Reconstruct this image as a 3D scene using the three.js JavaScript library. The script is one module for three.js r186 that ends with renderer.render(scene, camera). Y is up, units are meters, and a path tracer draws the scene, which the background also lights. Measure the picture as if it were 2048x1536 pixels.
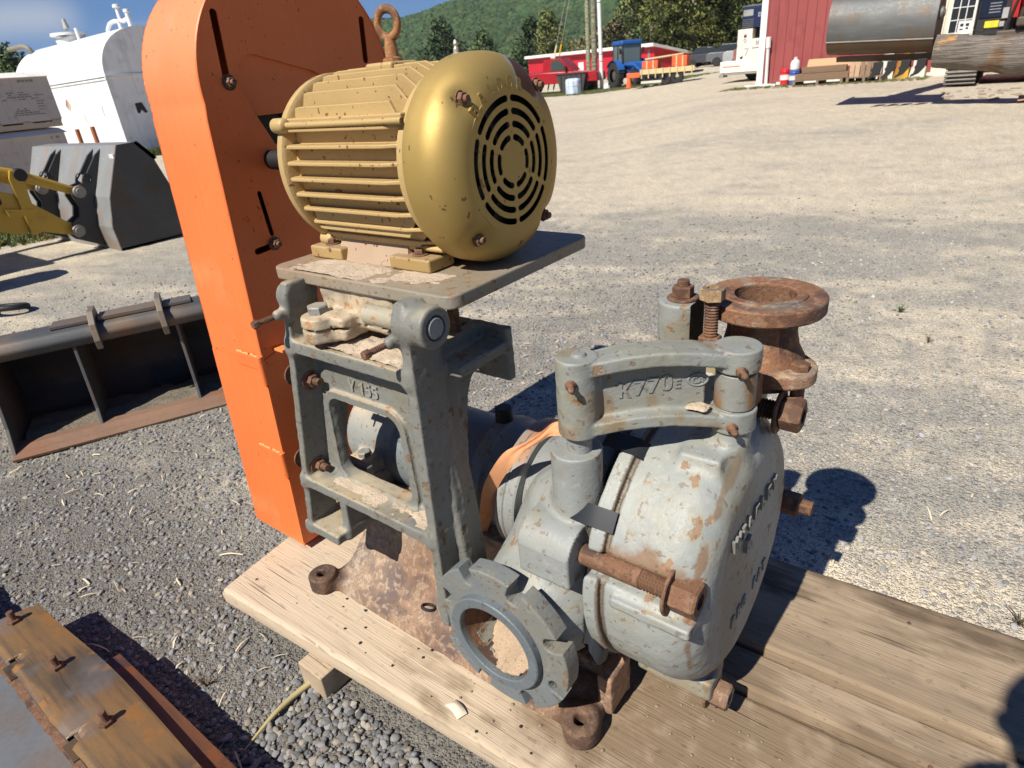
import * as THREE from 'three';
import { mergeGeometries } from 'three/addons/utils/BufferGeometryUtils.js';
import { RoundedBoxGeometry } from 'three/addons/geometries/RoundedBoxGeometry.js';
import { TextGeometry } from 'three/addons/geometries/TextGeometry.js';
import { FontLoader } from 'three/addons/loaders/FontLoader.js';

// ---------------------------------------------------------------- camera, sky, sun, exposure
const scene = new THREE.Scene();
const V = (x, y, z) => new THREE.Vector3(x, y, z);
const camera = new THREE.PerspectiveCamera(62.86, 1024 / 768, 0.02, 3000);
{
  // the picture is tilted about 5 degrees: up axis and pump axis as seen in the lens
  const up = V(-236, 2532, 1257).normalize();
  const ax = V(1764, -460, 1257); ax.addScaledVector(up, -ax.dot(up)).normalize();
  const az = new THREE.Vector3().crossVectors(ax, up);
  const m = new THREE.Matrix4().set(ax.x, ax.y, ax.z, 0, up.x, up.y, up.z, 0, az.x, az.y, az.z, 0, 0, 0, 0, 1);
  camera.quaternion.setFromRotationMatrix(m);
  camera.position.set(0, 1.3, 0);
  camera.focus = 1.25; camera.userData.fStop = 9;
}
scene.add(camera);
const renderer = new THREE.WebGLRenderer({ antialias: true });
renderer.toneMapping = THREE.LinearToneMapping;
renderer.toneMappingExposure = 1.66;
renderer.shadowMap.enabled = true;
renderer.shadowMap.type = THREE.PCFSoftShadowMap;

// light travels along this direction (sun high behind the camera, a touch to the left)
const SUN = V(0.055, -0.735, -0.676).normalize();
const sun = new THREE.DirectionalLight(new THREE.Color(1, 0.935, 0.83), 4.3);
sun.position.copy(SUN).multiplyScalar(-60); sun.target.position.set(-1, 0.5, -1.5);
sun.position.add(sun.target.position);
sun.castShadow = true; sun.shadow.mapSize.set(4096, 4096);
Object.assign(sun.shadow.camera, { left: -40, right: 40, top: 40, bottom: -40, near: 1, far: 160 });
scene.add(sun, sun.target);

// ---------------------------------------------------------------- noise
const ih = (x, y, s) => { let h = (Math.imul(x, 374761393) + Math.imul(y, 668265263) + Math.imul(s, 1442695041)) | 0; h = Math.imul(h ^ (h >>> 13), 1274126177); h ^= h >>> 16; return (h >>> 0) / 4294967296; };
const md = (a, n) => ((a % n) + n) % n;
function pn(x, y, px, py, s) {                       // periodic value noise 0..1
  const xi = Math.floor(x), yi = Math.floor(y); let fx = x - xi, fy = y - yi;
  fx = fx * fx * (3 - 2 * fx); fy = fy * fy * (3 - 2 * fy);
  const x0 = md(xi, px), x1 = md(xi + 1, px), y0 = md(yi, py), y1 = md(yi + 1, py);
  const a = ih(x0, y0, s), b = ih(x1, y0, s), c = ih(x0, y1, s), d = ih(x1, y1, s);
  return a + (b - a) * fx + (c - a) * fy + (a - b - c + d) * fx * fy;
}
function fb(u, v, p, oct, s, ratio = 1) {             // periodic fbm over u,v in 0..1
  let a = 0.5, t = 0, n = 0, f = p;
  for (let i = 0; i < oct; i++) { const q = Math.max(1, Math.round(f * ratio)); t += a * pn(u * f, v * q, f, q, s + i); n += a; a *= 0.5; f *= 2; }
  return t / n;
}
function wor(u, v, p, s) {                            // periodic cells: [F1, F2, id]
  const x = u * p, y = v * p, xi = Math.floor(x), yi = Math.floor(y); let f1 = 9, f2 = 9, id = 0;
  for (let j = -1; j < 2; j++) for (let i = -1; i < 2; i++) {
    const cx = md(xi + i, p), cy = md(yi + j, p), h = ih(cx, cy, s);
    const dx = xi + i + h - x, dy = yi + j + ih(cx, cy, s + 7) - y, d = dx * dx + dy * dy;
    if (d < f1) { f2 = f1; f1 = d; id = h; } else if (d < f2) f2 = d;
  }
  return [Math.sqrt(f1), Math.sqrt(f2), id];
}
const h3 = (x, y, z, s) => ih(Math.imul(x, 73856093) ^ Math.imul(z, 19349663), y, s);
function n3(x, y, z, s = 0) {
  const xi = Math.floor(x), yi = Math.floor(y), zi = Math.floor(z); let fx = x - xi, fy = y - yi, fz = z - zi;
  fx = fx * fx * (3 - 2 * fx); fy = fy * fy * (3 - 2 * fy); fz = fz * fz * (3 - 2 * fz);
  const L = (a, b, t) => a + (b - a) * t;
  return L(L(L(h3(xi, yi, zi, s), h3(xi + 1, yi, zi, s), fx), L(h3(xi, yi + 1, zi, s), h3(xi + 1, yi + 1, zi, s), fx), fy),
    L(L(h3(xi, yi, zi + 1, s), h3(xi + 1, yi, zi + 1, s), fx), L(h3(xi, yi + 1, zi + 1, s), h3(xi + 1, yi + 1, zi + 1, s), fx), fy), fz);
}
const f3 = (x, y, z, f, oct = 4, s = 0) => { let a = 0.5, t = 0, n = 0; for (let i = 0; i < oct; i++) { t += a * n3(x * f, y * f, z * f, s + i * 3); n += a; a *= 0.5; f *= 2.03; } return t / n; };
const cl = (x, a = 0, b = 1) => x < a ? a : x > b ? b : x;
const ss = (a, b, x) => { const t = cl((x - a) / (b - a)); return t * t * (3 - 2 * t); };
const mix = (a, b, t) => [a[0] + (b[0] - a[0]) * t, a[1] + (b[1] - a[1]) * t, a[2] + (b[2] - a[2]) * t];
let seed = 12345;
const rnd = () => { seed = (Math.imul(seed, 1664525) + 1013904223) | 0; return (seed >>> 0) / 4294967296; };
const rr = (a, b) => a + (b - a) * rnd();

// ---------------------------------------------------------------- sky (one computed equirectangular map)
{
  const w = 1024, h = 512, d = new Float32Array(w * h * 4);
  const cdir = V(-0.9423, 0.1018, -0.3191).normalize();     // the small cloud in the upper left
  for (let j = 0; j < h; j++) for (let i = 0; i < w; i++) {
    const el = ((j + 0.5) / h - 0.5) * Math.PI, a = ((i + 0.5) / w - 0.5) * 2 * Math.PI;
    const x = Math.cos(el) * Math.cos(a), y = Math.sin(el), z = Math.cos(el) * Math.sin(a);
    let c;
    if (y < 0) c = [0.16, 0.17, 0.16];
    else {
      const t = Math.pow(y, 0.45);
      c = mix([0.22, 0.45, 0.84], [0.018, 0.09, 0.34], ss(0.05, 0.95, t));
      const dd = x * cdir.x + y * cdir.y + z * cdir.z;
      const st = n3(x * 9 + 3, y * 34, z * 9, 5) * 0.6 + n3(x * 21, y * 70, z * 21, 8) * 0.4;
      const dv = (y - cdir.y) / 0.022, k0 = Math.exp(-dv * dv) * ss(0.9965, 0.9996, dd); let k = k0 * ss(0.15, 0.6, st + 0.15) * 0.7;
      k = Math.max(k, ss(0.63, 0.9, n3(x * 5 + 40, y * 13, z * 5, 2) * 0.65 + st * 0.35) * 0.4 * ss(0.02, 0.12, y));
      c = mix(c, [0.74, 0.78, 0.86], k);
    }
    const o = (j * w + i) * 4; d[o] = c[0]; d[o + 1] = c[1]; d[o + 2] = c[2]; d[o + 3] = 1;
  }
  const t = new THREE.DataTexture(d, w, h, THREE.RGBAFormat, THREE.FloatType);
  t.mapping = THREE.EquirectangularReflectionMapping; t.magFilter = THREE.LinearFilter; t.minFilter = THREE.LinearFilter; t.needsUpdate = true;
  scene.background = t; scene.environment = t;
  scene.backgroundIntensity = 0.45; scene.environmentIntensity = 0.45;
}
scene.fog = new THREE.FogExp2(new THREE.Color(0.62, 0.74, 0.9), 0.00016);

// ---------------------------------------------------------------- textures and materials
const s8 = (x) => { x = cl(x); return Math.round(255 * (x <= 0.0031308 ? 12.92 * x : 1.055 * Math.pow(x, 1 / 2.4) - 0.055)); };
function tex(w, h, fn) {                              // fn(u, v) -> [r, g, b, height, roughness], linear
  const c = new Uint8Array(w * h * 4), b = new Uint8Array(w * h * 4), r = new Uint8Array(w * h * 4); let useR = false;
  for (let j = 0; j < h; j++) for (let i = 0; i < w; i++) {
    const p = fn((i + 0.5) / w, (j + 0.5) / h), o = (j * w + i) * 4;
    c[o] = s8(p[0]); c[o + 1] = s8(p[1]); c[o + 2] = s8(p[2]); c[o + 3] = 255;
    const q = Math.round(255 * cl(p[3] ?? 0.5)); b[o] = b[o + 1] = b[o + 2] = q; b[o + 3] = 255;
    if (p[4] !== undefined) { useR = true; const g = Math.round(255 * cl(p[4])); r[o] = 0; r[o + 1] = g; r[o + 2] = g; r[o + 3] = 255; }
  }
  const mk = (a, srgb) => { const t = new THREE.DataTexture(a, w, h, THREE.RGBAFormat); t.wrapS = t.wrapT = THREE.RepeatWrapping; t.magFilter = THREE.LinearFilter; t.minFilter = THREE.LinearMipmapLinearFilter; t.generateMipmaps = true; if (srgb) t.colorSpace = THREE.SRGBColorSpace; t.needsUpdate = true; return t; };
  return { map: mk(c, true), bump: mk(b), rough: useR ? mk(r) : null };
}
function std(t, tile, o = {}) {                       // uv in metres; tile = texture size in metres (number or [x, y])
  const [tx, ty] = Array.isArray(tile) ? tile : [tile, tile];
  const p = { vertexColors: true, roughness: 0.8, metalness: 0, side: THREE.DoubleSide, ...o };
  const rep = (x) => { const k = `${tx}/${ty}`; x.tiles ??= {}; return x.tiles[k] ??= (() => { const c = x.clone(); c.repeat.set(1 / tx, 1 / ty); c.needsUpdate = true; return c; })(); };
  delete p.tile;
  if (t) { p.map = rep(t.map); if (o.bumpScale) p.bumpMap = rep(t.bump); if (t.rough) { p.roughnessMap = rep(t.rough); p.roughness = o.roughness ?? 1; } }
  return o.clearcoat || o.transmission !== undefined || o.sheen ? new THREE.MeshPhysicalMaterial(p) : new THREE.MeshStandardMaterial(p);
}
const flat = (r, g, b, o = {}) => std(null, 1, { color: new THREE.Color().setRGB(r, g, b), ...o });

const tPaint = tex(1024, 1024, (u, v) => {
  const n = fb(u, v, 4, 5, 11), m = fb(u, v, 9, 5, 31), g = fb(u, v, 110, 3, 51), lo = fb(u, v, 22, 4, 61);
  let c = mix([0.184, 0.193, 0.189], [0.256, 0.267, 0.261], 0.6 * n + 0.4 * lo), h = 0.5 + 0.2 * g + 0.15 * lo, r = 0.42 + 0.18 * n + 0.1 * g;
  c = mix(c, [0.24, 0.21, 0.14], 0.32 * ss(0.54, 0.78, m));
  const wu = u + 0.014 * fb(u, v, 30, 3, 3), wv = v + 0.014 * fb(u, v, 30, 3, 4), [a, b] = wor(wu, wv, 60, 17), msk = ss(0.50, 0.66, fb(u, v, 5, 4, 71));
  const cr = ss(0.05, 0.0, b - a) * msk; c = mix(c, [0.15, 0.125, 0.075], 0.34 * cr); h -= 0.12 * cr;
  const k = fb(u, v, 24, 6, 91) + 0.3 * (fb(u, v, 3, 2, 95) - 0.5), rs = ss(0.755, 0.81, k), halo = ss(0.66, 0.80, k);
  c = mix(c, [0.24, 0.17, 0.09], 0.5 * halo); c = mix(c, mix([0.25, 0.125, 0.06], [0.12, 0.062, 0.036], fb(u, v, 60, 3, 97)), 0.6 * rs); h -= 0.3 * rs; r = r + 0.35 * rs;
  const sp = ss(0.71, 0.76, fb(u, v, 64, 3, 131)); c = mix(c, [0.14, 0.09, 0.055], sp * 0.6); h -= 0.15 * sp;
  const wn = ss(0.72, 0.76, fb(u, v, 44, 4, 151)); c = mix(c, [0.34, 0.35, 0.33], wn * 0.2);
  return [...c, h, r];
});
const tRust = tex(512, 512, (u, v) => {
  const n = fb(u, v, 5, 6, 211), m = fb(u, v, 24, 4, 231), f = fb(u, v, 80, 2, 251);
  let c = mix([0.075, 0.040, 0.028], [0.165, 0.080, 0.042], ss(0.3, 0.7, n)); c = mix(c, [0.235, 0.135, 0.078], 0.6 * ss(0.5, 0.75, m)); c = mix(c, [0.055, 0.035, 0.03], 0.6 * ss(0.6, 0.8, f));
  return [...c, 0.3 + 0.4 * m + 0.3 * f, 0.82];
});
const tGold = tex(1024, 1024, (u, v) => {
  const n = fb(u, v, 4, 5, 311), f = fb(u, v, 120, 2, 331), m = fb(u, v, 14, 5, 351);
  let c = mix([0.44, 0.325, 0.13], [0.53, 0.40, 0.175], n), r = 0.36 + 0.1 * n + 0.06 * f, h = 0.5 + 0.2 * f;
  const s = ss(0.735, 0.76, fb(u, v, 34, 5, 355)); c = mix(c, [0.22, 0.10, 0.045], s); r += 0.4 * s;
  const sc = ss(0.985, 1, pn(u * 9 + v * 3, v * 300, 12, 300, 9) * (0.6 + 0.5 * fb(u, v, 6, 2, 371))); c = mix(c, [0.75, 0.62, 0.36], sc);
  return [...c, h, r];
});
const tGoldS = tex(512, 512, (u, v) => { const n = fb(u, v, 4, 5, 311), f = fb(u, v, 120, 2, 331); let c = mix([0.46, 0.32, 0.085], [0.53, 0.385, 0.12], n); const sc = ss(0.985, 1, pn(u * 9 + v * 3, v * 200, 12, 200, 9) * (0.6 + 0.5 * fb(u, v, 6, 2, 371))); c = mix(c, [0.7, 0.58, 0.34], sc); const s = ss(0.80, 0.82, fb(u, v, 44, 3, 355)); c = mix(c, [0.2, 0.12, 0.05], s); return [...c, 0.5 + 0.2 * f, 0.48 + 0.1 * n + 0.06 * f]; });
const tOrange = tex(1024, 1024, (u, v) => {
  const n = fb(u, v, 3, 5, 411), st = fb(u, v, 90, 3, 431, 0.06), m = fb(u, v, 40, 4, 451);
  let c = mix([0.66, 0.145, 0.034], [0.78, 0.185, 0.045], n), r = 0.36 + 0.16 * st; c = mix(c, [0.66, 0.13, 0.03], 0.35 * st);
  const s = ss(0.83, 0.845, fb(u, v, 80, 3, 455)); c = mix(c, [0.16, 0.045, 0.02], s * 0.85);
  const d = ss(0.62, 0.85, fb(u, v, 6, 4, 471)); c = mix(c, [0.62, 0.26, 0.11], 0.3 * d);
  const sc = ss(0.965, 0.995, pn(u * 14 + v * 4, v * 150 - u * 20, 18, 170, 481)) * ss(0.5, 0.62, fb(u, v, 7, 3, 485)); c = mix(c, [0.85, 0.42, 0.22], 0.6 * sc); const gm = ss(0.55, 0.8, fb(u, v, 5, 5, 491)) * ss(0.4, 0.7, fb(u, v, 40, 3, 495, 0.12)); c = mix(c, [0.36, 0.13, 0.06], 0.35 * gm); return [...c, 0.5 + 0.2 * st - 0.2 * s, r + 0.1 * gm];
});
const tWood = tex(2048, 512, (u, v) => {
  const wv = v + 0.03 * fb(u, v, 2, 3, 511) + 0.006 * fb(u, v, 8, 2, 515), ring = pn(u * 2, wv * 22, 2, 22, 521), fib = fb(u, v, 6, 4, 531, 20), big = fb(u, v, 3, 4, 541), fine = pn(u * 24, v * 380, 24, 380, 545);
  let c = mix([0.44, 0.36, 0.265], [0.535, 0.45, 0.345], 0.3 * ring + 0.4 * fib + 0.3 * fine); c = mix(c, [0.40, 0.34, 0.26], 0.45 * ss(0.45, 0.75, big));
  const ck = ss(0.88, 0.97, pn(u * 4, wv * 70, 4, 70, 551)) * ss(0.5, 0.62, fb(u, v, 5, 2, 561)); c = mix(c, [0.16, 0.12, 0.08], 0.6 * ck);
  const sp = ss(0.74, 0.78, fb(u, v, 60, 3, 571)); c = mix(c, [0.2, 0.15, 0.1], 0.4 * sp);
  return [...c, 0.45 + 0.28 * fib + 0.12 * ring + 0.18 * fine - 0.5 * ck, 0.92];
});
const tGravel = tex(2048, 2048, (u, v) => {
  let h = 0, l = 0;
  const A = wor(u, v, 60, 601), B = wor(u, v, 150, 611), C = wor(u, v, 330, 621), n = fb(u, v, 6, 4, 641), f = fb(u, v, 300, 2, 651);
  l = 0.62 + 0.22 * f + 0.16 * n; h = 0.22 + 0.12 * f;
  let tint = [1, 1, 1];
  const put = (W, r, th, amp, hh) => { if (W[2] > th && W[0] < r * (0.6 + 0.6 * W[2])) { const k = 1 - W[0] / (r * (0.6 + 0.6 * W[2])); const q = (W[2] * 977.3) % 1; l = 0.55 + amp * (q - 0.35); h = hh * (0.35 + Math.sqrt(k)); tint = q > 0.8 ? [1.08, 1.0, 0.9] : q < 0.25 ? [0.95, 0.98, 1.03] : [1, 1, 1]; } };
  put(C, 0.48, 0.35, 0.42, 0.45); put(B, 0.46, 0.5, 0.44, 0.62); put(A, 0.36, 0.76, 0.42, 0.8);
  return [l * tint[0], l * tint[1], l * tint[2], h];
});
const tSteel = tex(1024, 1024, (u, v) => {
  const n = fb(u, v, 3, 5, 711), m = fb(u, v, 5, 5, 731), f = fb(u, v, 100, 2, 741);
  let c = mix([0.085, 0.088, 0.09], [0.15, 0.152, 0.15], n), r = 0.5 + 0.2 * f;
  c = mix(c, [0.15, 0.085, 0.04], 0.4 * ss(0.5, 0.75, m));
  const sc = ss(0.955, 1, pn(u * 6 + v * 5, v * 160 + u * 40, 11, 200, 751)) * ss(0.4, 0.6, fb(u, v, 5, 2, 761)); c = mix(c, [0.3, 0.29, 0.27], 0.7 * sc);
  return [...c, 0.5 + 0.2 * f, r];
});
const tBlade = tex(1024, 1024, (u, v) => {
  const n = fb(u, v, 3, 5, 811), st = fb(u, v, 4, 4, 831, 14), m = fb(u, v, 9, 5, 841), f = fb(u, v, 120, 2, 851);
  let c = mix([0.085, 0.062, 0.042], [0.22, 0.125, 0.052], ss(0.3, 0.7, 0.6 * n + 0.4 * st)); c = mix(c, [0.30, 0.13, 0.03], 0.6 * ss(0.62, 0.72, m)); c = mix(c, [0.16, 0.15, 0.15], 0.6 * ss(0.6, 0.8, fb(u, v, 4, 4, 861)));
  const ck = ss(0.9, 0.96, pn(u * 3, v * 60 + 6 * fb(u, v, 3, 2, 3), 3, 60, 871)); c = mix(c, [0.05, 0.035, 0.025], 0.6 * ck);
  return [...c, 0.5 + 0.25 * f + 0.1 * st, 0.42 + 0.25 * m];
});
const tBark = tex(512, 512, (u, v) => {
  const a = fb(u, v, 4, 5, 911, 8), b = fb(u, v, 6, 4, 921), c0 = mix([0.10, 0.085, 0.075], [0.27, 0.235, 0.20], ss(0.3, 0.7, a));
  return [...mix(c0, [0.30, 0.20, 0.10], 0.5 * ss(0.6, 0.8, b)), a];
});
const tDirt = tex(512, 512, (u, v) => {               // neutral wear for plain painted things
  const n = fb(u, v, 4, 5, 1011), m = fb(u, v, 18, 4, 1031), s = fb(u, v, 30, 3, 1051, 0.1); const l = 0.86 + 0.14 * n - 0.12 * ss(0.55, 0.8, m) - 0.1 * ss(0.6, 0.8, s);
  return [l, l * 0.99, l * 0.965, 0.5 + 0.2 * m];
});

const tDust = tex(512, 512, (u, v) => { const n = fb(u, v, 9, 6, 1101), f = fb(u, v, 110, 2, 1131), k = ss(0.72, 0.8, fb(u, v, 50, 3, 1141)); const l = 0.78 + 0.3 * (n - 0.5) + 0.25 * (f - 0.5) - 0.3 * k; return [l, l * 0.985, l * 0.96, 0.3 + 0.4 * n + 0.3 * f + 0.2 * k]; });
const M = {
  paint: std(tPaint, 0.55, { bumpScale: 0.0024, metalness: 0.0 }),
  rust: std(tRust, 0.22, { bumpScale: 0.002 }),
  gold: std(tGoldS, 0.5, { bumpScale: 0.0003, metalness: 0.5, color: new THREE.Color().setRGB(0.81, 0.79, 0.86) }),
  goldCast: std(tGold, 0.34, { bumpScale: 0.0014, metalness: 0.1, roughness: 1.35, color: new THREE.Color().setRGB(0.9, 0.84, 0.86) }),
  orange: std(tOrange, 0.7, { bumpScale: 0.0006, metalness: 0.0 }),
  wood: std(tWood, [1.1, 0.34], { bumpScale: 0.0035 }),
  steel: std(tSteel, 0.9, { bumpScale: 0.0008, metalness: 0.45 }),
  blade: std(tBlade, 0.5, { bumpScale: 0.001, metalness: 0.3 }),
  bark: std(tBark, [0.5, 0.5], { bumpScale: 0.02, roughness: 0.95 }),
  dust: std(tDust, 0.25, { color: new THREE.Color().setRGB(0.56, 0.46, 0.355), roughness: 1, bumpScale: 0.004 }),
  black: flat(0.012, 0.012, 0.013, { roughness: 0.6 }),
  tape: flat(0.02, 0.022, 0.026, { roughness: 0.28 }),
  rubber: flat(0.02, 0.02, 0.021, { roughness: 0.85 }),
};
const tinted = (r, g, b, o = {}) => std(tDirt, o.tile ?? 2.5, { color: new THREE.Color().setRGB(r, g, b), roughness: 0.6, ...o });
// ---------------------------------------------------------------- geometry helpers (everything is written in world metres)
function uvBox(g, swap = false) {                    // non-indexed copy with box-projected uv in metres and white vertex colours
  if (g.index) g = g.toNonIndexed();
  const p = g.attributes.position, n = p.count; if (!g.attributes.normal) g.computeVertexNormals();
  const uv = new Float32Array(n * 2), a = V(), b = V(), c = V(), e = V(), f = V();
  for (let i = 0; i < n; i += 3) {
    a.fromBufferAttribute(p, i); b.fromBufferAttribute(p, i + 1); c.fromBufferAttribute(p, i + 2);
    e.subVectors(b, a); f.subVectors(c, a); e.cross(f); const x = Math.abs(e.x), y = Math.abs(e.y), z = Math.abs(e.z);
    for (let k = 0; k < 3; k++) {
      const X = p.getX(i + k), Y = p.getY(i + k), Z = p.getZ(i + k); let u, v;
      if (y >= x && y >= z) { u = X; v = Z + 0.17; } else if (z >= x) { u = X; v = Y + 0.37; } else { u = Z + 0.23; v = Y; }
      if (swap) [u, v] = [v, u];
      uv[(i + k) * 2] = u; uv[(i + k) * 2 + 1] = v;
    }
  }
  for (const k of Object.keys(g.attributes)) if (k !== 'position' && k !== 'normal' && k !== 'color') g.deleteAttribute(k);
  g.setAttribute('uv', new THREE.BufferAttribute(uv, 2));
  if (!g.attributes.color) g.setAttribute('color', new THREE.BufferAttribute(new Float32Array(n * 3).fill(1), 3));
  g.morphAttributes = {}; g.clearGroups();
  return g;
}
const G = (x) => Array.isArray(x) ? (x.length === 1 ? uvBox(x[0]) : mergeGeometries(x.map((g) => uvBox(g)))) : uvBox(x);
function paintV(g, fn) {                              // fn(x, y, z, nx, ny, nz) -> [r, g, b] vertex colour
  g = uvBox(g); const p = g.attributes.position, n = g.attributes.normal, c = g.attributes.color;
  for (let i = 0; i < p.count; i++) { const k = fn(p.getX(i), p.getY(i), p.getZ(i), n.getX(i), n.getY(i), n.getZ(i)); c.setXYZ(i, k[0], k[1], k[2]); }
  return g;
}
const used = {};
function numbered(name) { const k = (used[name] = (used[name] ?? -1) + 1); return k ? `${name}_${String(k).padStart(3, '0')}` : name; }
function tag(o, label, category, group, kind) { if (label) o.userData.label = label; if (category) o.userData.category = category; if (group) o.userData.group = group; if (kind) o.userData.kind = kind; return o; }
function thing(name, label, category, pos = [0, 0, 0], group) { const o = new THREE.Group(); o.name = numbered(name); o.position.set(...pos); o.userData.at = undefined; scene.add(o); return tag(o, label, category, group); }
function part(parent, name, geo, mat, label, kind) {  // geo written in world metres, put into the parent's frame
  const g = G(geo), q = V(); let o = parent; const chain = [];
  while (o && o !== scene) { chain.push(o); o = o.parent; }
  for (const c of chain) q.add(c.position);
  g.translate(-q.x, -q.y, -q.z);
  const m = new THREE.Mesh(g, mat); m.name = name; m.castShadow = m.receiveShadow = true; parent.add(m);
  if (label) m.userData.label = label; if (kind) m.userData.kind = kind;
  return m;
}
function single(name, geo, mat, label, category, group, kind) { const m = new THREE.Mesh(G(geo), mat); m.name = numbered(name); m.castShadow = m.receiveShadow = true; scene.add(m); return tag(m, label, category, group, kind); }
// a thing written in its own metres (base at 0,0,0; front +z), then placed and turned
function local(parent, name, geo, mat, label, kind) { const m = new THREE.Mesh(G(geo), mat); m.name = name; m.castShadow = m.receiveShadow = true; parent.add(m); if (label) m.userData.label = label; if (kind) m.userData.kind = kind; return m; }

const bx = (x0, x1, y0, y1, z0, z1, r = 0.003) => { const w = x1 - x0, h = y1 - y0, d = z1 - z0; const g = r > 0 ? new RoundedBoxGeometry(w, h, d, 2, Math.min(r, w / 2.1, h / 2.1, d / 2.1)) : new THREE.BoxGeometry(w, h, d); return g.translate((x0 + x1) / 2, (y0 + y1) / 2, (z0 + z1) / 2); };
const YAX = V(0, 1, 0);
const orient = (g, p, dir) => g.applyQuaternion(new THREE.Quaternion().setFromUnitVectors(YAX, dir.clone().normalize())).translate(p.x, p.y, p.z);
const lathe = (prof, p, dir, seg = 48) => orient(new THREE.LatheGeometry(prof.map(([r, h]) => new THREE.Vector2(r, h)), seg), p, dir);
function rod(a, b, r0, r1 = r0, seg = 20, ch = 0.12) { const d = b.clone().sub(a), L = d.length(), c = Math.min(r0, r1) * ch; return sharp(lathe([[0, 0], [r0 - c, 0], [r0, c], [r1, L - c], [r1 - c, L], [0, L]], a, d, seg), 0.6); }
function sharp(g, ang = 0.6) {                        // split normals at edges sharper than ang
  g = g.index ? g.toNonIndexed() : g; const p = g.attributes.position, n = p.count, key = new Map(), fn = []; const a = V(), b = V(), c = V();
  const kk = (i) => `${Math.round(p.getX(i) * 20000)},${Math.round(p.getY(i) * 20000)},${Math.round(p.getZ(i) * 20000)}`;
  for (let i = 0; i < n; i += 3) { a.fromBufferAttribute(p, i); b.fromBufferAttribute(p, i + 1).sub(a); c.fromBufferAttribute(p, i + 2).sub(a); const f = new THREE.Vector3().crossVectors(b, c); const ar = f.length(); fn.push(ar > 0 ? f.clone().divideScalar(ar) : f, f); for (let k = 0; k < 3; k++) { const s = kk(i + k); (key.get(s) ?? key.set(s, []).get(s)).push(i / 3); } }
  const N = new Float32Array(n * 3), q = V(), co = Math.cos(ang);
  for (let i = 0; i < n; i++) { const f = (i / 3) | 0; q.set(0, 0, 0); for (const t of key.get(kk(i))) if (fn[t * 2].dot(fn[f * 2]) > co) q.add(fn[t * 2 + 1]); if (q.lengthSq() === 0) q.copy(fn[f * 2]); q.normalize(); N[i * 3] = q.x; N[i * 3 + 1] = q.y; N[i * 3 + 2] = q.z; }
  g.setAttribute('normal', new THREE.BufferAttribute(N, 3)); return g;
}
const flatN = (g) => { g = g.index ? g.toNonIndexed() : g; g.computeVertexNormals(); return g; };
const hex = (p, dir, r, h, hole = 0) => { const q = r * 0.12; return flatN(lathe(hole ? [[hole, 0], [r * 0.93, 0], [r, q * 0.6], [r, h - q], [r * 0.88, h], [hole, h], [hole, 0]] : [[0, 0], [r * 0.93, 0], [r, q * 0.6], [r, h - q], [r * 0.88, h], [0, h]], p, dir, 6)); };
const washer = (p, dir, r, h, hole = 0) => sharp(lathe([[hole, 0], [r - h * 0.25, 0], [r, h * 0.3], [r, h * 0.7], [r - h * 0.25, h], [hole, h], [hole, 0]], p, dir, 28));
function thread(a, b, r, pitch) { const d = b.clone().sub(a), L = d.length(), n = Math.max(3, Math.round(L / pitch)), pr = [[0, 0]]; for (let i = 0; i < n; i++) { pr.push([r * 0.86, L * i / n], [r, L * (i + 0.5) / n]); } pr.push([r * 0.86, L], [0, L]); return sharp(lathe(pr, a, d, 20), 0.35); }
const tube = (pts, r, seg = 24, rad = 8, closed = false) => new THREE.TubeGeometry(new THREE.CatmullRomCurve3(pts, closed), seg, r, rad, closed);
function prism(pts, plane, a, b, bevel = 0, holes = []) { // extrude a 2D outline; plane 'xy' | 'zy' | 'xz'; from a to b on the third axis
  const s = new THREE.Shape(pts.map(([x, y]) => new THREE.Vector2(x, y)));
  for (const h of holes) s.holes.push(h instanceof THREE.Path ? h : new THREE.Path(h.map(([x, y]) => new THREE.Vector2(x, y))));
  return extrude(s, plane, a, b, bevel);
}
function extrude(s, plane, a, b, bevel = 0, cs = 10) {
  const lo = Math.min(a, b), hi = Math.max(a, b);
  const g = new THREE.ExtrudeGeometry(s, { depth: Math.max(1e-5, hi - lo - 2 * bevel), bevelEnabled: bevel > 0, bevelThickness: bevel, bevelSize: bevel, bevelOffset: -bevel, bevelSegments: 2, curveSegments: cs });
  g.translate(0, 0, lo + bevel);
  const p = g.attributes.position, n = g.attributes.normal;
  const sw = (A) => { for (let i = 0; i < A.count; i++) { const x = A.getX(i), y = A.getY(i), z = A.getZ(i); if (plane === 'zy') A.setXYZ(i, z, y, x); else if (plane === 'xz') A.setXYZ(i, x, z, y); } };
  if (plane !== 'xy') { sw(p); sw(n); flip(g); }
  return g;
}
function flip(g) { for (const k of Object.keys(g.attributes)) { const A = g.attributes[k], s = A.itemSize, a = A.array; if (g.index) continue; for (let i = 0; i < A.count; i += 3) for (let c = 0; c < s; c++) { const t = a[(i + 1) * s + c]; a[(i + 1) * s + c] = a[(i + 2) * s + c]; a[(i + 2) * s + c] = t; } } if (g.index) { const a = g.index.array; for (let i = 0; i < a.length; i += 3) { const t = a[i + 1]; a[i + 1] = a[i + 2]; a[i + 2] = t; } } return g; }
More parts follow.
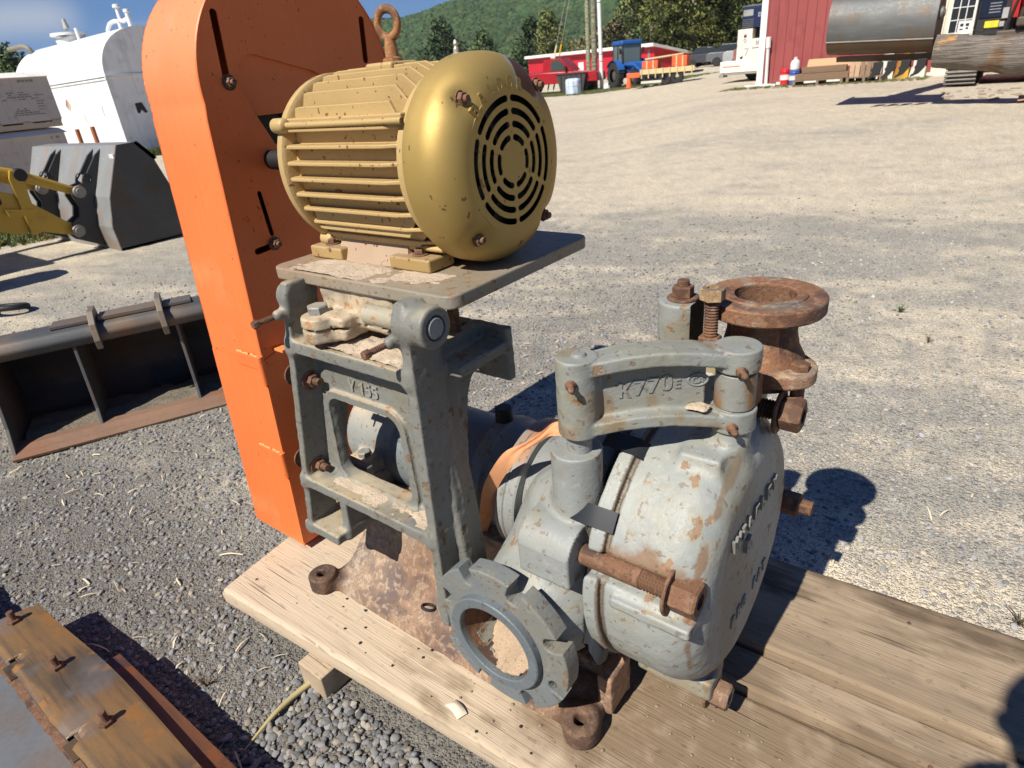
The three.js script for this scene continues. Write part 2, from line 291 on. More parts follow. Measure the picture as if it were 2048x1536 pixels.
const rrect = (x0, x1, y0, y1, r) => { const s = new THREE.Path(); s.moveTo(x0 + r, y0); s.lineTo(x1 - r, y0); s.absarc(x1 - r, y0 + r, r, -Math.PI / 2, 0); s.lineTo(x1, y1 - r); s.absarc(x1 - r, y1 - r, r, 0, Math.PI / 2); s.lineTo(x0 + r, y1); s.absarc(x0 + r, y1 - r, r, Math.PI / 2, Math.PI); s.lineTo(x0, y0 + r); s.absarc(x0 + r, y0 + r, r, Math.PI, 1.5 * Math.PI); return s; };
const asShape = (path) => new THREE.Shape(path.getPoints(8));
// grid surface from fn(s, t) -> Vector3, s,t in 0..1
function sheet(fn, ns, nt) { const P = [], I = []; for (let j = 0; j <= nt; j++) for (let i = 0; i <= ns; i++) { const q = fn(i / ns, j / nt); P.push(q.x, q.y, q.z); } for (let j = 0; j < nt; j++) for (let i = 0; i < ns; i++) { const a = j * (ns + 1) + i; I.push(a, a + 1, a + ns + 1, a + 1, a + ns + 2, a + ns + 1); } const g = new THREE.BufferGeometry(); g.setAttribute('position', new THREE.Float32BufferAttribute(P, 3)); g.setIndex(I); g.computeVertexNormals(); return g; }
const trap = (pts) => { const g = new THREE.BufferGeometry(); g.setAttribute('position', new THREE.Float32BufferAttribute(pts.flat(), 3)); return g; };
// solid from 8 corners: bottom four then top four, counter-clockwise seen from above
function hexa(c) { const f = [[0, 3, 2, 1], [4, 5, 6, 7], [0, 1, 5, 4], [1, 2, 6, 5], [2, 3, 7, 6], [3, 0, 4, 7]], P = []; for (const [a, b, d, e] of f) for (const k of [a, b, d, a, d, e]) P.push(...c[k]); const g = new THREE.BufferGeometry(); g.setAttribute('position', new THREE.Float32BufferAttribute(P, 3)); g.computeVertexNormals(); return g; }

// ---------------------------------------------------------------- castings: smooth solids meshed from distance fields
const smin = (a, b, k) => { const h = Math.max(k - Math.abs(a - b), 0) / k; return Math.min(a, b) - h * h * k * 0.25; };
const smax = (a, b, k) => -smin(-a, -b, k);
const dBox = (x, y, z, cx, cy, cz, hx, hy, hz, r) => { const a = Math.abs(x - cx) - hx + r, b = Math.abs(y - cy) - hy + r, c = Math.abs(z - cz) - hz + r; return Math.hypot(Math.max(a, 0), Math.max(b, 0), Math.max(c, 0)) + Math.min(Math.max(a, b, c), 0) - r; };
const dCyl = (rad, R, h, lo, hi, r) => { const a = rad - R + r, b = Math.abs(h - (lo + hi) / 2) - (hi - lo) / 2 + r; return Math.hypot(Math.max(a, 0), Math.max(b, 0)) + Math.min(Math.max(a, b), 0) - r; };
const dCone = (x, y, z, a, b, ra, rb) => { const bx_ = b[0] - a[0], by = b[1] - a[1], bz = b[2] - a[2], px = x - a[0], py = y - a[1], pz = z - a[2]; const t = cl((px * bx_ + py * by + pz * bz) / (bx_ * bx_ + by * by + bz * bz)); return Math.hypot(px - bx_ * t, py - by * t, pz - bz * t) - (ra + (rb - ra) * t); };
function nets(f, lo, hi, cell) {                      // surface nets
  const nx = Math.ceil((hi[0] - lo[0]) / cell) + 1, ny = Math.ceil((hi[1] - lo[1]) / cell) + 1, nz = Math.ceil((hi[2] - lo[2]) / cell) + 1, sx = 1, sy = nx, sz = nx * ny;
  const F = new Float32Array(nx * ny * nz); let o = 0;
  for (let k = 0; k < nz; k++) for (let j = 0; j < ny; j++) for (let i = 0; i < nx; i++) F[o++] = f(lo[0] + i * cell, lo[1] + j * cell, lo[2] + k * cell);
  const id = new Int32Array(nx * ny * nz).fill(-1), P = [], I = [];
  const E = [[0, 1], [2, 3], [4, 5], [6, 7], [0, 2], [1, 3], [4, 6], [5, 7], [0, 4], [1, 5], [2, 6], [3, 7]];
  const off = [0, sx, sy, sx + sy, sz, sx + sz, sy + sz, sx + sy + sz];
  for (let k = 0; k < nz - 1; k++) for (let j = 0; j < ny - 1; j++) for (let i = 0; i < nx - 1; i++) {
    const b = i + j * sy + k * sz; let m = 0; for (let c = 0; c < 8; c++) if (F[b + off[c]] < 0) m |= 1 << c;
    if (m === 0 || m === 255) continue; let X = 0, Y = 0, Z = 0, n = 0;
    for (const [p, q] of E) { const a = F[b + off[p]], d = F[b + off[q]]; if ((a < 0) === (d < 0)) continue; const t = a / (a - d), x0 = p & 1, y0 = (p >> 1) & 1, z0 = p >> 2; X += x0 + ((q & 1) - x0) * t; Y += y0 + (((q >> 1) & 1) - y0) * t; Z += z0 + ((q >> 2) - z0) * t; n++; }
    id[b] = P.length / 3; P.push(lo[0] + (i + X / n) * cell, lo[1] + (j + Y / n) * cell, lo[2] + (k + Z / n) * cell);
  }
  const quad = (a, b, c, d, s) => { if (a < 0 || b < 0 || c < 0 || d < 0) return; if (s) I.push(a, b, c, a, c, d); else I.push(a, c, b, a, d, c); };
  for (let k = 1; k < nz - 1; k++) for (let j = 1; j < ny - 1; j++) for (let i = 1; i < nx - 1; i++) {
    const b = i + j * sy + k * sz, v = F[b] < 0;
    if (v !== F[b + sx] < 0) quad(id[b - sy - sz], id[b - sz], id[b], id[b - sy], v);
    if (v !== F[b + sy] < 0) quad(id[b - sx - sz], id[b - sx], id[b], id[b - sz], v);
    if (v !== F[b + sz] < 0) quad(id[b - sx - sy], id[b - sy], id[b], id[b - sx], v);
  }
  const N = new Float32Array(P.length), e = cell * 0.35;
  for (let i = 0; i < P.length; i += 3) { const x = P[i], y = P[i + 1], z = P[i + 2]; let a = f(x + e, y, z) - f(x - e, y, z), b = f(x, y + e, z) - f(x, y - e, z), c = f(x, y, z + e) - f(x, y, z - e); const l = Math.hypot(a, b, c) || 1; N[i] = a / l; N[i + 1] = b / l; N[i + 2] = c / l; const d = f(x, y, z); P[i] -= N[i] * d * 0.9; P[i + 1] -= N[i + 1] * d * 0.9; P[i + 2] -= N[i + 2] * d * 0.9; }
  const g = new THREE.BufferGeometry(); g.setAttribute('position', new THREE.Float32BufferAttribute(P, 3)); g.setAttribute('normal', new THREE.BufferAttribute(N, 3)); g.setIndex(I); return g;
}
// settled dust on upward faces, as a colour of the thing's own surface
const DUST = [1.95, 1.5, 1.05];
const dusty = (g, amt = 0.8, f = 9, s = 0, tone = DUST, base = 1) => paintV(g, (x, y, z, nx, ny) => { const n = f3(x, y, z, f, 4, s), k = amt * ss(0.35, 0.95, ny) * ss(0.36, 0.58, n + 0.12 * (amt - 0.5)); const d = 0.88 + 0.24 * f3(x, y, z, 5, 3, s + 9); return mix([d * base, d * base * (base < 1 ? 0.975 : 1), d * (base < 1 ? 0.9 : 0.98) * base], tone, k); });
// a thin drift of dust lying on a level surface
function drift(x0, x1, z0, z1, y, h, inside, f = 14, s = 0) {
  const n = 70, g = sheet((a, b) => { const x = x0 + (x1 - x0) * a, z = z0 + (z1 - z0) * b; let q = inside(a, b) * 1.3 + (f3(x, 0, z, f, 4, s) - 0.5) * 1.2 - 0.45; return V(x, y + Math.min(q, 0.9) * h + (q > 0 ? (f3(x, 1, z, 90, 2, s) - 0.5) * h * 0.35 : 0), z); }, n, n);
  const gg = g.toNonIndexed(), p = gg.attributes.position, P = []; for (let i = 0; i < p.count; i += 3) { let k = false; for (let c = 0; c < 3; c++) if (p.getY(i + c) > y) k = true; if (k) for (let c = 0; c < 3; c++) P.push(p.getX(i + c), Math.max(p.getY(i + c), y - 0.003), p.getZ(i + c)); }
  const r = new THREE.BufferGeometry(); r.setAttribute('position', new THREE.Float32BufferAttribute(P, 3)); return sharp(r, 1.2);
}
const font = await new FontLoader().loadAsync('fonts/droid/droid_sans_bold.typeface.json');
const letters = (str, size, depth) => { const g = new TextGeometry(str, { font, size, depth, curveSegments: 3, bevelEnabled: false }); g.computeBoundingBox(); const b = g.boundingBox; g.translate(-(b.max.x + b.min.x) / 2, 0, 0); return g; };
// put a flat shape (x right, y up, z out) at point p with the given right and up directions
const place = (g, p, right, up) => { const r = right.clone().normalize(), n = new THREE.Vector3().crossVectors(r, up).normalize(), u = new THREE.Vector3().crossVectors(n, r); return g.applyMatrix4(new THREE.Matrix4().makeBasis(r, u, n)).translate(p.x, p.y, p.z); };
// ---------------------------------------------------------------- ground: one sheet to the horizon, a little higher towards the barn
const gy = (x, z) => { const d = Math.hypot(x, z), r = z < -0.1 ? x / -z : (x > 0 ? 9 : -9); return 0.4 * ss(4, 15, d) * ss(-0.62, -0.34, r) * (1 - ss(60, 120, d)); };
const wob = (x, z) => { const d = Math.hypot(x + 0.8, z + 0.9); return (f3(x, 0, z, 1.1, 3, 40) - 0.5) * 0.03 * ss(0.9, 2.5, d) + (f3(x, 0, z, 9, 3, 44) - 0.5) * 0.011; };
// wheel tracks: [x, z, direction, half width]
const TRACKS = [[-1.35, -2.55, -0.93, 0.26], [-0.5, -3.0, -0.75, 0.24], [1.2, -3.2, -2.75, 0.22]];
const groundY = (x, z) => gy(x, z) + wob(x, z) * (1 - ss(20, 60, Math.hypot(x, z)));
{
  const A = [], c0 = Math.atan2(-0.694, -0.568);
  for (let i = 0; i < 620; i++) A.push(c0 - 1.15 + 2.3 * i / 620); for (let i = 0; i < 110; i++) A.push(c0 + 1.15 + (2 * Math.PI - 2.3) * i / 110);
  const nr = 580, na = A.length, P = [0, groundY(0, 0), 0], C = [0.12, 0.11, 0.1], I = [];
  const tone = (x, z) => {
    const d = Math.hypot(x, z), w = f3(x, 0, z, 0.55, 4, 60);
    // wheel tracks and rain wash run across the yard; stretched noise along them
    const a = 0.32, sx = x * Math.cos(a) - z * Math.sin(a), sz = x * Math.sin(a) + z * Math.cos(a);
    const s1 = f3(sx * 0.35, 0, sz * 1.25, 0.8, 4, 63), s2 = f3(sx * 0.5, 0, sz * 2.6, 1.6, 4, 66), s3 = n3(sx * 1.2, 0, sz * 16, 69), s4 = f3(sx * 0.8, 0, sz * 1.6, 4.5, 4, 81), s5 = f3(x, 0, z, 15, 3, 84);
    let t = 0.62 + (0.6 + 0.5 * ss(9, 4, d)) * (s1 - 0.5) + (0.35 + 0.85 * ss(9, 4, d)) * (s2 - 0.5) + 0.35 * (w - 0.5) + 1.0 * (s4 - 0.5) * ss(16, 5, d) + 0.8 * (s5 - 0.5) * ss(7, 2, d) + 0.16 * (s3 - 0.5) * ss(9, 2, d);
    const nz = 0.9 * (f3(x, 0, z, 0.9, 3, 71) - 0.5), q = x + 0.9 + 0.35 * (z + 2) + nz;
    const dk = Math.max(ss(-0.95, -0.45, z + 0.3 * nz) * ss(6, 3, d), 0.6 * ss(-0.2, -1.1, q) * ss(5, 2.2, d));   // dark stone under and left of the skid
    t -= 0.85 * dk; t -= 0.24 * ss(0.9, 0.2, Math.abs(d - 5.2) / 1.9);  // greyer belt in the middle of the yard
    t -= 0.13 * ss(5.5, 2.5, d); t += 0.2 * ss(6.2, 9.5, d);                                    // dry tan dust farther out
    for (const [ox, oz, an, w0] of TRACKS) { const ux = Math.cos(an), uz = Math.sin(an), s = (x - ox) * ux + (z - oz) * uz, o = (x - ox) * -uz + (z - oz) * ux + 0.05 * Math.sin(s * 0.9), b = ss(w0, w0 * 0.8, Math.abs(o)); if (b > 0) { const fade = b * ss(0.3, 0.55, f3(x, 0, z, 1.3, 3, 91)); t += fade * (0.16 + 0.20 * Math.sin((s + 0.6 * Math.abs(o)) * 30)); } }
    const g = f3(x, 0, z, 22, 2, 75);
    let c = mix(mix([0.265, 0.249, 0.214], [0.130, 0.122, 0.109], dk), [0.455, 0.400, 0.305], ss(0.05, 1.0, t)); const k = 0.86 + 0.28 * g; c = c.map((q) => q * k);
    if (Math.hypot(x + 1.0, z + 1.75) < 0.5) c = mix(c, [0.38, 0.25, 0.17], 0.4 * ss(0.5, 0.1, Math.hypot(x + 1.0, z + 1.75)));
    return mix(c, [0.16, 0.20, 0.06], ss(60, 110, d));
  };
  for (let j = 0; j < nr; j++) { const r = 0.25 * Math.pow(700 / 0.25, Math.pow(j / (nr - 1), 1.12)); for (const a of A) { const x = r * Math.cos(a), z = r * Math.sin(a); P.push(x, groundY(x, z), z); C.push(...tone(x, z)); } }
  for (let i = 0; i < na; i++) I.push(0, 1 + (i + 1) % na, 1 + i);
  for (let j = 0; j < nr - 1; j++) for (let i = 0; i < na; i++) { const a = 1 + j * na + i, b = 1 + j * na + (i + 1) % na, c = a + na, d = b + na; I.push(a, b, c, b, d, c); }
  const g = new THREE.BufferGeometry(); g.setAttribute('position', new THREE.Float32BufferAttribute(P, 3)); g.setAttribute('color', new THREE.Float32BufferAttribute(C, 3)); g.setIndex(I); g.computeVertexNormals();
  const uv = new Float32Array(P.length / 3 * 2); for (let i = 0; i < P.length / 3; i++) { const x = P[i * 3], z = P[i * 3 + 2]; uv[i * 2] = x + 0.05 * Math.sin(z * 1.7); uv[i * 2 + 1] = z + 0.05 * Math.sin(x * 1.3); } g.setAttribute('uv', new THREE.BufferAttribute(uv, 2));
  const m = new THREE.Mesh(g, std(tGravel, 1.15, { bumpScale: 0.007, roughness: 1, color: new THREE.Color().setRGB(1.75, 1.75, 1.75) })); m.name = 'ground'; m.receiveShadow = m.castShadow = true; scene.add(m); tag(m, 'gravel yard of dark stone and tan dust', null, null, 'structure');
}
// loose stones, chips and straw
{
  const base = (k) => { const g = new THREE.IcosahedronGeometry(1, 1), p = g.attributes.position; for (let i = 0; i < p.count; i++) { const x = p.getX(i), y = p.getY(i), z = p.getZ(i), q = 0.72 + 0.55 * n3(x * 1.3 + k * 9, y * 1.3, z * 1.3, k); p.setXYZ(i, x * q, y * q * 0.62, z * q * (0.75 + 0.1 * k)); } return uvBox(sharp(g, 0.75)); };
  const mat = flat(1, 1, 1, { roughness: 0.95, vertexColors: true });
  const N = [26000, 26000, 16000], q = new THREE.Quaternion(), e = new THREE.Euler(), mm = new THREE.Matrix4(), col = new THREE.Color();
  for (let v = 0; v < 3; v++) {
    const im = new THREE.InstancedMesh(base(v + 1), mat, N[v]); im.name = numbered('loose_gravel'); im.castShadow = im.receiveShadow = true;
    for (let i = 0; i < N[v]; i++) {
      let x, z, near;
      for (;;) { const a = Math.atan2(-0.694, -0.568) + rr(-1.25, 1.25), r = 0.35 + 6.5 * Math.pow(rnd(), 1.5); x = r * Math.cos(a); z = r * Math.sin(a); if (x > -1.45 && x < 0.6 && z < -0.50 && z > -1.34) continue; near = r; const dk = Math.max(ss(-0.85, -0.45, z), ss(0.2, -0.9, x + 0.9 + 0.35 * (z + 2))); if (rnd() > (0.3 + 0.7 * dk) * ss(6.85, 3.2, r)) continue; break; }
      const heap = x > -1.1 && x < -0.35 && z > -0.56 && z < -0.2, s = (heap ? rr(0.0035, 0.0095) : 0.002 + 0.0065 * Math.pow(rnd(), 2.6)) * (1 + near * 0.06);
      e.set(rr(-0.5, 0.5), rr(0, 6.28), rr(-0.5, 0.5)); mm.compose(V(x, groundY(x, z) + s * (heap ? 0.3 + 0.4 * rnd() : 0.22), z), q.setFromEuler(e), V(s * rr(0.8, 1.3), s, s)); im.setMatrixAt(i, mm);
      let l = rr(0.11, 0.28) * (heap ? 0.9 : 1), w = rnd(); const tn = x > -1 && z < -1 ? 1.3 : 1; l *= tn; col.setRGB(l * (w > 0.8 ? 1.35 : 1), l * (w > 0.8 ? 1.2 : 1), l * (w > 0.8 ? 0.98 : w < 0.3 ? 1.05 : 0.96)); if (rnd() < 0.006) col.setRGB(0.32, 0.30, 0.27); im.setColorAt(i, col);
    }
    scene.add(im); tag(im, ['small dark stones strewn over the yard', 'rounded grey pebbles scattered beside the skid', 'flat stone chips lying in the yard'][v], 'gravel', null, 'stuff');
  }
  const chip = (curl) => { const g = sheet((a, b) => V((a - 0.5), 0.10 * curl * Math.sin(a * 3.1) + 0.02 * b, (b - 0.5) * 0.16 * (1 - 0.5 * Math.abs(a - 0.5)) + 0.12 * curl * (a - 0.5) ** 2), 6, 1); return uvBox(g); };
  const nC = 620, ic = new THREE.InstancedMesh(chip(1), flat(1, 1, 1, { roughness: 0.9 }), nC); ic.name = 'wood_splinters'; ic.castShadow = ic.receiveShadow = true;
  for (let i = 0; i < nC; i++) { const a = Math.atan2(-0.694, -0.568) + rr(-1.0, 1.0), lft = rnd() < 0.65; let x, z; if (lft) { x = rr(-4.2, -0.5); z = rr(-2.2, 0); } else { const r = rr(0.8, 7); x = r * Math.cos(a); z = r * Math.sin(a); } if (x > -1.5 && z < -0.5 && z > -1.36) { x -= 1.3; } const L = rr(0.012, 0.05) * (rnd() < 0.12 ? 1.9 : 1); e.set(rr(-0.25, 0.25), rr(0, 6.28), rr(-0.15, 0.15)); mm.compose(V(x, groundY(x, z) + 0.006, z), q.setFromEuler(e), V(L, L, Math.min(L, 0.03) * rr(0.5, 1.2))); ic.setMatrixAt(i, mm); const l = rr(0.7, 1.1); col.setRGB(0.62 * l, 0.53 * l, 0.38 * l); ic.setColorAt(i, col); }
  scene.add(ic); tag(ic, 'pale wood splinters and straw littering the gravel', 'debris', null, 'stuff');
}
// ================================================================ wooden skid under the pump
{
  const sk = thing('wooden_skid', 'weathered plank skid on square blocks carrying the slurry pump', 'skid', [-0.65, 0, -0.92]);
  const plank = (c, y0, y1, nx, nz, stain, label, seed_) => {          // c: four corners [x, z] front-left, front-right, back-right, back-left
    const L = [], top = sheet((a, b) => { const x0 = c[0][0] + (c[1][0] - c[0][0]) * a, z0 = c[0][1] + (c[1][1] - c[0][1]) * a, x1 = c[3][0] + (c[2][0] - c[3][0]) * a, z1 = c[3][1] + (c[2][1] - c[3][1]) * a; const e = Math.min(b, 1 - b) * 0.4, ee = Math.min(a, 1 - a) * 1.6; const rough = ss(0.012, 0, e) * 0.006 * f3(x0, seed_, z0 + b, 40, 3) + 0.004 * ss(0.006, 0, e) + 0.003 * ss(0.008, 0, ee); return V(x0 + (x1 - x0) * b, y1 - rough + 0.0012 * (n3(x0 * 6, 0, (z0 + (z1 - z0) * b) * 60, seed_) - 0.5), z0 + (z1 - z0) * b); }, nx, nz);
    L.push(top);
    const side = (p, q, n) => sheet((a, b) => { const x = p[0] + (q[0] - p[0]) * a, z = p[1] + (q[1] - p[1]) * a, ch = 0.0035 * f3(x, b * 0.3, z, 26, 3, seed_) * Math.sin(b * 3.14); const d = V(q[1] - p[1], 0, -(q[0] - p[0])).normalize(); return V(x - d.x * ch, y0 + (y1 - 0.0035 - 0.004 * f3(x, 0, z, 40, 3) * (b > 0.99 ? 1 : 0) - y0) * b, z - d.z * ch); }, n, 6);
    L.push(side(c[0], c[1], nx), side(c[1], c[2], nz), side(c[2], c[3], nx), side(c[3], c[0], nz));
    return part(sk, 'plank', paintV(mergeGeometries(L.map((g) => uvBox(g))), (x, y, z, nx_, ny) => { const k = f3(x * 0.35, y, z * 1.6, 7, 4, seed_), g = f3(x * 0.5, y, z * 3, 16, 3, seed_ + 4); return stain(x, z, k, g, ny); }), M.wood, label);
  };
  const pale = [1.08, 1.06, 1.03], mud = [0.36, 0.30, 0.235];
  plank([[-1.47, -0.485], [0.9, -0.632], [0.9, -0.975], [-1.52, -0.868]], 0.076, 0.12, 320, 60, (x, z, k, g, ny) => { let t = ss(-0.75, -0.35, x + 0.3 * (k - 0.5)) * ss(-0.54, -0.64, z + 0.08 * (x + 0.5) + 0.08 * (g - 0.5)) * ss(0.30, 0.55, k + 0.3); t = Math.max(t, 0.55 * ss(0.55, 0.7, g) * ss(-1.2, -0.6, x)); t += 0.9 * (f3(x, 0, z, 34, 4, 8) - 0.5) * ss(0.05, 0.4, t); return mix(mix(pale, [0.93, 0.88, 0.82], g), mud, cl(t) * 0.92); }, 'wide pale front plank, muddy towards its right end', 3);
  plank([[-1.49, -0.874], [0.9, -0.982], [0.9, -1.062], [-1.49, -0.99]], 0.076, 0.1375, 200, 16, (x, z, k, g) => mix([0.68, 0.62, 0.55], [0.34, 0.29, 0.24], ss(0.32, 0.68, 0.45 * k + 0.55 * f3(x * 0.25, 0, z, 40, 4, 2))), 'narrow brown plank in the middle of the skid', 5);
  plank([[-1.50, -0.997], [0.9, -1.070], [0.9, -1.366], [-1.50, -1.27]], 0.1, 0.155, 320, 60, (x, z, k, g) => { const t = ss(0.38, 0.62, k * 0.7 + g * 0.3); return mix([0.64, 0.58, 0.51], [0.25, 0.21, 0.17], cl(t * 1.1 + 0.8 * (f3(x * 0.6, 0, z, 45, 4, 6) - 0.5)) * (0.4 + 0.6 * ss(-1.07, -1.15, z + 0.05 * (g - 0.5)))); }, 'broad dark weathered rear plank', 7);
  const blk = (x0, x1) => { const g = bx(x0, x1, 0.0, 0.0745, -1.33, -0.472, 0.004); const h = uvBox(g, true); return part(sk, 'block', paintV(h, (x, y, z, nx_, ny, nz) => { if (nz > 0.8) { const r = Math.sin(Math.hypot(x - x0 - 0.03, y + 0.09) * 900 + 3 * n3(x * 90, y * 90, 0)); return r > 0.2 ? [0.95, 0.92, 0.88] : [0.72, 0.66, 0.58]; } return [0.85, 0.8, 0.74]; }), M.wood); };
  blk(-1.132, -1.043); blk(0.38, 0.47);
  for (const [x, z, y] of [[-1.42, -0.56, 0.1205], [-1.43, -0.80, 0.1205], [0.30, -1.13, 0.1555], [0.02, -1.26, 0.1555], [0.10, -0.945, 0.138]]) part(sk, 'nail', rod(V(x, y - 0.004, z), V(x, y + 0.0015, z), 0.0045, 0.004, 10), M.rust);
  // crumbs on the planks
  const crumbs = (n, x0, x1, z0, z1, y, r0, r1, mat, name, lbl) => { const L = []; for (let i = 0; i < n; i++) { const r = rr(r0, r1), g = new THREE.IcosahedronGeometry(r, 0); g.scale(1, 0.6, rr(0.7, 1.3)).rotateY(rr(0, 6)).translate(rr(x0, x1), y + r * 0.4, rr(z0, z1)); L.push(flatN(g)); } part(sk, name, L, mat, lbl, 'stuff'); };
  crumbs(120, -0.75, 0.1, -0.86, -0.57, 0.1205, 0.0012, 0.004, flat(0.24, 0.19, 0.14), 'dirt_crumb'); crumbs(26, -1.3, -0.3, -0.68, -0.54, 0.1205, 0.0015, 0.0045, M.rubber, 'dirt_crumb');
  single('bark_scrap', [sharp(sheet((a, b) => V(-0.715 + 0.045 * a - 0.008 * b, 0.124 + 0.010 * Math.sin(a * 3.1) * Math.sin(b * 2.5 + 0.4), -0.583 + 0.022 * b + 0.01 * a * a), 10, 6), 1)], flat(0.62, 0.55, 0.42), 'small pale curled wood scrap lying on the front plank', 'wood scrap');
}
{
  // broken stick by the block
  const c = [V(-1.105, 0.016, -0.49), V(-1.112, 0.014, -0.43), V(-1.108, 0.016, -0.37), V(-1.103, 0.010, -0.32), V(-1.095, 0.008, -0.285)];
  const g = tube(c, 0.0075, 30, 9), p = g.attributes.position; for (let i = 0; i < p.count; i++) { const t = cl((p.getZ(i) + 0.49) / 0.2), s = 1 - 0.75 * t * t; const cc = new THREE.CatmullRomCurve3(c).getPoint(t); p.setXYZ(i, cc.x + (p.getX(i) - cc.x) * s, cc.y + (p.getY(i) - cc.y) * s, p.getZ(i)); }
  g.computeVertexNormals(); single('stick', g, flat(0.42, 0.35, 0.17), 'bent peeled stick on the gravel beside the skid block', 'stick');
  // black ring of a sling lying in the left of the yard
  const R = new THREE.TorusGeometry(0.105, 0.022, 10, 36).scale(1.35, 1, 1).rotateX(Math.PI / 2 - 0.2).rotateY(0.6).translate(-5.80, 0.045, -1.22);
  single('lifting_ring', [R, rod(V(-5.95, 0.04, -1.14), V(-6.3, 0.035, -0.95), 0.035, 0.03, 12)], M.black, 'black forged ring lying on gravel behind the rusty bucket', 'ring');
  // little weeds
  const weed = (x, z, n, h, dry, label) => { const L = []; for (let i = 0; i < n; i++) { const a = rr(0, 6.28), t = rr(0.3, 1.1), l = h * rr(0.5, 1), w = 0.006 * rr(0.6, 1.2) * (h / 0.06); L.push(sheet((s, b) => { const q = s * l; return V(x + Math.cos(a) * Math.sin(t * s) * q - Math.sin(a) * (b - 0.5) * w * (1 - s), groundY(x, z) + Math.cos(t * s) * q * 0.8, z + Math.sin(a) * Math.sin(t * s) * q + Math.cos(a) * (b - 0.5) * w * (1 - s)); }, 4, 1)); } single('weed', L, dry ? flat(0.12, 0.09, 0.05) : flat(0.10, 0.16, 0.045, { roughness: 0.7 }), label, 'weed', null); };
  weed(-0.33, -3.67, 40, 0.075, false, 'low green weed in the gravel right of the discharge pipe'); weed(-0.16, -3.30, 14, 0.07, true, 'dark dry weed just in front of the green one'); weed(-1.81, -1.87, 26, 0.05, false, 'tiny green weed between the stand and the hinge arm'); weed(-1.92, -2.28, 14, 0.045, false, 'tiny green weed farther back, beyond the motor stand'); weed(0.235, -1.56, 22, 0.07, true, 'dry brown weed at the right behind the rear plank'); weed(-1.34, -0.33, 16, 0.055, true, 'withered dark weed between the stick and the rusty blade'); weed(1.0, -5.1, 26, 0.10, true, 'withered tuft at the right edge of the yard');
}
// ================================================================ the pump unit (one bolted machine)
const PU = thing('slurry_pump_unit', 'grey cast slurry pump with gold electric motor and orange belt guard on a wooden skid', 'pump', [-0.85, 0.12, -0.93]);
const X1 = V(1, 0, 0), Y1 = V(0, 1, 0), Z1 = V(0, 0, 1);
const rustyHex = (p, d, r, h) => hex(p, d, r, h);

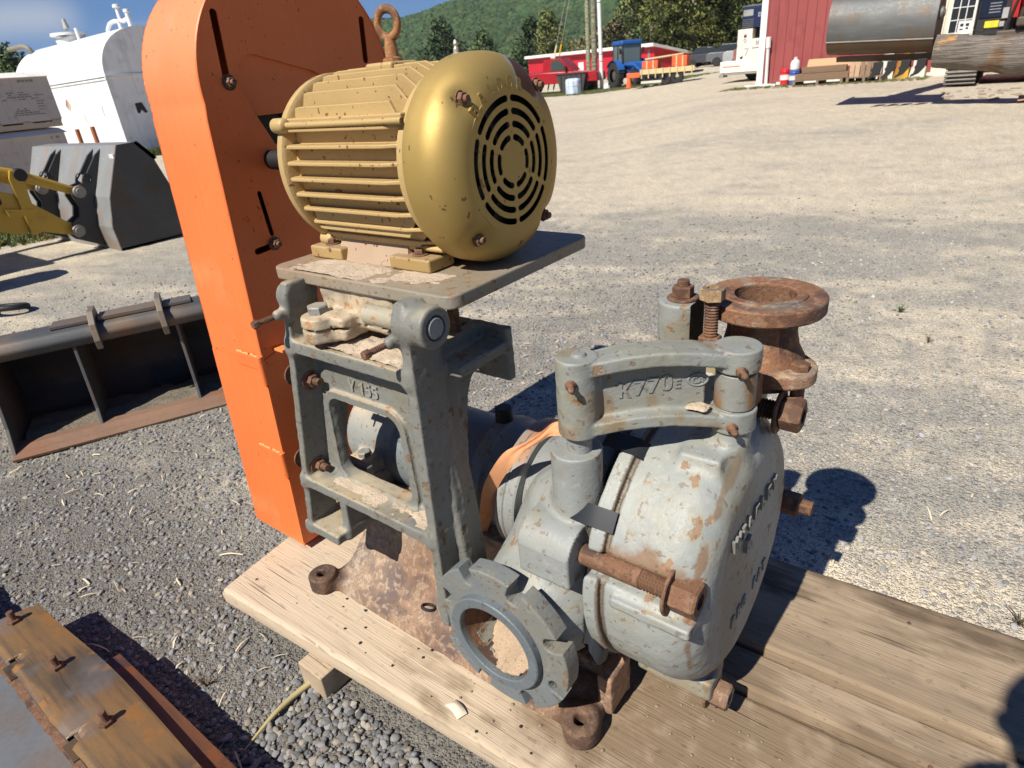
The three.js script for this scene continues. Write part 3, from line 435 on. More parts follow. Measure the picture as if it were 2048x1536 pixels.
// ---- electric motor (axis along x)
{
  const my = 1.163, mz = -0.90, R = 0.174;
  const P = (x, r, a) => V(x, my + r * Math.sin(a), mz - r * Math.cos(a));   // a measured from -z (right on the fan face) upwards
  // a part group keeps the motor together: thing > part > sub-part
  const body = part(PU, 'motor', (() => {
    const L = [rod(V(-1.115, my, mz), V(-0.79, my, mz), 0.138, 0.138, 40, 0.02), rod(V(-0.812, my, mz), V(-0.78, my, mz), 0.158, 0.158, 48, 0.03)];
    // side fins, level plates that follow the round outline
    for (const sd of [1, -1]) for (let k = 0; k < 8; k++) {
      const dy = 0.074 - k * 0.0285, t = Math.sqrt(0.166 * 0.166 - dy * dy), q = Math.sqrt(Math.max(0.0004, 0.136 * 0.136 - dy * dy)) - 0.004;
      L.push(prism([[-1.108, q], [-1.108, t - 0.012], [-1.096, t], [-0.835, t], [-0.812, t - 0.008], [-0.80, t - 0.014], [-0.80, q]].map(([x, z]) => [x, mz + sd * z]), 'xz', my + dy - 0.0032, my + dy + 0.0032, 0.0016));
    }
    // upright fins on top and below, shorter the further up they stand
    for (const up of [1, -1]) for (let k = 0; k < 11; k++) {
      const dz = -0.125 + k * 0.025, t = Math.sqrt(0.168 * 0.168 - dz * dz), q = Math.sqrt(0.136 * 0.136 - dz * dz) - 0.004, e = Math.abs(dz) < 0.03 ? 0.0 : 0;
      const cut = up > 0 ? 0.055 - Math.abs(dz) * 0.22 : 0.03;
      if (up < 0 && Math.abs(dz) < 0.07) continue;
      L.push(prism([[-1.108 + e, my + up * q], [-1.096 + cut * 0.25, my + up * (t - 0.002)], [-1.085 + cut * 0.3, my + up * t], [-0.862 + Math.abs(dz) * 0.22, my + up * t], [-0.805, my + up * (q + 0.012)], [-0.80, my + up * q]], 'xy', mz + dz - 0.0033, mz + dz + 0.0033, 0.0016));
    }
    // thick slanting shoulders between the two sets of fins
    for (const sz of [1, -1]) { L.push(bx(-1.108, -0.80, my + 0.084, my + 0.094, mz + sz * 0.122 - 0.018, mz + sz * 0.122 + 0.018, 0.003)); L.push(rod(V(-1.118, my + 0.083, mz + sz * 0.148), V(-0.79, my + 0.083, mz + sz * 0.148), 0.0055), rod(V(-1.118, my - 0.139, mz + sz * 0.092), V(-0.79, my - 0.139, mz + sz * 0.092), 0.0055)); }
    // junction pad under the eyebolt
    L.push(bx(-0.985, -0.915, my + 0.15, my + 0.172, mz - 0.035, mz + 0.035, 0.006));
    return G(L.map((g) => dusty(g, 0.35, 8, 3, [0.95, 0.92, 0.95])));
  })(), M.goldCast);
  part(body, 'end_bell', sharp(lathe([[0.03, -0.012], [0.09, -0.014], [0.125, -0.004], [0.158, 0.002], [0.166, 0.012], [0.166, 0.026], [0.158, 0.032], [0.13, 0.034]], V(-1.138, my, mz), X1, 64), 0.7), M.goldCast);
  for (const [dy, dz] of [[0.083, 0.15], [0.083, -0.15], [-0.141, 0.094], [-0.141, -0.094]]) part(body, 'clamp_lug', [lathe([[0, 0], [0.010, 0], [0.0135, 0.004], [0.0135, 0.03], [0.009, 0.036], [0, 0.037]], V(-1.132, my + dy, mz + dz), X1, 20)], M.goldCast);
  part(body, 'shaft', rod(V(-1.5, my, mz), V(-1.13, my, mz), 0.022), M.black);
  // fan cowl: a deep rounded pressing with dimples round its four bolts
  const bolts = [[0.107, 0.098], [-0.113, 0.094], [-0.113, -0.105], [0.113, -0.105]];
  const cowl = (() => {
    const prof = []; const A = [[0.1715, 0], [0.1735, 0.004], [0.174, 0.02], [0.1735, 0.036]];
    prof.push(...A); for (let i = 1; i <= 14; i++) { const t = i / 14 * Math.PI / 2; prof.push([0.1175 + 0.056 * Math.cos(t), 0.036 + 0.057 * Math.sin(t)]); }
    const g = lathe(prof, V(-0.780, my, mz), X1, 200); const p = g.attributes.position;
    for (let i = 0; i < p.count; i++) for (const [by, bz] of bolts) { const d = Math.hypot(p.getY(i) - my - by, p.getZ(i) - mz - bz); if (p.getX(i) > -0.75) p.setX(i, p.getX(i) - 0.0115 * Math.exp(-d * d / (2 * 0.0145 ** 2)) * cl((p.getX(i) + 0.75) / 0.03)); }
    g.computeVertexNormals();
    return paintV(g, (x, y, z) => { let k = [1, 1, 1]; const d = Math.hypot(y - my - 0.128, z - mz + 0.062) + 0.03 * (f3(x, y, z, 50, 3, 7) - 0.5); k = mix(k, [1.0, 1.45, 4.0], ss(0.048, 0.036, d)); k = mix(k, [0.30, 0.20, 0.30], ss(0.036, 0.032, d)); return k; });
  })();
  part(body, 'fan_cowl', cowl, M.gold);
  const vents = []; for (const [r0, r1] of [[0.034, 0.0445], [0.0545, 0.065], [0.0745, 0.085], [0.0945, 0.105]]) for (let k = 0; k < 6; k++) {
    const gap = 0.0085 / ((r0 + r1) / 2), a0 = Math.PI / 2 + k * Math.PI / 3 + gap, a1 = Math.PI / 2 + (k + 1) * Math.PI / 3 - gap, rm = (r1 - r0) / 2, rc = (r0 + r1) / 2, pts = [];
    for (let i = 0; i <= 14; i++) { const a = a0 + (a1 - a0) * i / 14; pts.push([r1 * Math.cos(a), r1 * Math.sin(a)]); }
    for (let i = 1; i < 6; i++) { const t = i / 6 * Math.PI; pts.push([rc * Math.cos(a1) + rm * Math.cos(a1 + t), rc * Math.sin(a1) + rm * Math.sin(a1 + t)]); }
    for (let i = 14; i >= 0; i--) { const a = a0 + (a1 - a0) * i / 14; pts.push([r0 * Math.cos(a), r0 * Math.sin(a)]); }
    for (let i = 1; i < 6; i++) { const t = i / 6 * Math.PI; pts.push([rc * Math.cos(a0) + rm * Math.cos(a0 + Math.PI + t), rc * Math.sin(a0) + rm * Math.sin(a0 + Math.PI + t)]); }
    vents.push(pts);
  }
  const disc = new THREE.Shape(); disc.absarc(0, 0, 0.1178, 0, Math.PI * 2);
  for (const v of vents) disc.holes.push(new THREE.Path(v.map(([x, y]) => new THREE.Vector2(x, y))));
  const gr = extrude(disc, 'xy', -0.0018, 0, 0, 48);
  part(body, 'vent_grille', place(gr, V(-0.687, my, mz), V(0, 0, -1), Y1), M.gold);
  part(body, 'cooling_fan', [rod(V(-0.735, my, mz), V(-0.72, my, mz), 0.15, 0.15, 40), rod(V(-0.72, my, mz), V(-0.70, my, mz), 0.025)], M.black);
  for (let k = 0; k < 9; k++) part(body, 'fan_blade', place(bx(0.03, 0.14, -0.002, 0.002, -0.012, 0.012, 0).rotateZ(k * Math.PI * 2 / 9), V(-0.713, my, mz), V(0, 0, -1), Y1), M.black);
  const word = 'BALDOR'; for (let i = 0; i < 6; i++) { const a = 2.36 - i * 0.21, g = letters(word[i], 0.0195, 0.004); { const p = g.attributes.position; for (let i2 = 0; i2 < p.count; i2++) p.setZ(i2, p.getZ(i2) - 0.17 * p.getY(i2)); } g.rotateZ(a - Math.PI / 2); g.translate(0.1135 * Math.cos(a), 0.1135 * Math.sin(a), 0); part(body, 'letter', place(g, V(-0.6895, my, mz), V(0, 0, -1), Y1), M.gold); }
  for (const [by, bz] of bolts) { const p = V(-0.707, my + by, mz + bz); part(body, 'cowl_bolt', [washer(p, X1, 0.0125, 0.002), hex(V(p.x + 0.002, p.y, p.z), X1, 0.0105, 0.008), rod(V(p.x + 0.01, p.y, p.z), V(p.x + 0.017, p.y, p.z), 0.0058)], M.rust); }
  const ring = new THREE.TorusGeometry(0.0195, 0.0066, 14, 40); ring.scale(1, 1.15, 1); ring.rotateY(0.35).translate(-0.945, 1.396, mz);
  part(body, 'lifting_eye', [ring, sharp(lathe([[0.018, 0], [0.018, 0.005], [0.012, 0.008], [0.0115, 0.022], [0.009, 0.038], [0, 0.04]], V(-0.945, 1.335, mz), Y1, 24))], (() => { const m = std(tRust, 0.12, { bumpScale: 0.0012, color: new THREE.Color(1.9, 1.7, 1.2) }); return m; })());
  part(body, 'grease_fitting', [hex(V(-0.79, my + 0.166, mz), Y1, 0.007, 0.008), sharp(lathe([[0.005, 0], [0.005, 0.006], [0.003, 0.009], [0.0045, 0.014], [0.002, 0.019], [0, 0.019]], V(-0.79, my + 0.174, mz), Y1, 14))], flat(0.5, 0.46, 0.38, { metalness: 0.6, roughness: 0.4 }));
  // feet
  for (const sz of [1, -1]) {
    const z = (a) => mz + sz * a;
    const foot = part(body, 'foot', [
      ...[[-1.145, -1.045], [-0.905, -0.80]].map(([a, b]) => dusty(bx(a, b, 0.987, 1.012, Math.min(z(0.055), z(0.125)), Math.max(z(0.055), z(0.125)), 0.005), 0.8, 20, 4, [0.75, 0.8, 1.2], 0.8)),
      dusty(hexa([[-1.075, 0.987, z(sz > 0 ? 0.115 : 0.03)], [-0.865, 0.987, z(sz > 0 ? 0.115 : 0.03)], [-0.865, 0.987, z(sz > 0 ? 0.03 : 0.115)], [-1.075, 0.987, z(sz > 0 ? 0.03 : 0.115)], [-1.06, 1.055, z(sz > 0 ? 0.085 : 0.03)], [-0.885, 1.055, z(sz > 0 ? 0.085 : 0.03)], [-0.885, 1.055, z(sz > 0 ? 0.03 : 0.085)], [-1.06, 1.055, z(sz > 0 ? 0.03 : 0.085)]].map((q, i) => q)), 0.0, 20, 4)].map((g, i) => i === 2 ? paintV(g, (x, y, zz) => { const k = f3(x, y, zz, 30, 3); return [0.72 + 0.25 * k, 0.78 + 0.2 * k, 1.25 + 0.3 * k]; }) : g), M.goldCast, 'gold motor foot covered in pale dust');
    for (const x of [-1.10, -0.845]) part(body, 'foot_bolt', [washer(V(x, 1.012, z(0.098)), Y1, 0.016, 0.003), hex(V(x, 1.015, z(0.098)), Y1, 0.0115, 0.009)], M.rust);
  }
}

// ---- motor plate
{
  const s = asShape(rrect(-1.175, -0.675, -1.125, -0.692, 0.028));
  const g = extrude(s, 'xz', 0.962, 0.986, 0.003);
  const slab = sheet((a, b) => V(-1.17 + 0.49 * a, 0.9862, -1.118 + 0.42 * b), 90, 80);
  const pl = part(PU, 'motor_plate', paintV(g, (x, y, z) => { const k = f3(x, y, z, 10, 4, 2); return mix([1.0, 0.88, 0.72], [1.35, 0.95, 0.66], ss(0.42, 0.62, k)); }), M.paint, 'flat grey steel plate under the motor, rust stained and dusty');
  part(pl, 'dust', drift(-1.15, -0.82, -0.80, -0.695, 0.9862, 0.006, (a, b) => ss(0, 0.25, a) * ss(1, 0.6, a) * (0.35 + 0.9 * b * 0 + 0.75 * ss(0.1, 0.4, b) * (1.0 - 0.55 * b)), 22, 5), M.dust, null, 'stuff');
  part(pl, 'dust', drift(-0.92, -0.70, -0.80, -0.70, 0.9862, 0.003, (a, b) => 0.62 * ss(0, 0.3, a) * ss(1, 0.6, a) * ss(0, 0.2, b) * ss(1, 0.5, b), 30, 8), M.dust, null, 'stuff');
  // hinge block and adjusting clamp under the plate
  const hb = part(PU, 'hinge_block', nets((x, y, z) => {
    let d = dBox(x, y, z, -0.935, 0.928, -0.735, 0.105, 0.045, 0.034, 0.012);
    d = smin(d, dCyl(Math.hypot(x + 0.995, z + 0.660), 0.036, y, 0.872, 0.922, 0.005), 0.008);
    d = smin(d, dBox(x, y, z, -0.965, 0.897, -0.69, 0.035, 0.023, 0.03, 0.008), 0.012);
    d = Math.max(d, -(Math.max(Math.abs(y - 0.898) - 0.0025, -(z + 0.715))));
    return d + 0.004 * (n3(x * 60, y * 60, z * 60) - 0.5);
  }, [-1.07, 0.86, -0.78], [-0.80, 0.985, -0.625], 0.0045), M.paint);
  hb.geometry = paintV(hb.geometry, (x, y, z) => { const k = f3(x, y, z, 26, 4, 2); return mix([1.35, 1.1, 0.85], [2.0, 1.58, 1.15], ss(0.3, 0.6, k)); });
  const cb = part(hb, 'clamp_bolt', hex(V(-0.999, 0.921, -0.663), Y1, 0.021, 0.017), M.paint); cb.geometry = dusty(cb.geometry, 0.4);
  part(PU, 'hinge_shaft', [rod(V(-0.86, 0.94, -0.668), V(-0.70, 0.94, -0.668), 0.0185)].map((g) => paintV(g, () => [1.5, 1.3, 1.0])), M.paint);
}

// ---- motor stand: a cast frame that leans back a little
{
  const zf = (y) => -0.651 + (1 - y) * 0.07, q = (y0, y1, a, b, y) => a + (b - a) * (y - y0) / (y1 - y0);
  const f = (x, y, z) => {
    const Z = z - zf(y);                             // 0 on the front plane, negative behind it
    const xl = q(0.37, 0.96, -1.158, -1.085, y), xr = q(0.37, 0.96, -0.726, -0.752, y), xo = q(0.37, 0.88, -0.694, -0.766, y);
    // window panel
    let d = dBox(x, y, Z, (xl + xo) / 2, 0.665, -0.064, (xo - xl) / 2, 0.185, 0.010, 0.004);
    const wx0 = q(0.53, 0.72, -1.052, -1.062, y), wx1 = q(0.53, 0.72, -0.826, -0.848, y); { const cx = (wx0 + wx1) / 2, hx = (wx1 - wx0) / 2, ax_ = Math.abs(x - cx) - hx + 0.03, ay = Math.abs(y - 0.627) - 0.093 + 0.03; const w = Math.hypot(Math.max(ax_, 0), Math.max(ay, 0)) + Math.min(Math.max(ax_, ay), 0) - 0.03; d = smax(d, -w, 0.012); d = smin(d, Math.max(Math.abs(w - 0.009) - 0.009, Math.abs(Z + 0.058) - 0.013), 0.008); }
    // upright ribs
    d = smin(d, dBox(x, y, Z, xl + 0.009, 0.67, -0.036, 0.010, 0.305, 0.037, 0.004), 0.014);
    d = smin(d, dBox(x, y, Z, xr, 0.655, -0.036, 0.0115, 0.335, 0.037, 0.003), 0.010);
    d = smin(d, Math.max(dBox(x, y, Z, (xr + xo) / 2, 0.60, -0.066, (xo - xr) / 2 + 0.002, 0.29, 0.011, 0.004), 0), 0.012);
    d = smin(d, dBox(x, y, Z, xo - 0.008, 0.60, -0.085, 0.009, 0.28, 0.03, 0.004), 0.01);
    // shelves
    d = smin(d, dBox(x, y, Z, (xl + xr) / 2, 0.845, -0.040, (xr - xl) / 2, 0.013, 0.042, 0.004), 0.02);
    d = smin(d, dBox(x, y, Z, (xl + xr) / 2, 0.517, -0.034, (xr - xl) / 2, 0.012, 0.038, 0.004), 0.02);
    // lower left foot: a small pocketed bracket
    d = smin(d, dBox(x, y, Z, -1.105, 0.385, -0.06, 0.062, 0.012, 0.062, 0.005), 0.012);
    d = smin(d, dBox(x, y, Z, -1.105, 0.44, -0.115, 0.06, 0.075, 0.012, 0.004), 0.012);
    d = smin(d, dBox(x, y, Z, -1.05, 0.425, -0.075, 0.011, 0.05, 0.045, 0.004), 0.02);
    // top bosses for the hinge shaft
    d = smin(d, dCyl(Math.hypot(y - 0.945, z + 0.668), 0.027, x, -1.10, -1.064, 0.006), 0.012);
    d = smin(d, dCyl(Math.hypot(y - 0.940, z + 0.668), 0.0365, x, -0.765, -0.694, 0.006), 0.016);
    for (const bxx of [-1.085, -0.768]) d = smin(d, dCone(x, y, z, [bxx, 0.915, -0.66], [bxx, 0.915, -0.63], 0.013, 0.011), 0.01);
    // shelf and side wings reaching back under the plate
    const top = 0.873; for (const sx of [xo - 0.009, -1.10]) { const w = Math.max(Math.abs(x - sx) - 0.012, y - top, 0.79 - 0.22 * Math.pow(ss(-0.82, -0.70, z), 1.5) - y, z + 0.70, -(z + 0.862)); d = smin(d, w * 0.8, 0.01); }
    d = smin(d, Math.max(dBox(x, y, z, -0.90, 0.835, -0.79, 0.2, 0.011, 0.072, 0.004), -dBox(x, y, z, -0.86, 0.835, -0.80, 0.09, 0.05, 0.03, 0.02)), 0.01);
    d = smin(d, dBox(x, y, z, -0.90, 0.815, -0.862, 0.2, 0.055, 0.010, 0.004), 0.01);
    d = smax(d, y - 0.981, 0.006); d = Math.max(d, -dCyl(Math.hypot(y - 0.940, z + 0.668), 0.021, x, -0.703, -0.69, 0));
    return d + 0.0016 * (n3(x * 70, y * 70, z * 70, 4) - 0.5);
  };
  const st = part(PU, 'motor_stand', nets(f, [-1.19, 0.30, -0.885], [-0.655, 0.99, -0.592], 0.0032), M.paint, 'dusty grey cast iron stand with a window under the motor plate');
  st.geometry = dusty(st.geometry, 0.9, 9, 1, [1.75, 1.42, 1.02], 0.72);
  part(st, 'hinge_pin', rod(V(-0.72, 0.94, -0.668), V(-0.6925, 0.94, -0.668), 0.0185), M.paint);
  for (const x of [-1.085, -0.768]) part(st, 'set_screw', [thread(V(x, 0.915, -0.645), V(x - 0.006, 0.912, -0.585), 0.0058, 0.004), hex(V(x - 0.0055, 0.912, -0.588), V(-0.1, -0.05, 1), 0.0085, 0.012)], M.rust);
  const dr = part(st, 'dust', drift(-1.085, -0.765, zf(0.86) - 0.078, zf(0.86) - 0.004, 0.8582, 0.012, (a, b) => 0.85 * ss(0, 0.06, a) * ss(1, 0.94, a) * (0.55 + 0.5 * ss(0.9, 0.3, b)), 20, 1), M.dust, null, 'stuff');
  part(st, 'dust', drift(-1.10, -0.75, zf(0.53) - 0.066, zf(0.53) - 0.004, 0.529, 0.006, (a, b) => 0.8 * ss(0, 0.2, a) * ss(1, 0.94, a) * (0.45 + 0.45 * ss(0.9, 0.4, b)), 26, 3), M.dust, null, 'stuff');
  for (const [y, z] of [[0.757, -0.668], [0.545, -0.652]]) { const x = q(0.37, 0.96, -1.158, -1.085, y) + 0.019; part(st, 'guard_stud', [washer(V(x, y, z), X1, 0.0225, 0.003), hex(V(x + 0.003, y, z), X1, 0.0135, 0.012), thread(V(x + 0.014, y, z), V(x + 0.032, y, z), 0.0085, 0.004), rod(V(x - 0.075, y, z), V(x, y, z), 0.0085), washer(V(x - 0.06, y, z), X1, 0.024, 0.004)], M.rust); }
  const w = 'Y 155'; { const g = letters(w, 0.026, 0.004); part(st, 'letter', place(g, V(-0.945, 0.748, zf(0.75) - 0.0545), X1, V(0, 1, -0.07)), M.paint).geometry = dusty(place(letters(w, 0.026, 0.004), V(-0.945, 0.748, zf(0.75) - 0.0545), X1, V(0, 1, -0.07)).translate(0.85, -0.12, 0.93), 0.3); }
  part(st, 'cable_ring', [new THREE.TorusGeometry(0.014, 0.0035, 8, 24).rotateX(1.1).translate(-0.80, 0.30, -0.63)], M.rubber);
  part(PU, 'jack_bolt', [thread(V(-0.78, 0.846, -0.80), V(-0.78, 0.965, -0.80), 0.012, 0.005), hex(V(-0.78, 0.846, -0.80), Y1, 0.022, 0.018)], M.rust);
}
// ---- belt guard: sheet-metal box with a round top, open slots and a hinged lower door
{
  const xf = -1.40, xb = -1.642, cy = 1.312, cz = -1.042, R = 0.270, yb = 0.137;
  const out = [];                                     // outline (z, y), from front bottom over the top to back bottom
  const fz = (y) => -0.709 - 0.0525 * (y - yb);       // front edge
  const pts = []; for (let i = 0; i <= 24; i++) { const y = yb + (1.262 - yb) * i / 24; pts.push([fz(y), y]); }
  const a0 = -0.13, a1 = Math.PI + 0.2; for (let i = 1; i <= 56; i++) { const a = a0 + (a1 - a0) * i / 56; pts.push([cz + R * Math.cos(a), cy + R * Math.sin(a)]); }
  pts.push([-1.185, yb]);
  const outline = pts;
  const slot = (z0, y0, z1, y1, r) => { const d = Math.atan2(y1 - y0, z1 - z0), P = []; for (let i = 0; i <= 6; i++) { const t = d + Math.PI / 2 + i / 6 * Math.PI; P.push([z0 + r * Math.cos(t), y0 + r * Math.sin(t)]); } for (let i = 0; i <= 6; i++) { const t = d - Math.PI / 2 + i / 6 * Math.PI; P.push([z1 + r * Math.cos(t), y1 + r * Math.sin(t)]); } return P; };
  const drop = []; for (let i = 0; i <= 20; i++) { const t = -0.35 + i / 20 * (Math.PI + 0.3); drop.push([-0.98 + 0.105 * Math.cos(t), 1.255 + 0.105 * Math.sin(t)]); } drop.push([-1.06, 0.98], [-0.955, 0.96]);
  const holes = [slot(-0.845, 1.462, -0.838, 1.345, 0.0085), slot(-1.245, 1.45, -1.238, 1.36, 0.0085), slot(-0.846, 1.095, -0.852, 1.0, 0.006), slot(-0.803, 0.968, -0.845, 0.972, 0.0075)];
  const teardrop = []; for (let i = 0; i <= 22; i++) { const t = 0.9 - 0.0 + i / 22 * 2.5; teardrop.push([-0.935 - 0.03 + 0.075 * Math.cos(Math.PI - t + 0.9 - 0.5), 1.315 + 0.075 * Math.sin(t)]); }
  const open = []; { const c0 = [-0.925, 1.305, 0.05]; for (let i = 0; i <= 14; i++) { const t = 3.5 - i / 14 * 2.6; open.push([c0[0] - 0 + c0[2] * -Math.cos(t), c0[1] + c0[2] * Math.sin(t)]); } }
  // opening round the shaft: round shoulder towards the front, running back to the motor
  const op = [[-0.863, 1.341], [-0.865, 1.348], [-0.871, 1.36], [-0.88, 1.369], [-0.892, 1.378], [-0.903, 1.383], [-0.913, 1.383], [-0.921, 1.382], [-1.064, 1.344], [-1.2, 1.28], [-1.15, 1.12], [-0.919, 1.195], [-0.888, 1.259], [-0.87, 1.304]];
  const front = prism(outline, 'zy', xf - 0.003, xf, 0, [...holes, op]);
  const gd = part(PU, 'belt_guard', front, M.orange, 'tall orange sheet metal belt guard with rounded top');
  const st = sheet((a, b) => { const k = a * (outline.length - 1), i = Math.min(outline.length - 2, Math.floor(k)), t = k - i; return V(xb + (xf - xb) * b, outline[i][1] + (outline[i + 1][1] - outline[i][1]) * t, outline[i][0] + (outline[i + 1][0] - outline[i][0]) * t); }, 160, 24);
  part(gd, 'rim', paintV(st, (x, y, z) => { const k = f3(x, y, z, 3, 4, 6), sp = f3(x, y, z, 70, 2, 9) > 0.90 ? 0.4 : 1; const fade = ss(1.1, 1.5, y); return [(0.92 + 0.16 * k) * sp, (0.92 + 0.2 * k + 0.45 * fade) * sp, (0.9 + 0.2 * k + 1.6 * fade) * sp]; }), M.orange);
  part(gd, 'flange_edge', sheet((a, b) => { const k = a * 80, i = Math.min(79, Math.floor(k)), t = k - i, z = outline[i][0] + (outline[i + 1][0] - outline[i][0]) * t, y = outline[i][1] + (outline[i + 1][1] - outline[i][1]) * t; const an = b * Math.PI * 1.0; return V(xf + 0.0035 * Math.sin(an) - 0.0005, y, z + 0.0028 - 0.006 * b); }, 160, 6), M.orange);
  part(gd, 'back_panel', prism(outline, 'zy', xb, xb + 0.003, 0, [slot(-0.872, 1.455, -0.865, 1.385, 0.018), slot(-0.79, 0.965, -0.84, 0.972, 0.02)]), M.orange);
  part(gd, 'slide_plate', prism([[-0.856, 1.354], [-0.885, 1.387], [-0.911, 1.393], [-0.926, 1.393], [-1.076, 1.355], [-1.23, 1.33], [-1.23, 1.259], [-0.858, 1.259], [-0.851, 1.304]], 'zy', xf - 0.011, xf - 0.0085), M.orange);
  part(gd, 'bottom_panel', bx(xb, xf, yb, yb + 0.003, -1.185, -0.709, 0), M.orange);
  part(gd, 'drive_belt', [bx(-1.56, -1.48, 0.45, 1.16, -0.80, -0.785, 0.003), bx(-1.56, -1.48, 0.45, 1.16, -1.115, -1.10, 0.003), rod(V(-1.565, my2(), -0.90), V(-1.44, my2(), -0.90), 0.13, 0.13, 32)], M.black);
  // lower door: raised lap, two strap hinges
  part(gd, 'door_panel', [prism([[fz(0.15) + 0.0022, 0.15], [fz(0.705) + 0.0022, 0.705], [fz(0.705) - 0.06, 0.722], [-1.17, 0.722], [-1.17, 0.15]], 'zy', xf - 0.0002, xf + 0.0025), bx(xb + 0.004, xf + 0.0025, 0.15, 0.700, fz(0.42) - 0.0005, fz(0.42) + 0.0012, 0).applyMatrix4(new THREE.Matrix4().makeTranslation(0, -0.42, -fz(0.42))).rotateX(-0.0525).translate(0, 0.42, fz(0.42) + 0.0016)], M.orange);
  for (const y of [0.70, 0.425]) {
    const z = fz(y) + 0.003;
    const hg = part(gd, 'hinge', [bx(xf - 0.105, xf - 0.002, y - 0.017, y + 0.017, z - 0.001, z + 0.0055, 0.001), rod(V(xf + 0.001, y - 0.055, z + 0.005), V(xf + 0.001, y + 0.022, z + 0.002), 0.0088), bx(xf, xf + 0.003, y - 0.06, y - 0.008, z - 0.045, z, 0.001)], M.orange);
    part(hg, 'weld_bead', [...Array(7)].map((_, i) => new THREE.SphereGeometry(0.0058, 8, 6).scale(1.5, 0.8, 0.5).translate(xf - 0.1 + i * 0.013 + (i > 3 ? 0.012 : 0), y + 0.017 + 0.0015 * Math.sin(i * 2.1), z + 0.0005)), std(tOrange, 0.7, { color: new THREE.Color(0.95, 1.9, 3.2) }));
  }
  for (const [z, y] of [[-0.84, 1.331], [-0.852, 0.976]]) part(gd, 'slot_bolt', [washer(V(xf, y, z), X1, 0.0165, 0.003), washer(V(xf + 0.003, y, z), X1, 0.0125, 0.003), hex(V(xf + 0.006, y, z), X1, 0.0105, 0.009), rod(V(xf + 0.014, y, z), V(xf + 0.024, y, z), 0.006)], M.rust);
  part(gd, 'door_latch', bx(xf, xf + 0.04, 0.722, 0.729, -0.80, -0.775, 0.001), std(tOrange, 0.7, { color: new THREE.Color(1, 1.6, 2.2) }));
}
function my2() { return 1.163; }
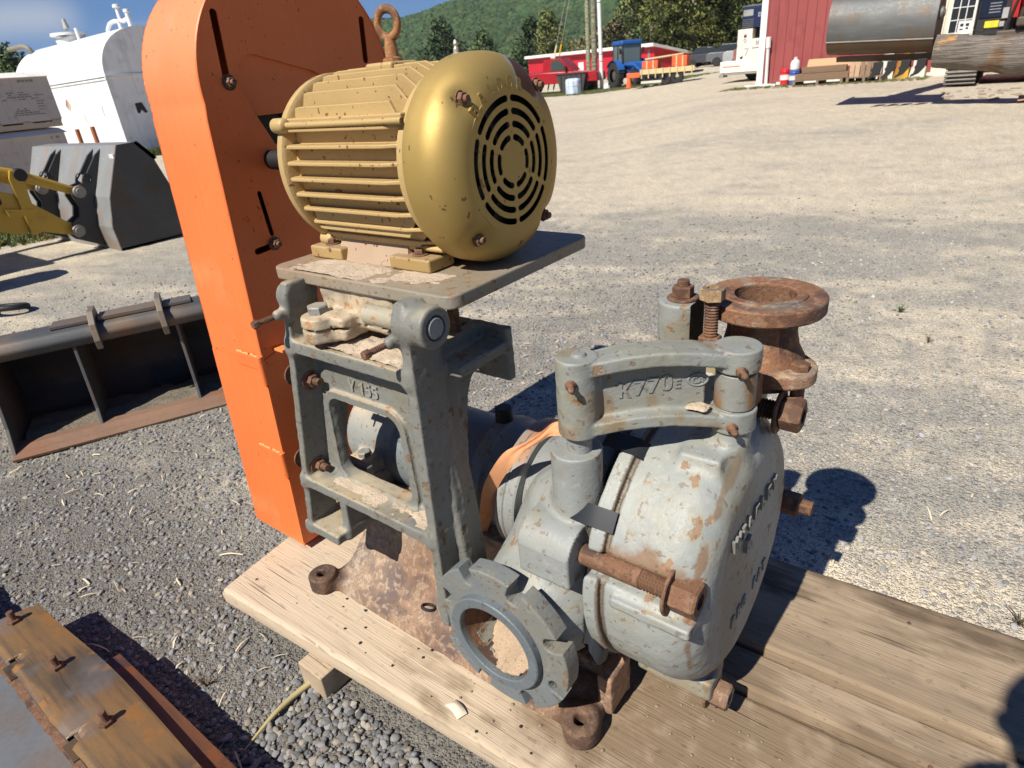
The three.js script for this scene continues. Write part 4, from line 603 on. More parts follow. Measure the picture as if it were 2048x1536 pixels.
// ---- pedestal, bearing housing, casing, cover and pipework (pump shaft along x at y 0.48, z -0.93)
{
  const ay = 0.48, az = -0.93, rad = (y, z) => Math.hypot(y - ay, z - az);
  // rusty pedestal with bolted-down lugs
  const lugs = [[-1.232, -0.648], [-1.25, -1.20], [-0.452, -0.665], [-0.47, -1.20]];
  const ped = part(PU, 'pedestal', nets((x, y, z) => {
    const t = cl((y - 0.12) / 0.30), e = Math.pow(1 - t, 2.6);
    const zf = -0.785 + 0.125 * e, zb = -1.07 - 0.115 * e, xl = -1.16 - 0.06 * e, xr = -0.68 + 0.14 * e;
    let d = Math.max(zb - z, z - zf, xl - x, x - xr, y - 0.40) * 0.8; d = smax(d, 0.121 - y, 0.004);
    d = smin(d, dBox(x, y, z, -0.85, 0.132, -0.93, 0.38, 0.012, 0.265, 0.008), 0.03);
    for (const [lx, lz] of lugs) { d = smin(d, dCyl(Math.hypot(x - lx, z - lz), 0.036, y, 0.121, 0.168, 0.007), 0.02); }
    d = smin(d, dBox(x, y, z, -0.475, 0.14, -0.75, 0.045, 0.02, 0.08, 0.01), 0.03);
    for (const [lx, lz] of lugs) d = smax(d, -dCyl(Math.hypot(x - lx, z - lz), 0.0125, y, 0.13, 0.3, 0), 0.004);
    return d + 0.003 * (n3(x * 45, y * 45, z * 45, 2) - 0.5);
  }, [-1.30, 0.112, -1.25], [-0.40, 0.42, -0.60], 0.006), M.rust, 'rusty cast pedestal bolted to the front plank');
  ped.geometry = paintV(ped.geometry, (x, y, z, nx, ny) => { const k = f3(x, y, z, 8, 5, 3), j = f3(x, y, z, 40, 3, 5); let c = mix([1.45, 1.75, 2.0], [1.95, 2.7, 3.3], ss(0.3, 0.7, k)); c = mix(c, [1.35, 2.3, 3.4], 0.5 * ss(0.45, 0.7, f3(x, y, z, 5, 3, 8))); const lug = Math.min(...lugs.map(([a, b]) => Math.hypot(x - 0.85 - a, z - 0.93 - b))); return mix(c, [0.8, 0.9, 1.0], ss(0.075, 0.045, lug)).map((q) => q * (0.85 + 0.3 * j)); });
  // casting lug block beside the front right hold-down
  const lb = part(ped, 'jack_bracket', nets((x, y, z) => { let d = dBox(x, y, z, -0.432, 0.185, -0.765, 0.016, 0.05, 0.042, 0.005); d = smin(d, dBox(x, y, z, -0.48, 0.16, -0.79, 0.05, 0.03, 0.014, 0.005), 0.015); return d + 0.003 * (n3(x * 60, y * 60, z * 60) - 0.5); }, [-0.55, 0.11, -0.83], [-0.40, 0.25, -0.70], 0.005), M.rust);
  lb.geometry = paintV(lb.geometry, (x, y, z) => { const k = f3(x, y, z, 20, 3); return [1.5 + k, 1.9 + k, 2.2 + k]; });
  // bearing housing
  const bh = part(PU, 'bearing_housing', [
    sharp(lathe([[0, 0], [0.10, 0], [0.108, 0.01], [0.108, 0.09], [0.100, 0.10], [0.118, 0.12], [0.121, 0.135], [0.121, 0.32], [0.121, 0.44]], V(-1.24, ay - 0.012, az), X1, 64), 0.5),
  ], M.paint, 'smooth grey bearing tube behind the stand');
  bh.geometry = paintV(bh.geometry, () => [0.72, 0.8, 0.86]);
  const caps = part(bh, 'bearing_cap', nets((x, y, z) => { let d = dCyl(rad(y, z), 0.118, x, -1.235, -1.06, 0.012); d = smin(d, dBox(x, y, z, -1.14, 0.455, -0.795, 0.04, 0.028, 0.03, 0.012), 0.02); d = smin(d, dBox(x, y, z, -1.14, 0.38, -0.80, 0.05, 0.06, 0.035, 0.02), 0.03); d = Math.max(d, -(Math.max(Math.abs(y - 0.448) - 0.0016, -(z + 0.86)))); return d; }, [-1.25, 0.30, -1.06], [-1.05, 0.61, -0.75], 0.005), M.paint);
  caps.geometry = dusty(caps.geometry, 1.0, 8, 5);
  part(bh, 'cap_bolt', hex(V(-1.14, 0.483, -0.792), Y1, 0.017, 0.012), M.paint);
  part(bh, 'oil_cap', [rod(V(-0.80, 0.575, -0.94), V(-0.80, 0.635, -0.94), 0.022, 0.02, 12)], M.black);
  part(bh, 'adjusting_collar', (() => { const g = sharp(lathe([[0.11, 0], [0.134, 0.003], [0.136, 0.01], [0.136, 0.034], [0.130, 0.042], [0.127, 0.075], [0.118, 0.082], [0.116, 0.11]], V(-0.812, ay - 0.012, az), X1, 72), 0.5); return g; })(), M.paint);
  const fl = part(bh, 'bearing_flange', sharp(lathe([[0.1, 0], [0.148, 0.002], [0.150, 0.006], [0.150, 0.022], [0.147, 0.024], [0.147, 0.026], [0.150, 0.028], [0.150, 0.048], [0.147, 0.052], [0.1, 0.052]], V(-0.722, ay - 0.012, az), X1, 80), 0.5), M.paint);
  fl.geometry = paintV(fl.geometry, (x, y, z, nx, ny) => mix([1, 1, 1], [1.5, 0.75, 0.42], ss(0.5, 0.9, ny) * ss(0.4, 0.55, f3(x, y, z, 18, 4))));
  part(bh, 'gland_neck', rod(V(-0.68, ay, az), V(-0.60, ay, az), 0.118, 0.13, 48, 0.02), M.paint);
  // casing with suction nozzle, hinge post and clamp bosses
  const casing = part(PU, 'pump_casing', nets((x, y, z) => {
    let d = dCyl(rad(y, z), 0.236, x, -0.540, -0.462, 0.03); d = smin(d, dCone(x, y, z, [-0.60, ay, az], [-0.52, ay, az], 0.12, 0.17), 0.03);
    d = smin(d, dCone(x, y, z, [-0.584, 0.358, -0.62], [-0.54, 0.405, -0.86], 0.098, 0.150), 0.06);
    d = smin(d, dCone(x, y, z, [-0.57, 0.41, -0.80], [-0.56, 0.56, -0.80], 0.07, 0.06), 0.08);
    d = Math.max(d, -x - 0.66, x + 0.450, z + 0.622);
    d = smin(d, dCyl(Math.hypot(x + 0.487, z + 0.748), 0.0435, y, 0.45, 0.734, 0.003), 0.022);
    // clamp bosses: front, bottom, top, rear
    let b = Math.max(dBox(x, y, z, -0.505, 0.560, -0.715, 0.052, 0.052, 0.062, 0.005), 0.85 * (Math.hypot(Math.max(y - 0.556, 0), Math.max(z + 0.705, 0)) - 0.054)); d = smin(d, b, 0.009);
    d = smin(d, dBox(x, y, z, -0.49, 0.235, -0.84, 0.045, 0.035, 0.04, 0.01), 0.03);
    d = smin(d, dBox(x, y, z, -0.49, 0.73, -1.06, 0.045, 0.035, 0.04, 0.01), 0.03);
    d = smin(d, dBox(x, y, z, -0.49, 0.41, -1.2, 0.045, 0.035, 0.04, 0.01), 0.03);
    // second upright post and stud block on top
    d = smin(d, dCyl(Math.hypot(x + 0.458, z + 1.10), 0.046, y, 0.55, 0.884, 0.005), 0.03);
    d = smin(d, dBox(x, y, z, -0.55, 0.29, -0.98, 0.04, 0.15, 0.14, 0.02), 0.04);
    d = Math.max(d, -dCyl(Math.hypot(x + 0.588, y - 0.357), 0.079, z, -0.86, -0.5, 0));
    return d + 0.0012 * (n3(x * 55, y * 55, z * 55, 6) - 0.5);
  }, [-0.70, 0.12, -1.27], [-0.43, 0.90, -0.595], 0.0042), M.paint, 'pale grey cast volute casing with flared suction neck');
  casing.geometry = paintV(casing.geometry, (x, y, z, nx, ny) => { const k = f3(x, y, z, 7, 4, 11); let c = mix([1.05, 1.08, 1.1], [1.2, 1.2, 1.15], k); c = mix(c, [0.9, 0.72, 0.45], 0.55 * ss(0.58, 0.75, f3(x, y, z, 10, 4, 14))); return c; });
  part(casing, 'mud', nets((x, y, z) => Math.max(Math.hypot(x + 0.588, y - 0.357) - 0.0785, y - (0.300 + 0.55 * (-0.61 - z) - 0.02 * n3(x * 30, y, z * 30) + 0.25 * (x + 0.588)), z + 0.600, -0.85 - z), [-0.67, 0.27, -0.86], [-0.49, 0.46, -0.60], 0.005), std(tDust, 0.2, { color: new THREE.Color().setRGB(0.50, 0.37, 0.26), bumpScale: 0.004, roughness: 1 }), 'dried tan mud inside the suction opening');
  part(casing, 'nozzle_lining', sharp(lathe([[0.0795, 0], [0.0795, 0.24]], V(-0.588, 0.357, -0.845), Z1, 48)), M.rust);
  // slotted suction flange
  { const s = new THREE.Shape(), N = 8, Rf = 0.155, P = []; for (let k = 0; k < N; k++) { const a = (k + 0.5) / N * 2 * Math.PI + 0.04, w = 0.0145, ri = 0.1275, b = Math.asin(w / Rf), nb = ((k + 1.5) / N * 2 * Math.PI + 0.04); const ca = Math.cos(a), sa = Math.sin(a); const pt = (r, t) => P.push([r * ca - t * sa, r * sa + t * ca]); pt(Math.sqrt(Rf * Rf - w * w), -w); pt(ri + 0.003, -w); for (let i = 1; i < 7; i++) { const t = -Math.PI / 2 + i / 7 * Math.PI; pt(ri + 0.004 - w * Math.cos(t) * 0.9, w * Math.sin(t)); } pt(ri + 0.003, w); pt(Math.sqrt(Rf * Rf - w * w), w); for (let i = 1; i < 8; i++) { const t = a + b + (nb - a - 2 * b) * i / 8; P.push([Rf * Math.cos(t), Rf * Math.sin(t)]); } }
    const g = prism(P, 'xy', -0.642, -0.607, 0.003, []); g.translate(-0.588, 0.357, 0);
    const sf = part(PU, 'suction_flange', (() => { const sh = new THREE.Shape(P.map(([x, y]) => new THREE.Vector2(x, y))); const h = new THREE.Path(); h.absarc(0, 0, 0.081, 0, Math.PI * 2); sh.holes.push(h); return extrude(sh, 'xy', -0.644, -0.607, 0.003, 40).translate(-0.588, 0.357, 0); })(), M.paint, 'round grey suction flange with eight open bolt slots');
    sf.geometry = paintV(sf.geometry, (x, y, z) => { const k = f3(x, y, z, 12, 4, 2); return mix([0.66, 0.72, 0.78], [0.85, 0.82, 0.75], ss(0.4, 0.6, k)); });
    const rf = part(sf, 'raised_face', sharp(lathe([[0.080, -0.02], [0.080, 0.014], [0.0815, 0.0155], [0.099, 0.0155], [0.101, 0.0135], [0.101, 0]], V(-0.588, 0.357, -0.607), Z1, 72), 0.5), M.paint);
    rf.geometry = paintV(rf.geometry, () => [0.55, 0.62, 0.70]);
  }
  // split line: gasket ring in the gap, cover flange ring
  part(PU, 'gasket_ring', [sharp(lathe([[0.205, 0], [0.226, 0], [0.226, 0.02], [0.205, 0.02]], V(-0.455, ay, az), X1, 72), 0.5)], M.black);
  const cx0 = -0.438, cx1 = -0.240;
  const cover = part(PU, 'pump_cover', nets((x, y, z) => {
    const r = rad(y, z), th = Math.atan2(y - ay, z - az);
    let d = dCyl(r, 0.255, x, cx0 - 0.10, cx1, 0.068); d = Math.max(d, cx0 + 0.036 - x);
    d = Math.min(d, dCyl(r, 0.261, x, cx0, cx0 + 0.029, 0.004), dCyl(r, 0.249, x, cx0, cx0 + 0.05, 0));
    // bevelled shoulder towards the upper rear, raised lug pad
    d = smin(d, Math.max(dBox(x, y, z, -0.305, 0.705, -0.852, 0.034, 0.024, 0.03, 0.006)), 0.02);
    // ledge and pocket for the front clamp, saddles for the others
    d = smin(d, dBox(x, y, z, -0.315, 0.512, -0.695, 0.068, 0.010, 0.03, 0.004), 0.012);
    d = smax(d, -dCone(x, y, z, [-0.46, 0.556, -0.69], [-0.24, 0.556, -0.69], 0.022, 0.022), 0.012);
    d = smin(d, dBox(x, y, z, -0.325, 0.232, -0.835, 0.075, 0.024, 0.034, 0.008), 0.02);
    d = smin(d, dBox(x, y, z, -0.365, 0.715, -1.055, 0.065, 0.045, 0.05, 0.012), 0.03);
    d = smin(d, dBox(x, y, z, -0.335, 0.41, -1.19, 0.07, 0.03, 0.03, 0.008), 0.02);
    // hinge knuckle pedestal under the arm and foot of the discharge elbow
    d = smin(d, dCyl(Math.hypot(x + 0.280, z + 0.893), 0.03, y, 0.66, 0.80, 0.004), 0.02);
    d = smin(d, dCone(x, y, z, [-0.36, 0.62, -1.02], [-0.345, 0.73, -1.10], 0.06, 0.06), 0.03);
    d = smin(d, dBox(x, y, z, -0.37, 0.76, -1.0, 0.035, 0.05, 0.035, 0.012), 0.03);
    return d + 0.0014 * (n3(x * 60, y * 60, z * 60, 3) - 0.5);
  }, [-0.45, 0.19, -1.26], [-0.215, 0.87, -0.645], 0.004), M.paint, 'round pale grey pump cover with raised lettering, rust at its edges');
  cover.geometry = paintV(cover.geometry, (x, y, z, nx, ny, nz) => { x -= 0.85; y += 0.12; z -= 0.93; const k = f3(x, y, z, 7, 4, 21); let c = mix([1.15, 1.2, 1.22], [1.38, 1.36, 1.25], k); const r = rad(y, z); if (x < -0.399 && x > -0.412) c = mix(c, [0.5, 0.3, 0.18], 0.75); const edge = Math.exp(-(((x + 0.258) / 0.010) ** 2)) * ss(0.2, 0.235, r); c = mix(c, [0.85, 0.42, 0.2], 0.7 * ss(0.50, 0.58, edge * 0.42 + 0.9 * (f3(x, y, z, 20, 5, 4) - 0.36))); const pk = Math.hypot(y - 0.565, z + 0.69, (x + 0.33) * 0.6); c = mix(c, [0.95, 0.52, 0.27], 0.85 * ss(0.055, 0.035, pk + 0.06 * (f3(x, y, z, 30, 3, 6) - 0.5)) * ss(0.53, 0.56, y)); if (nx > 0.7) c = mix(c, [0.85, 0.72, 0.48], 0.5 * ss(0.4, 0.6, f3(x, y * 0.4, z, 12, 4, 9))); c = mix(c, [0.9, 0.68, 0.36], 0.5 * ss(0.3, 0.22, y)); return c; });
  const face = (str, size, y, z, dep = 0.0085) => part(cover, 'letter', place(letters(str, size, dep), V(cx1 - 0.002, y, z), V(0, 0, -1), Y1), M.paint);
  [...'WILFLEY'].forEach((ch, i) => face(ch, 0.028, 0.568, -0.828 - i * 0.0325));
  face('K', 0.028, 0.518, -0.895);
  [...'REG'].forEach((ch, i) => face(ch, 0.026, 0.365, -0.86 - i * 0.027, 0.005)); [...'PAT'].forEach((ch, i) => face(ch, 0.026, 0.365, -0.975 - i * 0.027, 0.005));
  // swing clamp bolts
  const clamp = (y, z, x0, x1, r, wr, hr, hh, tip, mat) => part(PU, 'clamp_bolt', [rod(V(x0, y, z), V(x1 - 0.05, y, z), r, r, 24, 0.05), thread(V(x1 - 0.06, y, z), V(x1, y, z), r, 0.0055), washer(V(x1 - 0.002, y, z), X1, wr, 0.006), hex(V(x1 + 0.005, y, z), X1, hr, hh, tip ? 0 : r * 0.8), ...(tip ? [thread(V(x1 + hh, y, z), V(x1 + hh + tip, y, z), r, 0.0055)] : [])], mat ?? M.rust);
  clamp(0.556, -0.702, -0.47, -0.292, 0.0185, 0.041, 0.031, 0.042, 0);
  clamp(0.722, -1.040, -0.46, -0.246, 0.0185, 0.041, 0.031, 0.036, 0);
  clamp(0.41, -1.212, -0.44, -0.262, 0.0175, 0.034, 0.026, 0.036, 0.03);
  const mb = clamp(0.205, -0.835, -0.40, -0.262, 0.0165, 0.036, 0.027, 0.034, 0); mb.geometry = paintV(mb.geometry, (x, y, z) => { const k = f3(x, y, z, 25, 3); return mix([1.1, 1.2, 1.3], [2.3, 3.4, 4.4], ss(0.35, 0.6, k)); });
  // hinge arm
  const A = V(-0.480, 0, -0.748), B = V(-0.280, 0, -0.893), u = B.clone().sub(A), L = u.length(); u.normalize(); const nn = V(-u.z, 0, u.x);
  const arm = part(PU, 'hinge_arm', nets((x, y, z) => {
    const s = (x - A.x) * u.x + (z - A.z) * u.z, t = (x - A.x) * nn.x + (z - A.z) * nn.z, bow = 0.014 * Math.sin(Math.PI * cl(s / L)) ;
    let d = dCyl(Math.hypot(s, t), 0.0335, y, 0.766, 0.902, 0.003);
    for (const [lo, hi] of [[0.866, 0.9], [0.762, 0.796]]) d = smin(d, dCyl(Math.hypot(s - L, t), 0.0355, y, lo - 0.002, hi + 0.002, 0.003), 0.004);
    d = smin(d, dBox(s, y - bow, t, L / 2, 0.882, 0, L / 2 + 0.0, 0.0115, 0.028, 0.0035), 0.004);
    d = smin(d, dBox(s, y - bow, t, L / 2, 0.777, 0, L / 2 + 0.0, 0.0105, 0.028, 0.0035), 0.004);
    d = smin(d, dBox(s, y - bow, t, L / 2 - 0.012, 0.83, -0.004, L / 2 - 0.035, 0.06, 0.008, 0.003), 0.008);
    d = Math.max(d, -dCyl(Math.hypot(s - L, t), 0.037, y, 0.7985, 0.8615, 0));
    return d + 0.0012 * (n3(x * 60, y * 60, z * 60, 9) - 0.5);
  }, [-0.53, 0.75, -0.945], [-0.23, 0.915, -0.695], 0.003), M.paint, 'curved grey hinge arm lettered K770E above the cover');
  arm.geometry = paintV(arm.geometry, (x, y, z, nx, ny) => { const k = f3(x, y, z, 11, 4, 31); let c = mix([0.95, 0.98, 0.98], [1.12, 1.1, 1.0], k); c = mix(c, [0.95, 0.6, 0.32], 0.6 * ss(0.62, 0.70, f3(x, y, z, 17, 5, 33))); return mix(c, [1.0, 0.9, 0.6], 0.4 * ss(0.5, 0.7, f3(x, y, z, 9, 3, 36))); });
  const at = (s, t, y) => V(A.x + u.x * s + nn.x * t, y, A.z + u.z * s + nn.z * t);
  [...'K770'].forEach((ch, i) => part(arm, 'letter', place(letters(ch, 0.026, 0.004), at(0.074 + i * 0.0215, 0.0022, 0.826 + 0.003 * i), u, Y1), M.paint));
  part(arm, 'letter', place(letters('E', 0.016, 0.004), at(0.074 + 4 * 0.0205, 0.0022, 0.837), u, Y1), M.paint);
  const ov = new THREE.TorusGeometry(0.010, 0.0016, 6, 28).scale(1.5, 1, 1); part(arm, 'foundry_mark', [place(ov, at(0.187, 0.0045, 0.849), u, Y1), place(letters('CA', 0.011, 0.004), at(0.187, 0.0022, 0.8435), u, Y1)], M.paint);
  part(arm, 'knuckle', rod(at(L, 0, 0.80), at(L, 0, 0.86), 0.0315, 0.0315, 32, 0.05), M.paint).geometry = paintV(rod(at(L, 0, 0.80), at(L, 0, 0.86), 0.0315, 0.0315, 32, 0.05).translate(0.85, -0.12, 0.93), (x, y, z) => mix([1, 0.98, 0.92], [1.0, 0.5, 0.2], ss(0.56, 0.7, f3(x, y, z, 22, 4))));
  part(arm, 'pivot_pin', rod(at(0, 0, 0.73), at(0, 0, 0.77), 0.021), M.paint); part(arm, 'pin_end', rod(at(0.004, 0, 0.90), at(0.004, 0, 0.9065), 0.0125, 0.011, 20), M.paint);
  for (const [s, y] of [[-0.012, 0.868], [L - 0.004, 0.872], [L - 0.012, 0.776]]) part(arm, 'grease_fitting', [lathe([[0.009, 0], [0.009, 0.004], [0.005, 0.006], [0.0045, 0.014], [0.006, 0.016], [0.003, 0.022], [0, 0.022]], at(s, 0.034, y), nn, 12)], M.rust);
  part(arm, 'dust', drift(-0.345, -0.30, -0.868, -0.83, 0.8045, 0.006, (a, b) => 0.7 * ss(0, 0.3, a) * ss(1, 0.7, a) * ss(0, 0.3, b) * ss(1, 0.7, b), 40, 2), M.dust, null, 'stuff');
  // nut on the second post, tall stud beside it
  part(PU, 'post_nut', [washer(V(-0.458, 0.884, -1.10), Y1, 0.030, 0.005), hex(V(-0.458, 0.889, -1.10), Y1, 0.0205, 0.022), rod(V(-0.458, 0.91, -1.10), V(-0.458, 0.922, -1.10), 0.0115)], M.rust);
  const stud = part(PU, 'adjusting_stud', [thread(V(-0.364, 0.81, -1.0), V(-0.364, 0.94, -1.0), 0.0125, 0.0052), hex(V(-0.364, 0.842, -1.0), Y1, 0.020, 0.02), washer(V(-0.364, 0.838, -1.0), Y1, 0.026, 0.005)], M.rust);
  part(stud, 'head', hex(V(-0.364, 0.927, -1.0), Y1, 0.0215, 0.022, 0.010), std(tRust, 0.2, { color: new THREE.Color(2.0, 2.7, 2.6), bumpScale: 0.001 }));
  const sb = part(PU, 'stud_block', nets((x, y, z) => { let d = dBox(x, y, z, -0.364, 0.80, -1.0, 0.035, 0.04, 0.032, 0.012); d = smin(d, dBox(x, y, z, -0.315, 0.775, -1.0, 0.045, 0.03, 0.02, 0.01), 0.02); return d + 0.002 * (n3(x * 60, y * 60, z * 60) - 0.5); }, [-0.42, 0.74, -1.05], [-0.25, 0.85, -0.95], 0.005), M.paint);
  sb.geometry = paintV(sb.geometry, (x, y, z, nx, ny) => { const k = f3(x, y, z, 16, 4, 3); return mix([1.4, 1.1, 0.72], [1.1, 0.5, 0.22], ss(0.45, 0.55, k)); });
  // discharge pipe with its round top flange
  { const dx = -0.308, dz = -1.106, g = sharp(lathe([[0.052, 0.06], [0.052, 0.188], [0.055, 0.19], [0.070, 0.19], [0.071, 0.187], [0.101, 0.187], [0.103, 0.184], [0.103, 0.163], [0.101, 0.160], [0.062, 0.158], [0.0605, 0.15], [0.0605, 0.12], [0.066, 0.095], [0.078, 0.072], [0.084, 0.058], [0.084, 0.03]], V(dx, 0.725, dz), Y1, 80), 0.5);
    const p = part(PU, 'discharge_pipe', paintV(g, (x, y, z, nx, ny) => { const k = f3(x, y, z, 12, 4, 7); let c = mix([1.1, 1.05, 1.0], [2.0, 2.0, 1.9], ss(0.4, 0.62, k) * (0.35 + 0.65 * ss(0.3, 0.9, ny))); return mix(c, [1.4, 3.0, 4.4], 0.5 * ss(0.62, 0.74, f3(x, y, z, 20, 4, 9))); }), M.rust, 'rusty upright pipe ending in a round flange');
    part(p, 'bore', sharp(lathe([[0.0515, 0], [0.0515, 0.13]], V(dx, 0.78, dz), Y1, 40)), M.rust);
    const fl2 = new THREE.Shape(); fl2.absellipse(0, 0, 0.098, 0.070, 0, Math.PI * 2); const e = extrude(fl2, 'xz', 0.770, 0.796, 0.004, 32); e.rotateY(-0.35).translate(dx + 0.012, 0, dz + 0.012);
    part(p, 'lower_flange', paintV(e, (x, y, z, nx, ny) => { const k = f3(x, y, z, 14, 4); return mix([1.3, 1.3, 1.2], [2.3, 3.2, 4.0], ss(0.4, 0.6, k) * (ny > 0.5 ? 1 : 0.5)); }), M.rust);
    for (const s of [1, -1]) { const q = V(dx + 0.012 + s * 0.074 * Math.cos(-0.35), 0.796, dz + 0.012 + s * 0.074 * Math.sin(0.35)); part(p, 'flange_bolt', hex(q, Y1, 0.0165, 0.013), M.rust); part(p, 'bolt_tail', rod(V(q.x, 0.735, q.z), V(q.x, 0.772, q.z), 0.012), M.rust); }
    const gr = sharp(lathe([[0.0, 0], [0.0515, 0]], V(dx, 0.80, dz), Y1, 32)); part(p, 'silt', gr, M.rust);
  }
  // strips of black tape across the joint
  const strip = (pts, w, dir, name = 'tape_strip') => part(PU, name, sheet((a, b) => { const c = new THREE.CatmullRomCurve3(pts).getPoint(a); return c.addScaledVector(dir, (b - 0.5) * w); }, 24, 3), M.tape, 'shiny black tape stuck across the joint');
  const on = (x, a, r) => V(x, ay + r * Math.sin(a), az + r * Math.cos(a));
  strip([on(-0.505, 0.62, 0.245), on(-0.478, 0.62, 0.264), on(-0.445, 0.62, 0.268), on(-0.398, 0.62, 0.262)], 0.036, V(0, Math.cos(0.62), -Math.sin(0.62)));
  strip([on(-0.470, 1.13, 0.266), on(-0.44, 1.13, 0.267), on(-0.41, 1.13, 0.265), on(-0.39, 1.13, 0.252)], 0.034, V(0, Math.cos(1.13), -Math.sin(1.13)));
  strip([on(-0.45, -0.42, 0.262), on(-0.43, -0.45, 0.272), on(-0.415, -0.52, 0.280), on(-0.41, -0.56, 0.265)], 0.03, V(0, 0.8, -0.5));
  // small items behind: black plug, eye of the rear lug
  part(PU, 'drain_plug', [rod(V(-0.60, 0.70, -1.10), V(-0.65, 0.725, -1.13), 0.016, 0.013, 10), washer(V(-0.60, 0.70, -1.10), V(-0.8, 0.4, -0.4), 0.028, 0.006)], M.black);
}
// orange webbing draped over the bearing collar
{
  const c = new THREE.CatmullRomCurve3([V(-0.50, 0.70, -0.80), V(-0.553, 0.725, -0.80), V(-0.60, 0.69, -0.795), V(-0.665, 0.635, -0.79), V(-0.722, 0.545, -0.785), V(-0.762, 0.43, -0.79), V(-0.80, 0.27, -0.75), V(-0.79, 0.16, -0.70)]);
  const g = sheet((a, b) => { const p = c.getPoint(a), T = c.getTangent(a), n = V(0.15, p.y - 0.468, p.z + 0.93).normalize(), w = new THREE.Vector3().crossVectors(T, n).normalize(), k = 0.030 * (0.45 + 0.55 * ss(0.05, 0.16, Math.abs(a - 0.30)) * ss(0.0, 0.06, a)); const t = (b - 0.5) * k; return p.addScaledVector(w, t).addScaledVector(n, 0.004 * Math.sin(a * 31) + 0.006 * Math.cos(b * 9 + a * 14) * ss(0.2, 0.0, Math.abs(a - 0.3))); }, 110, 10);
  single('webbing_strap', paintV(g, (x, y, z) => { const k = 0.8 + 0.35 * f3(x * 8, y * 8, z * 8, 14, 3); return [k, k, k]; }), flat(0.62, 0.29, 0.14, { roughness: 0.9 }), 'faded orange webbing strap draped between the bearing collar and hinge arm', 'strap');
}
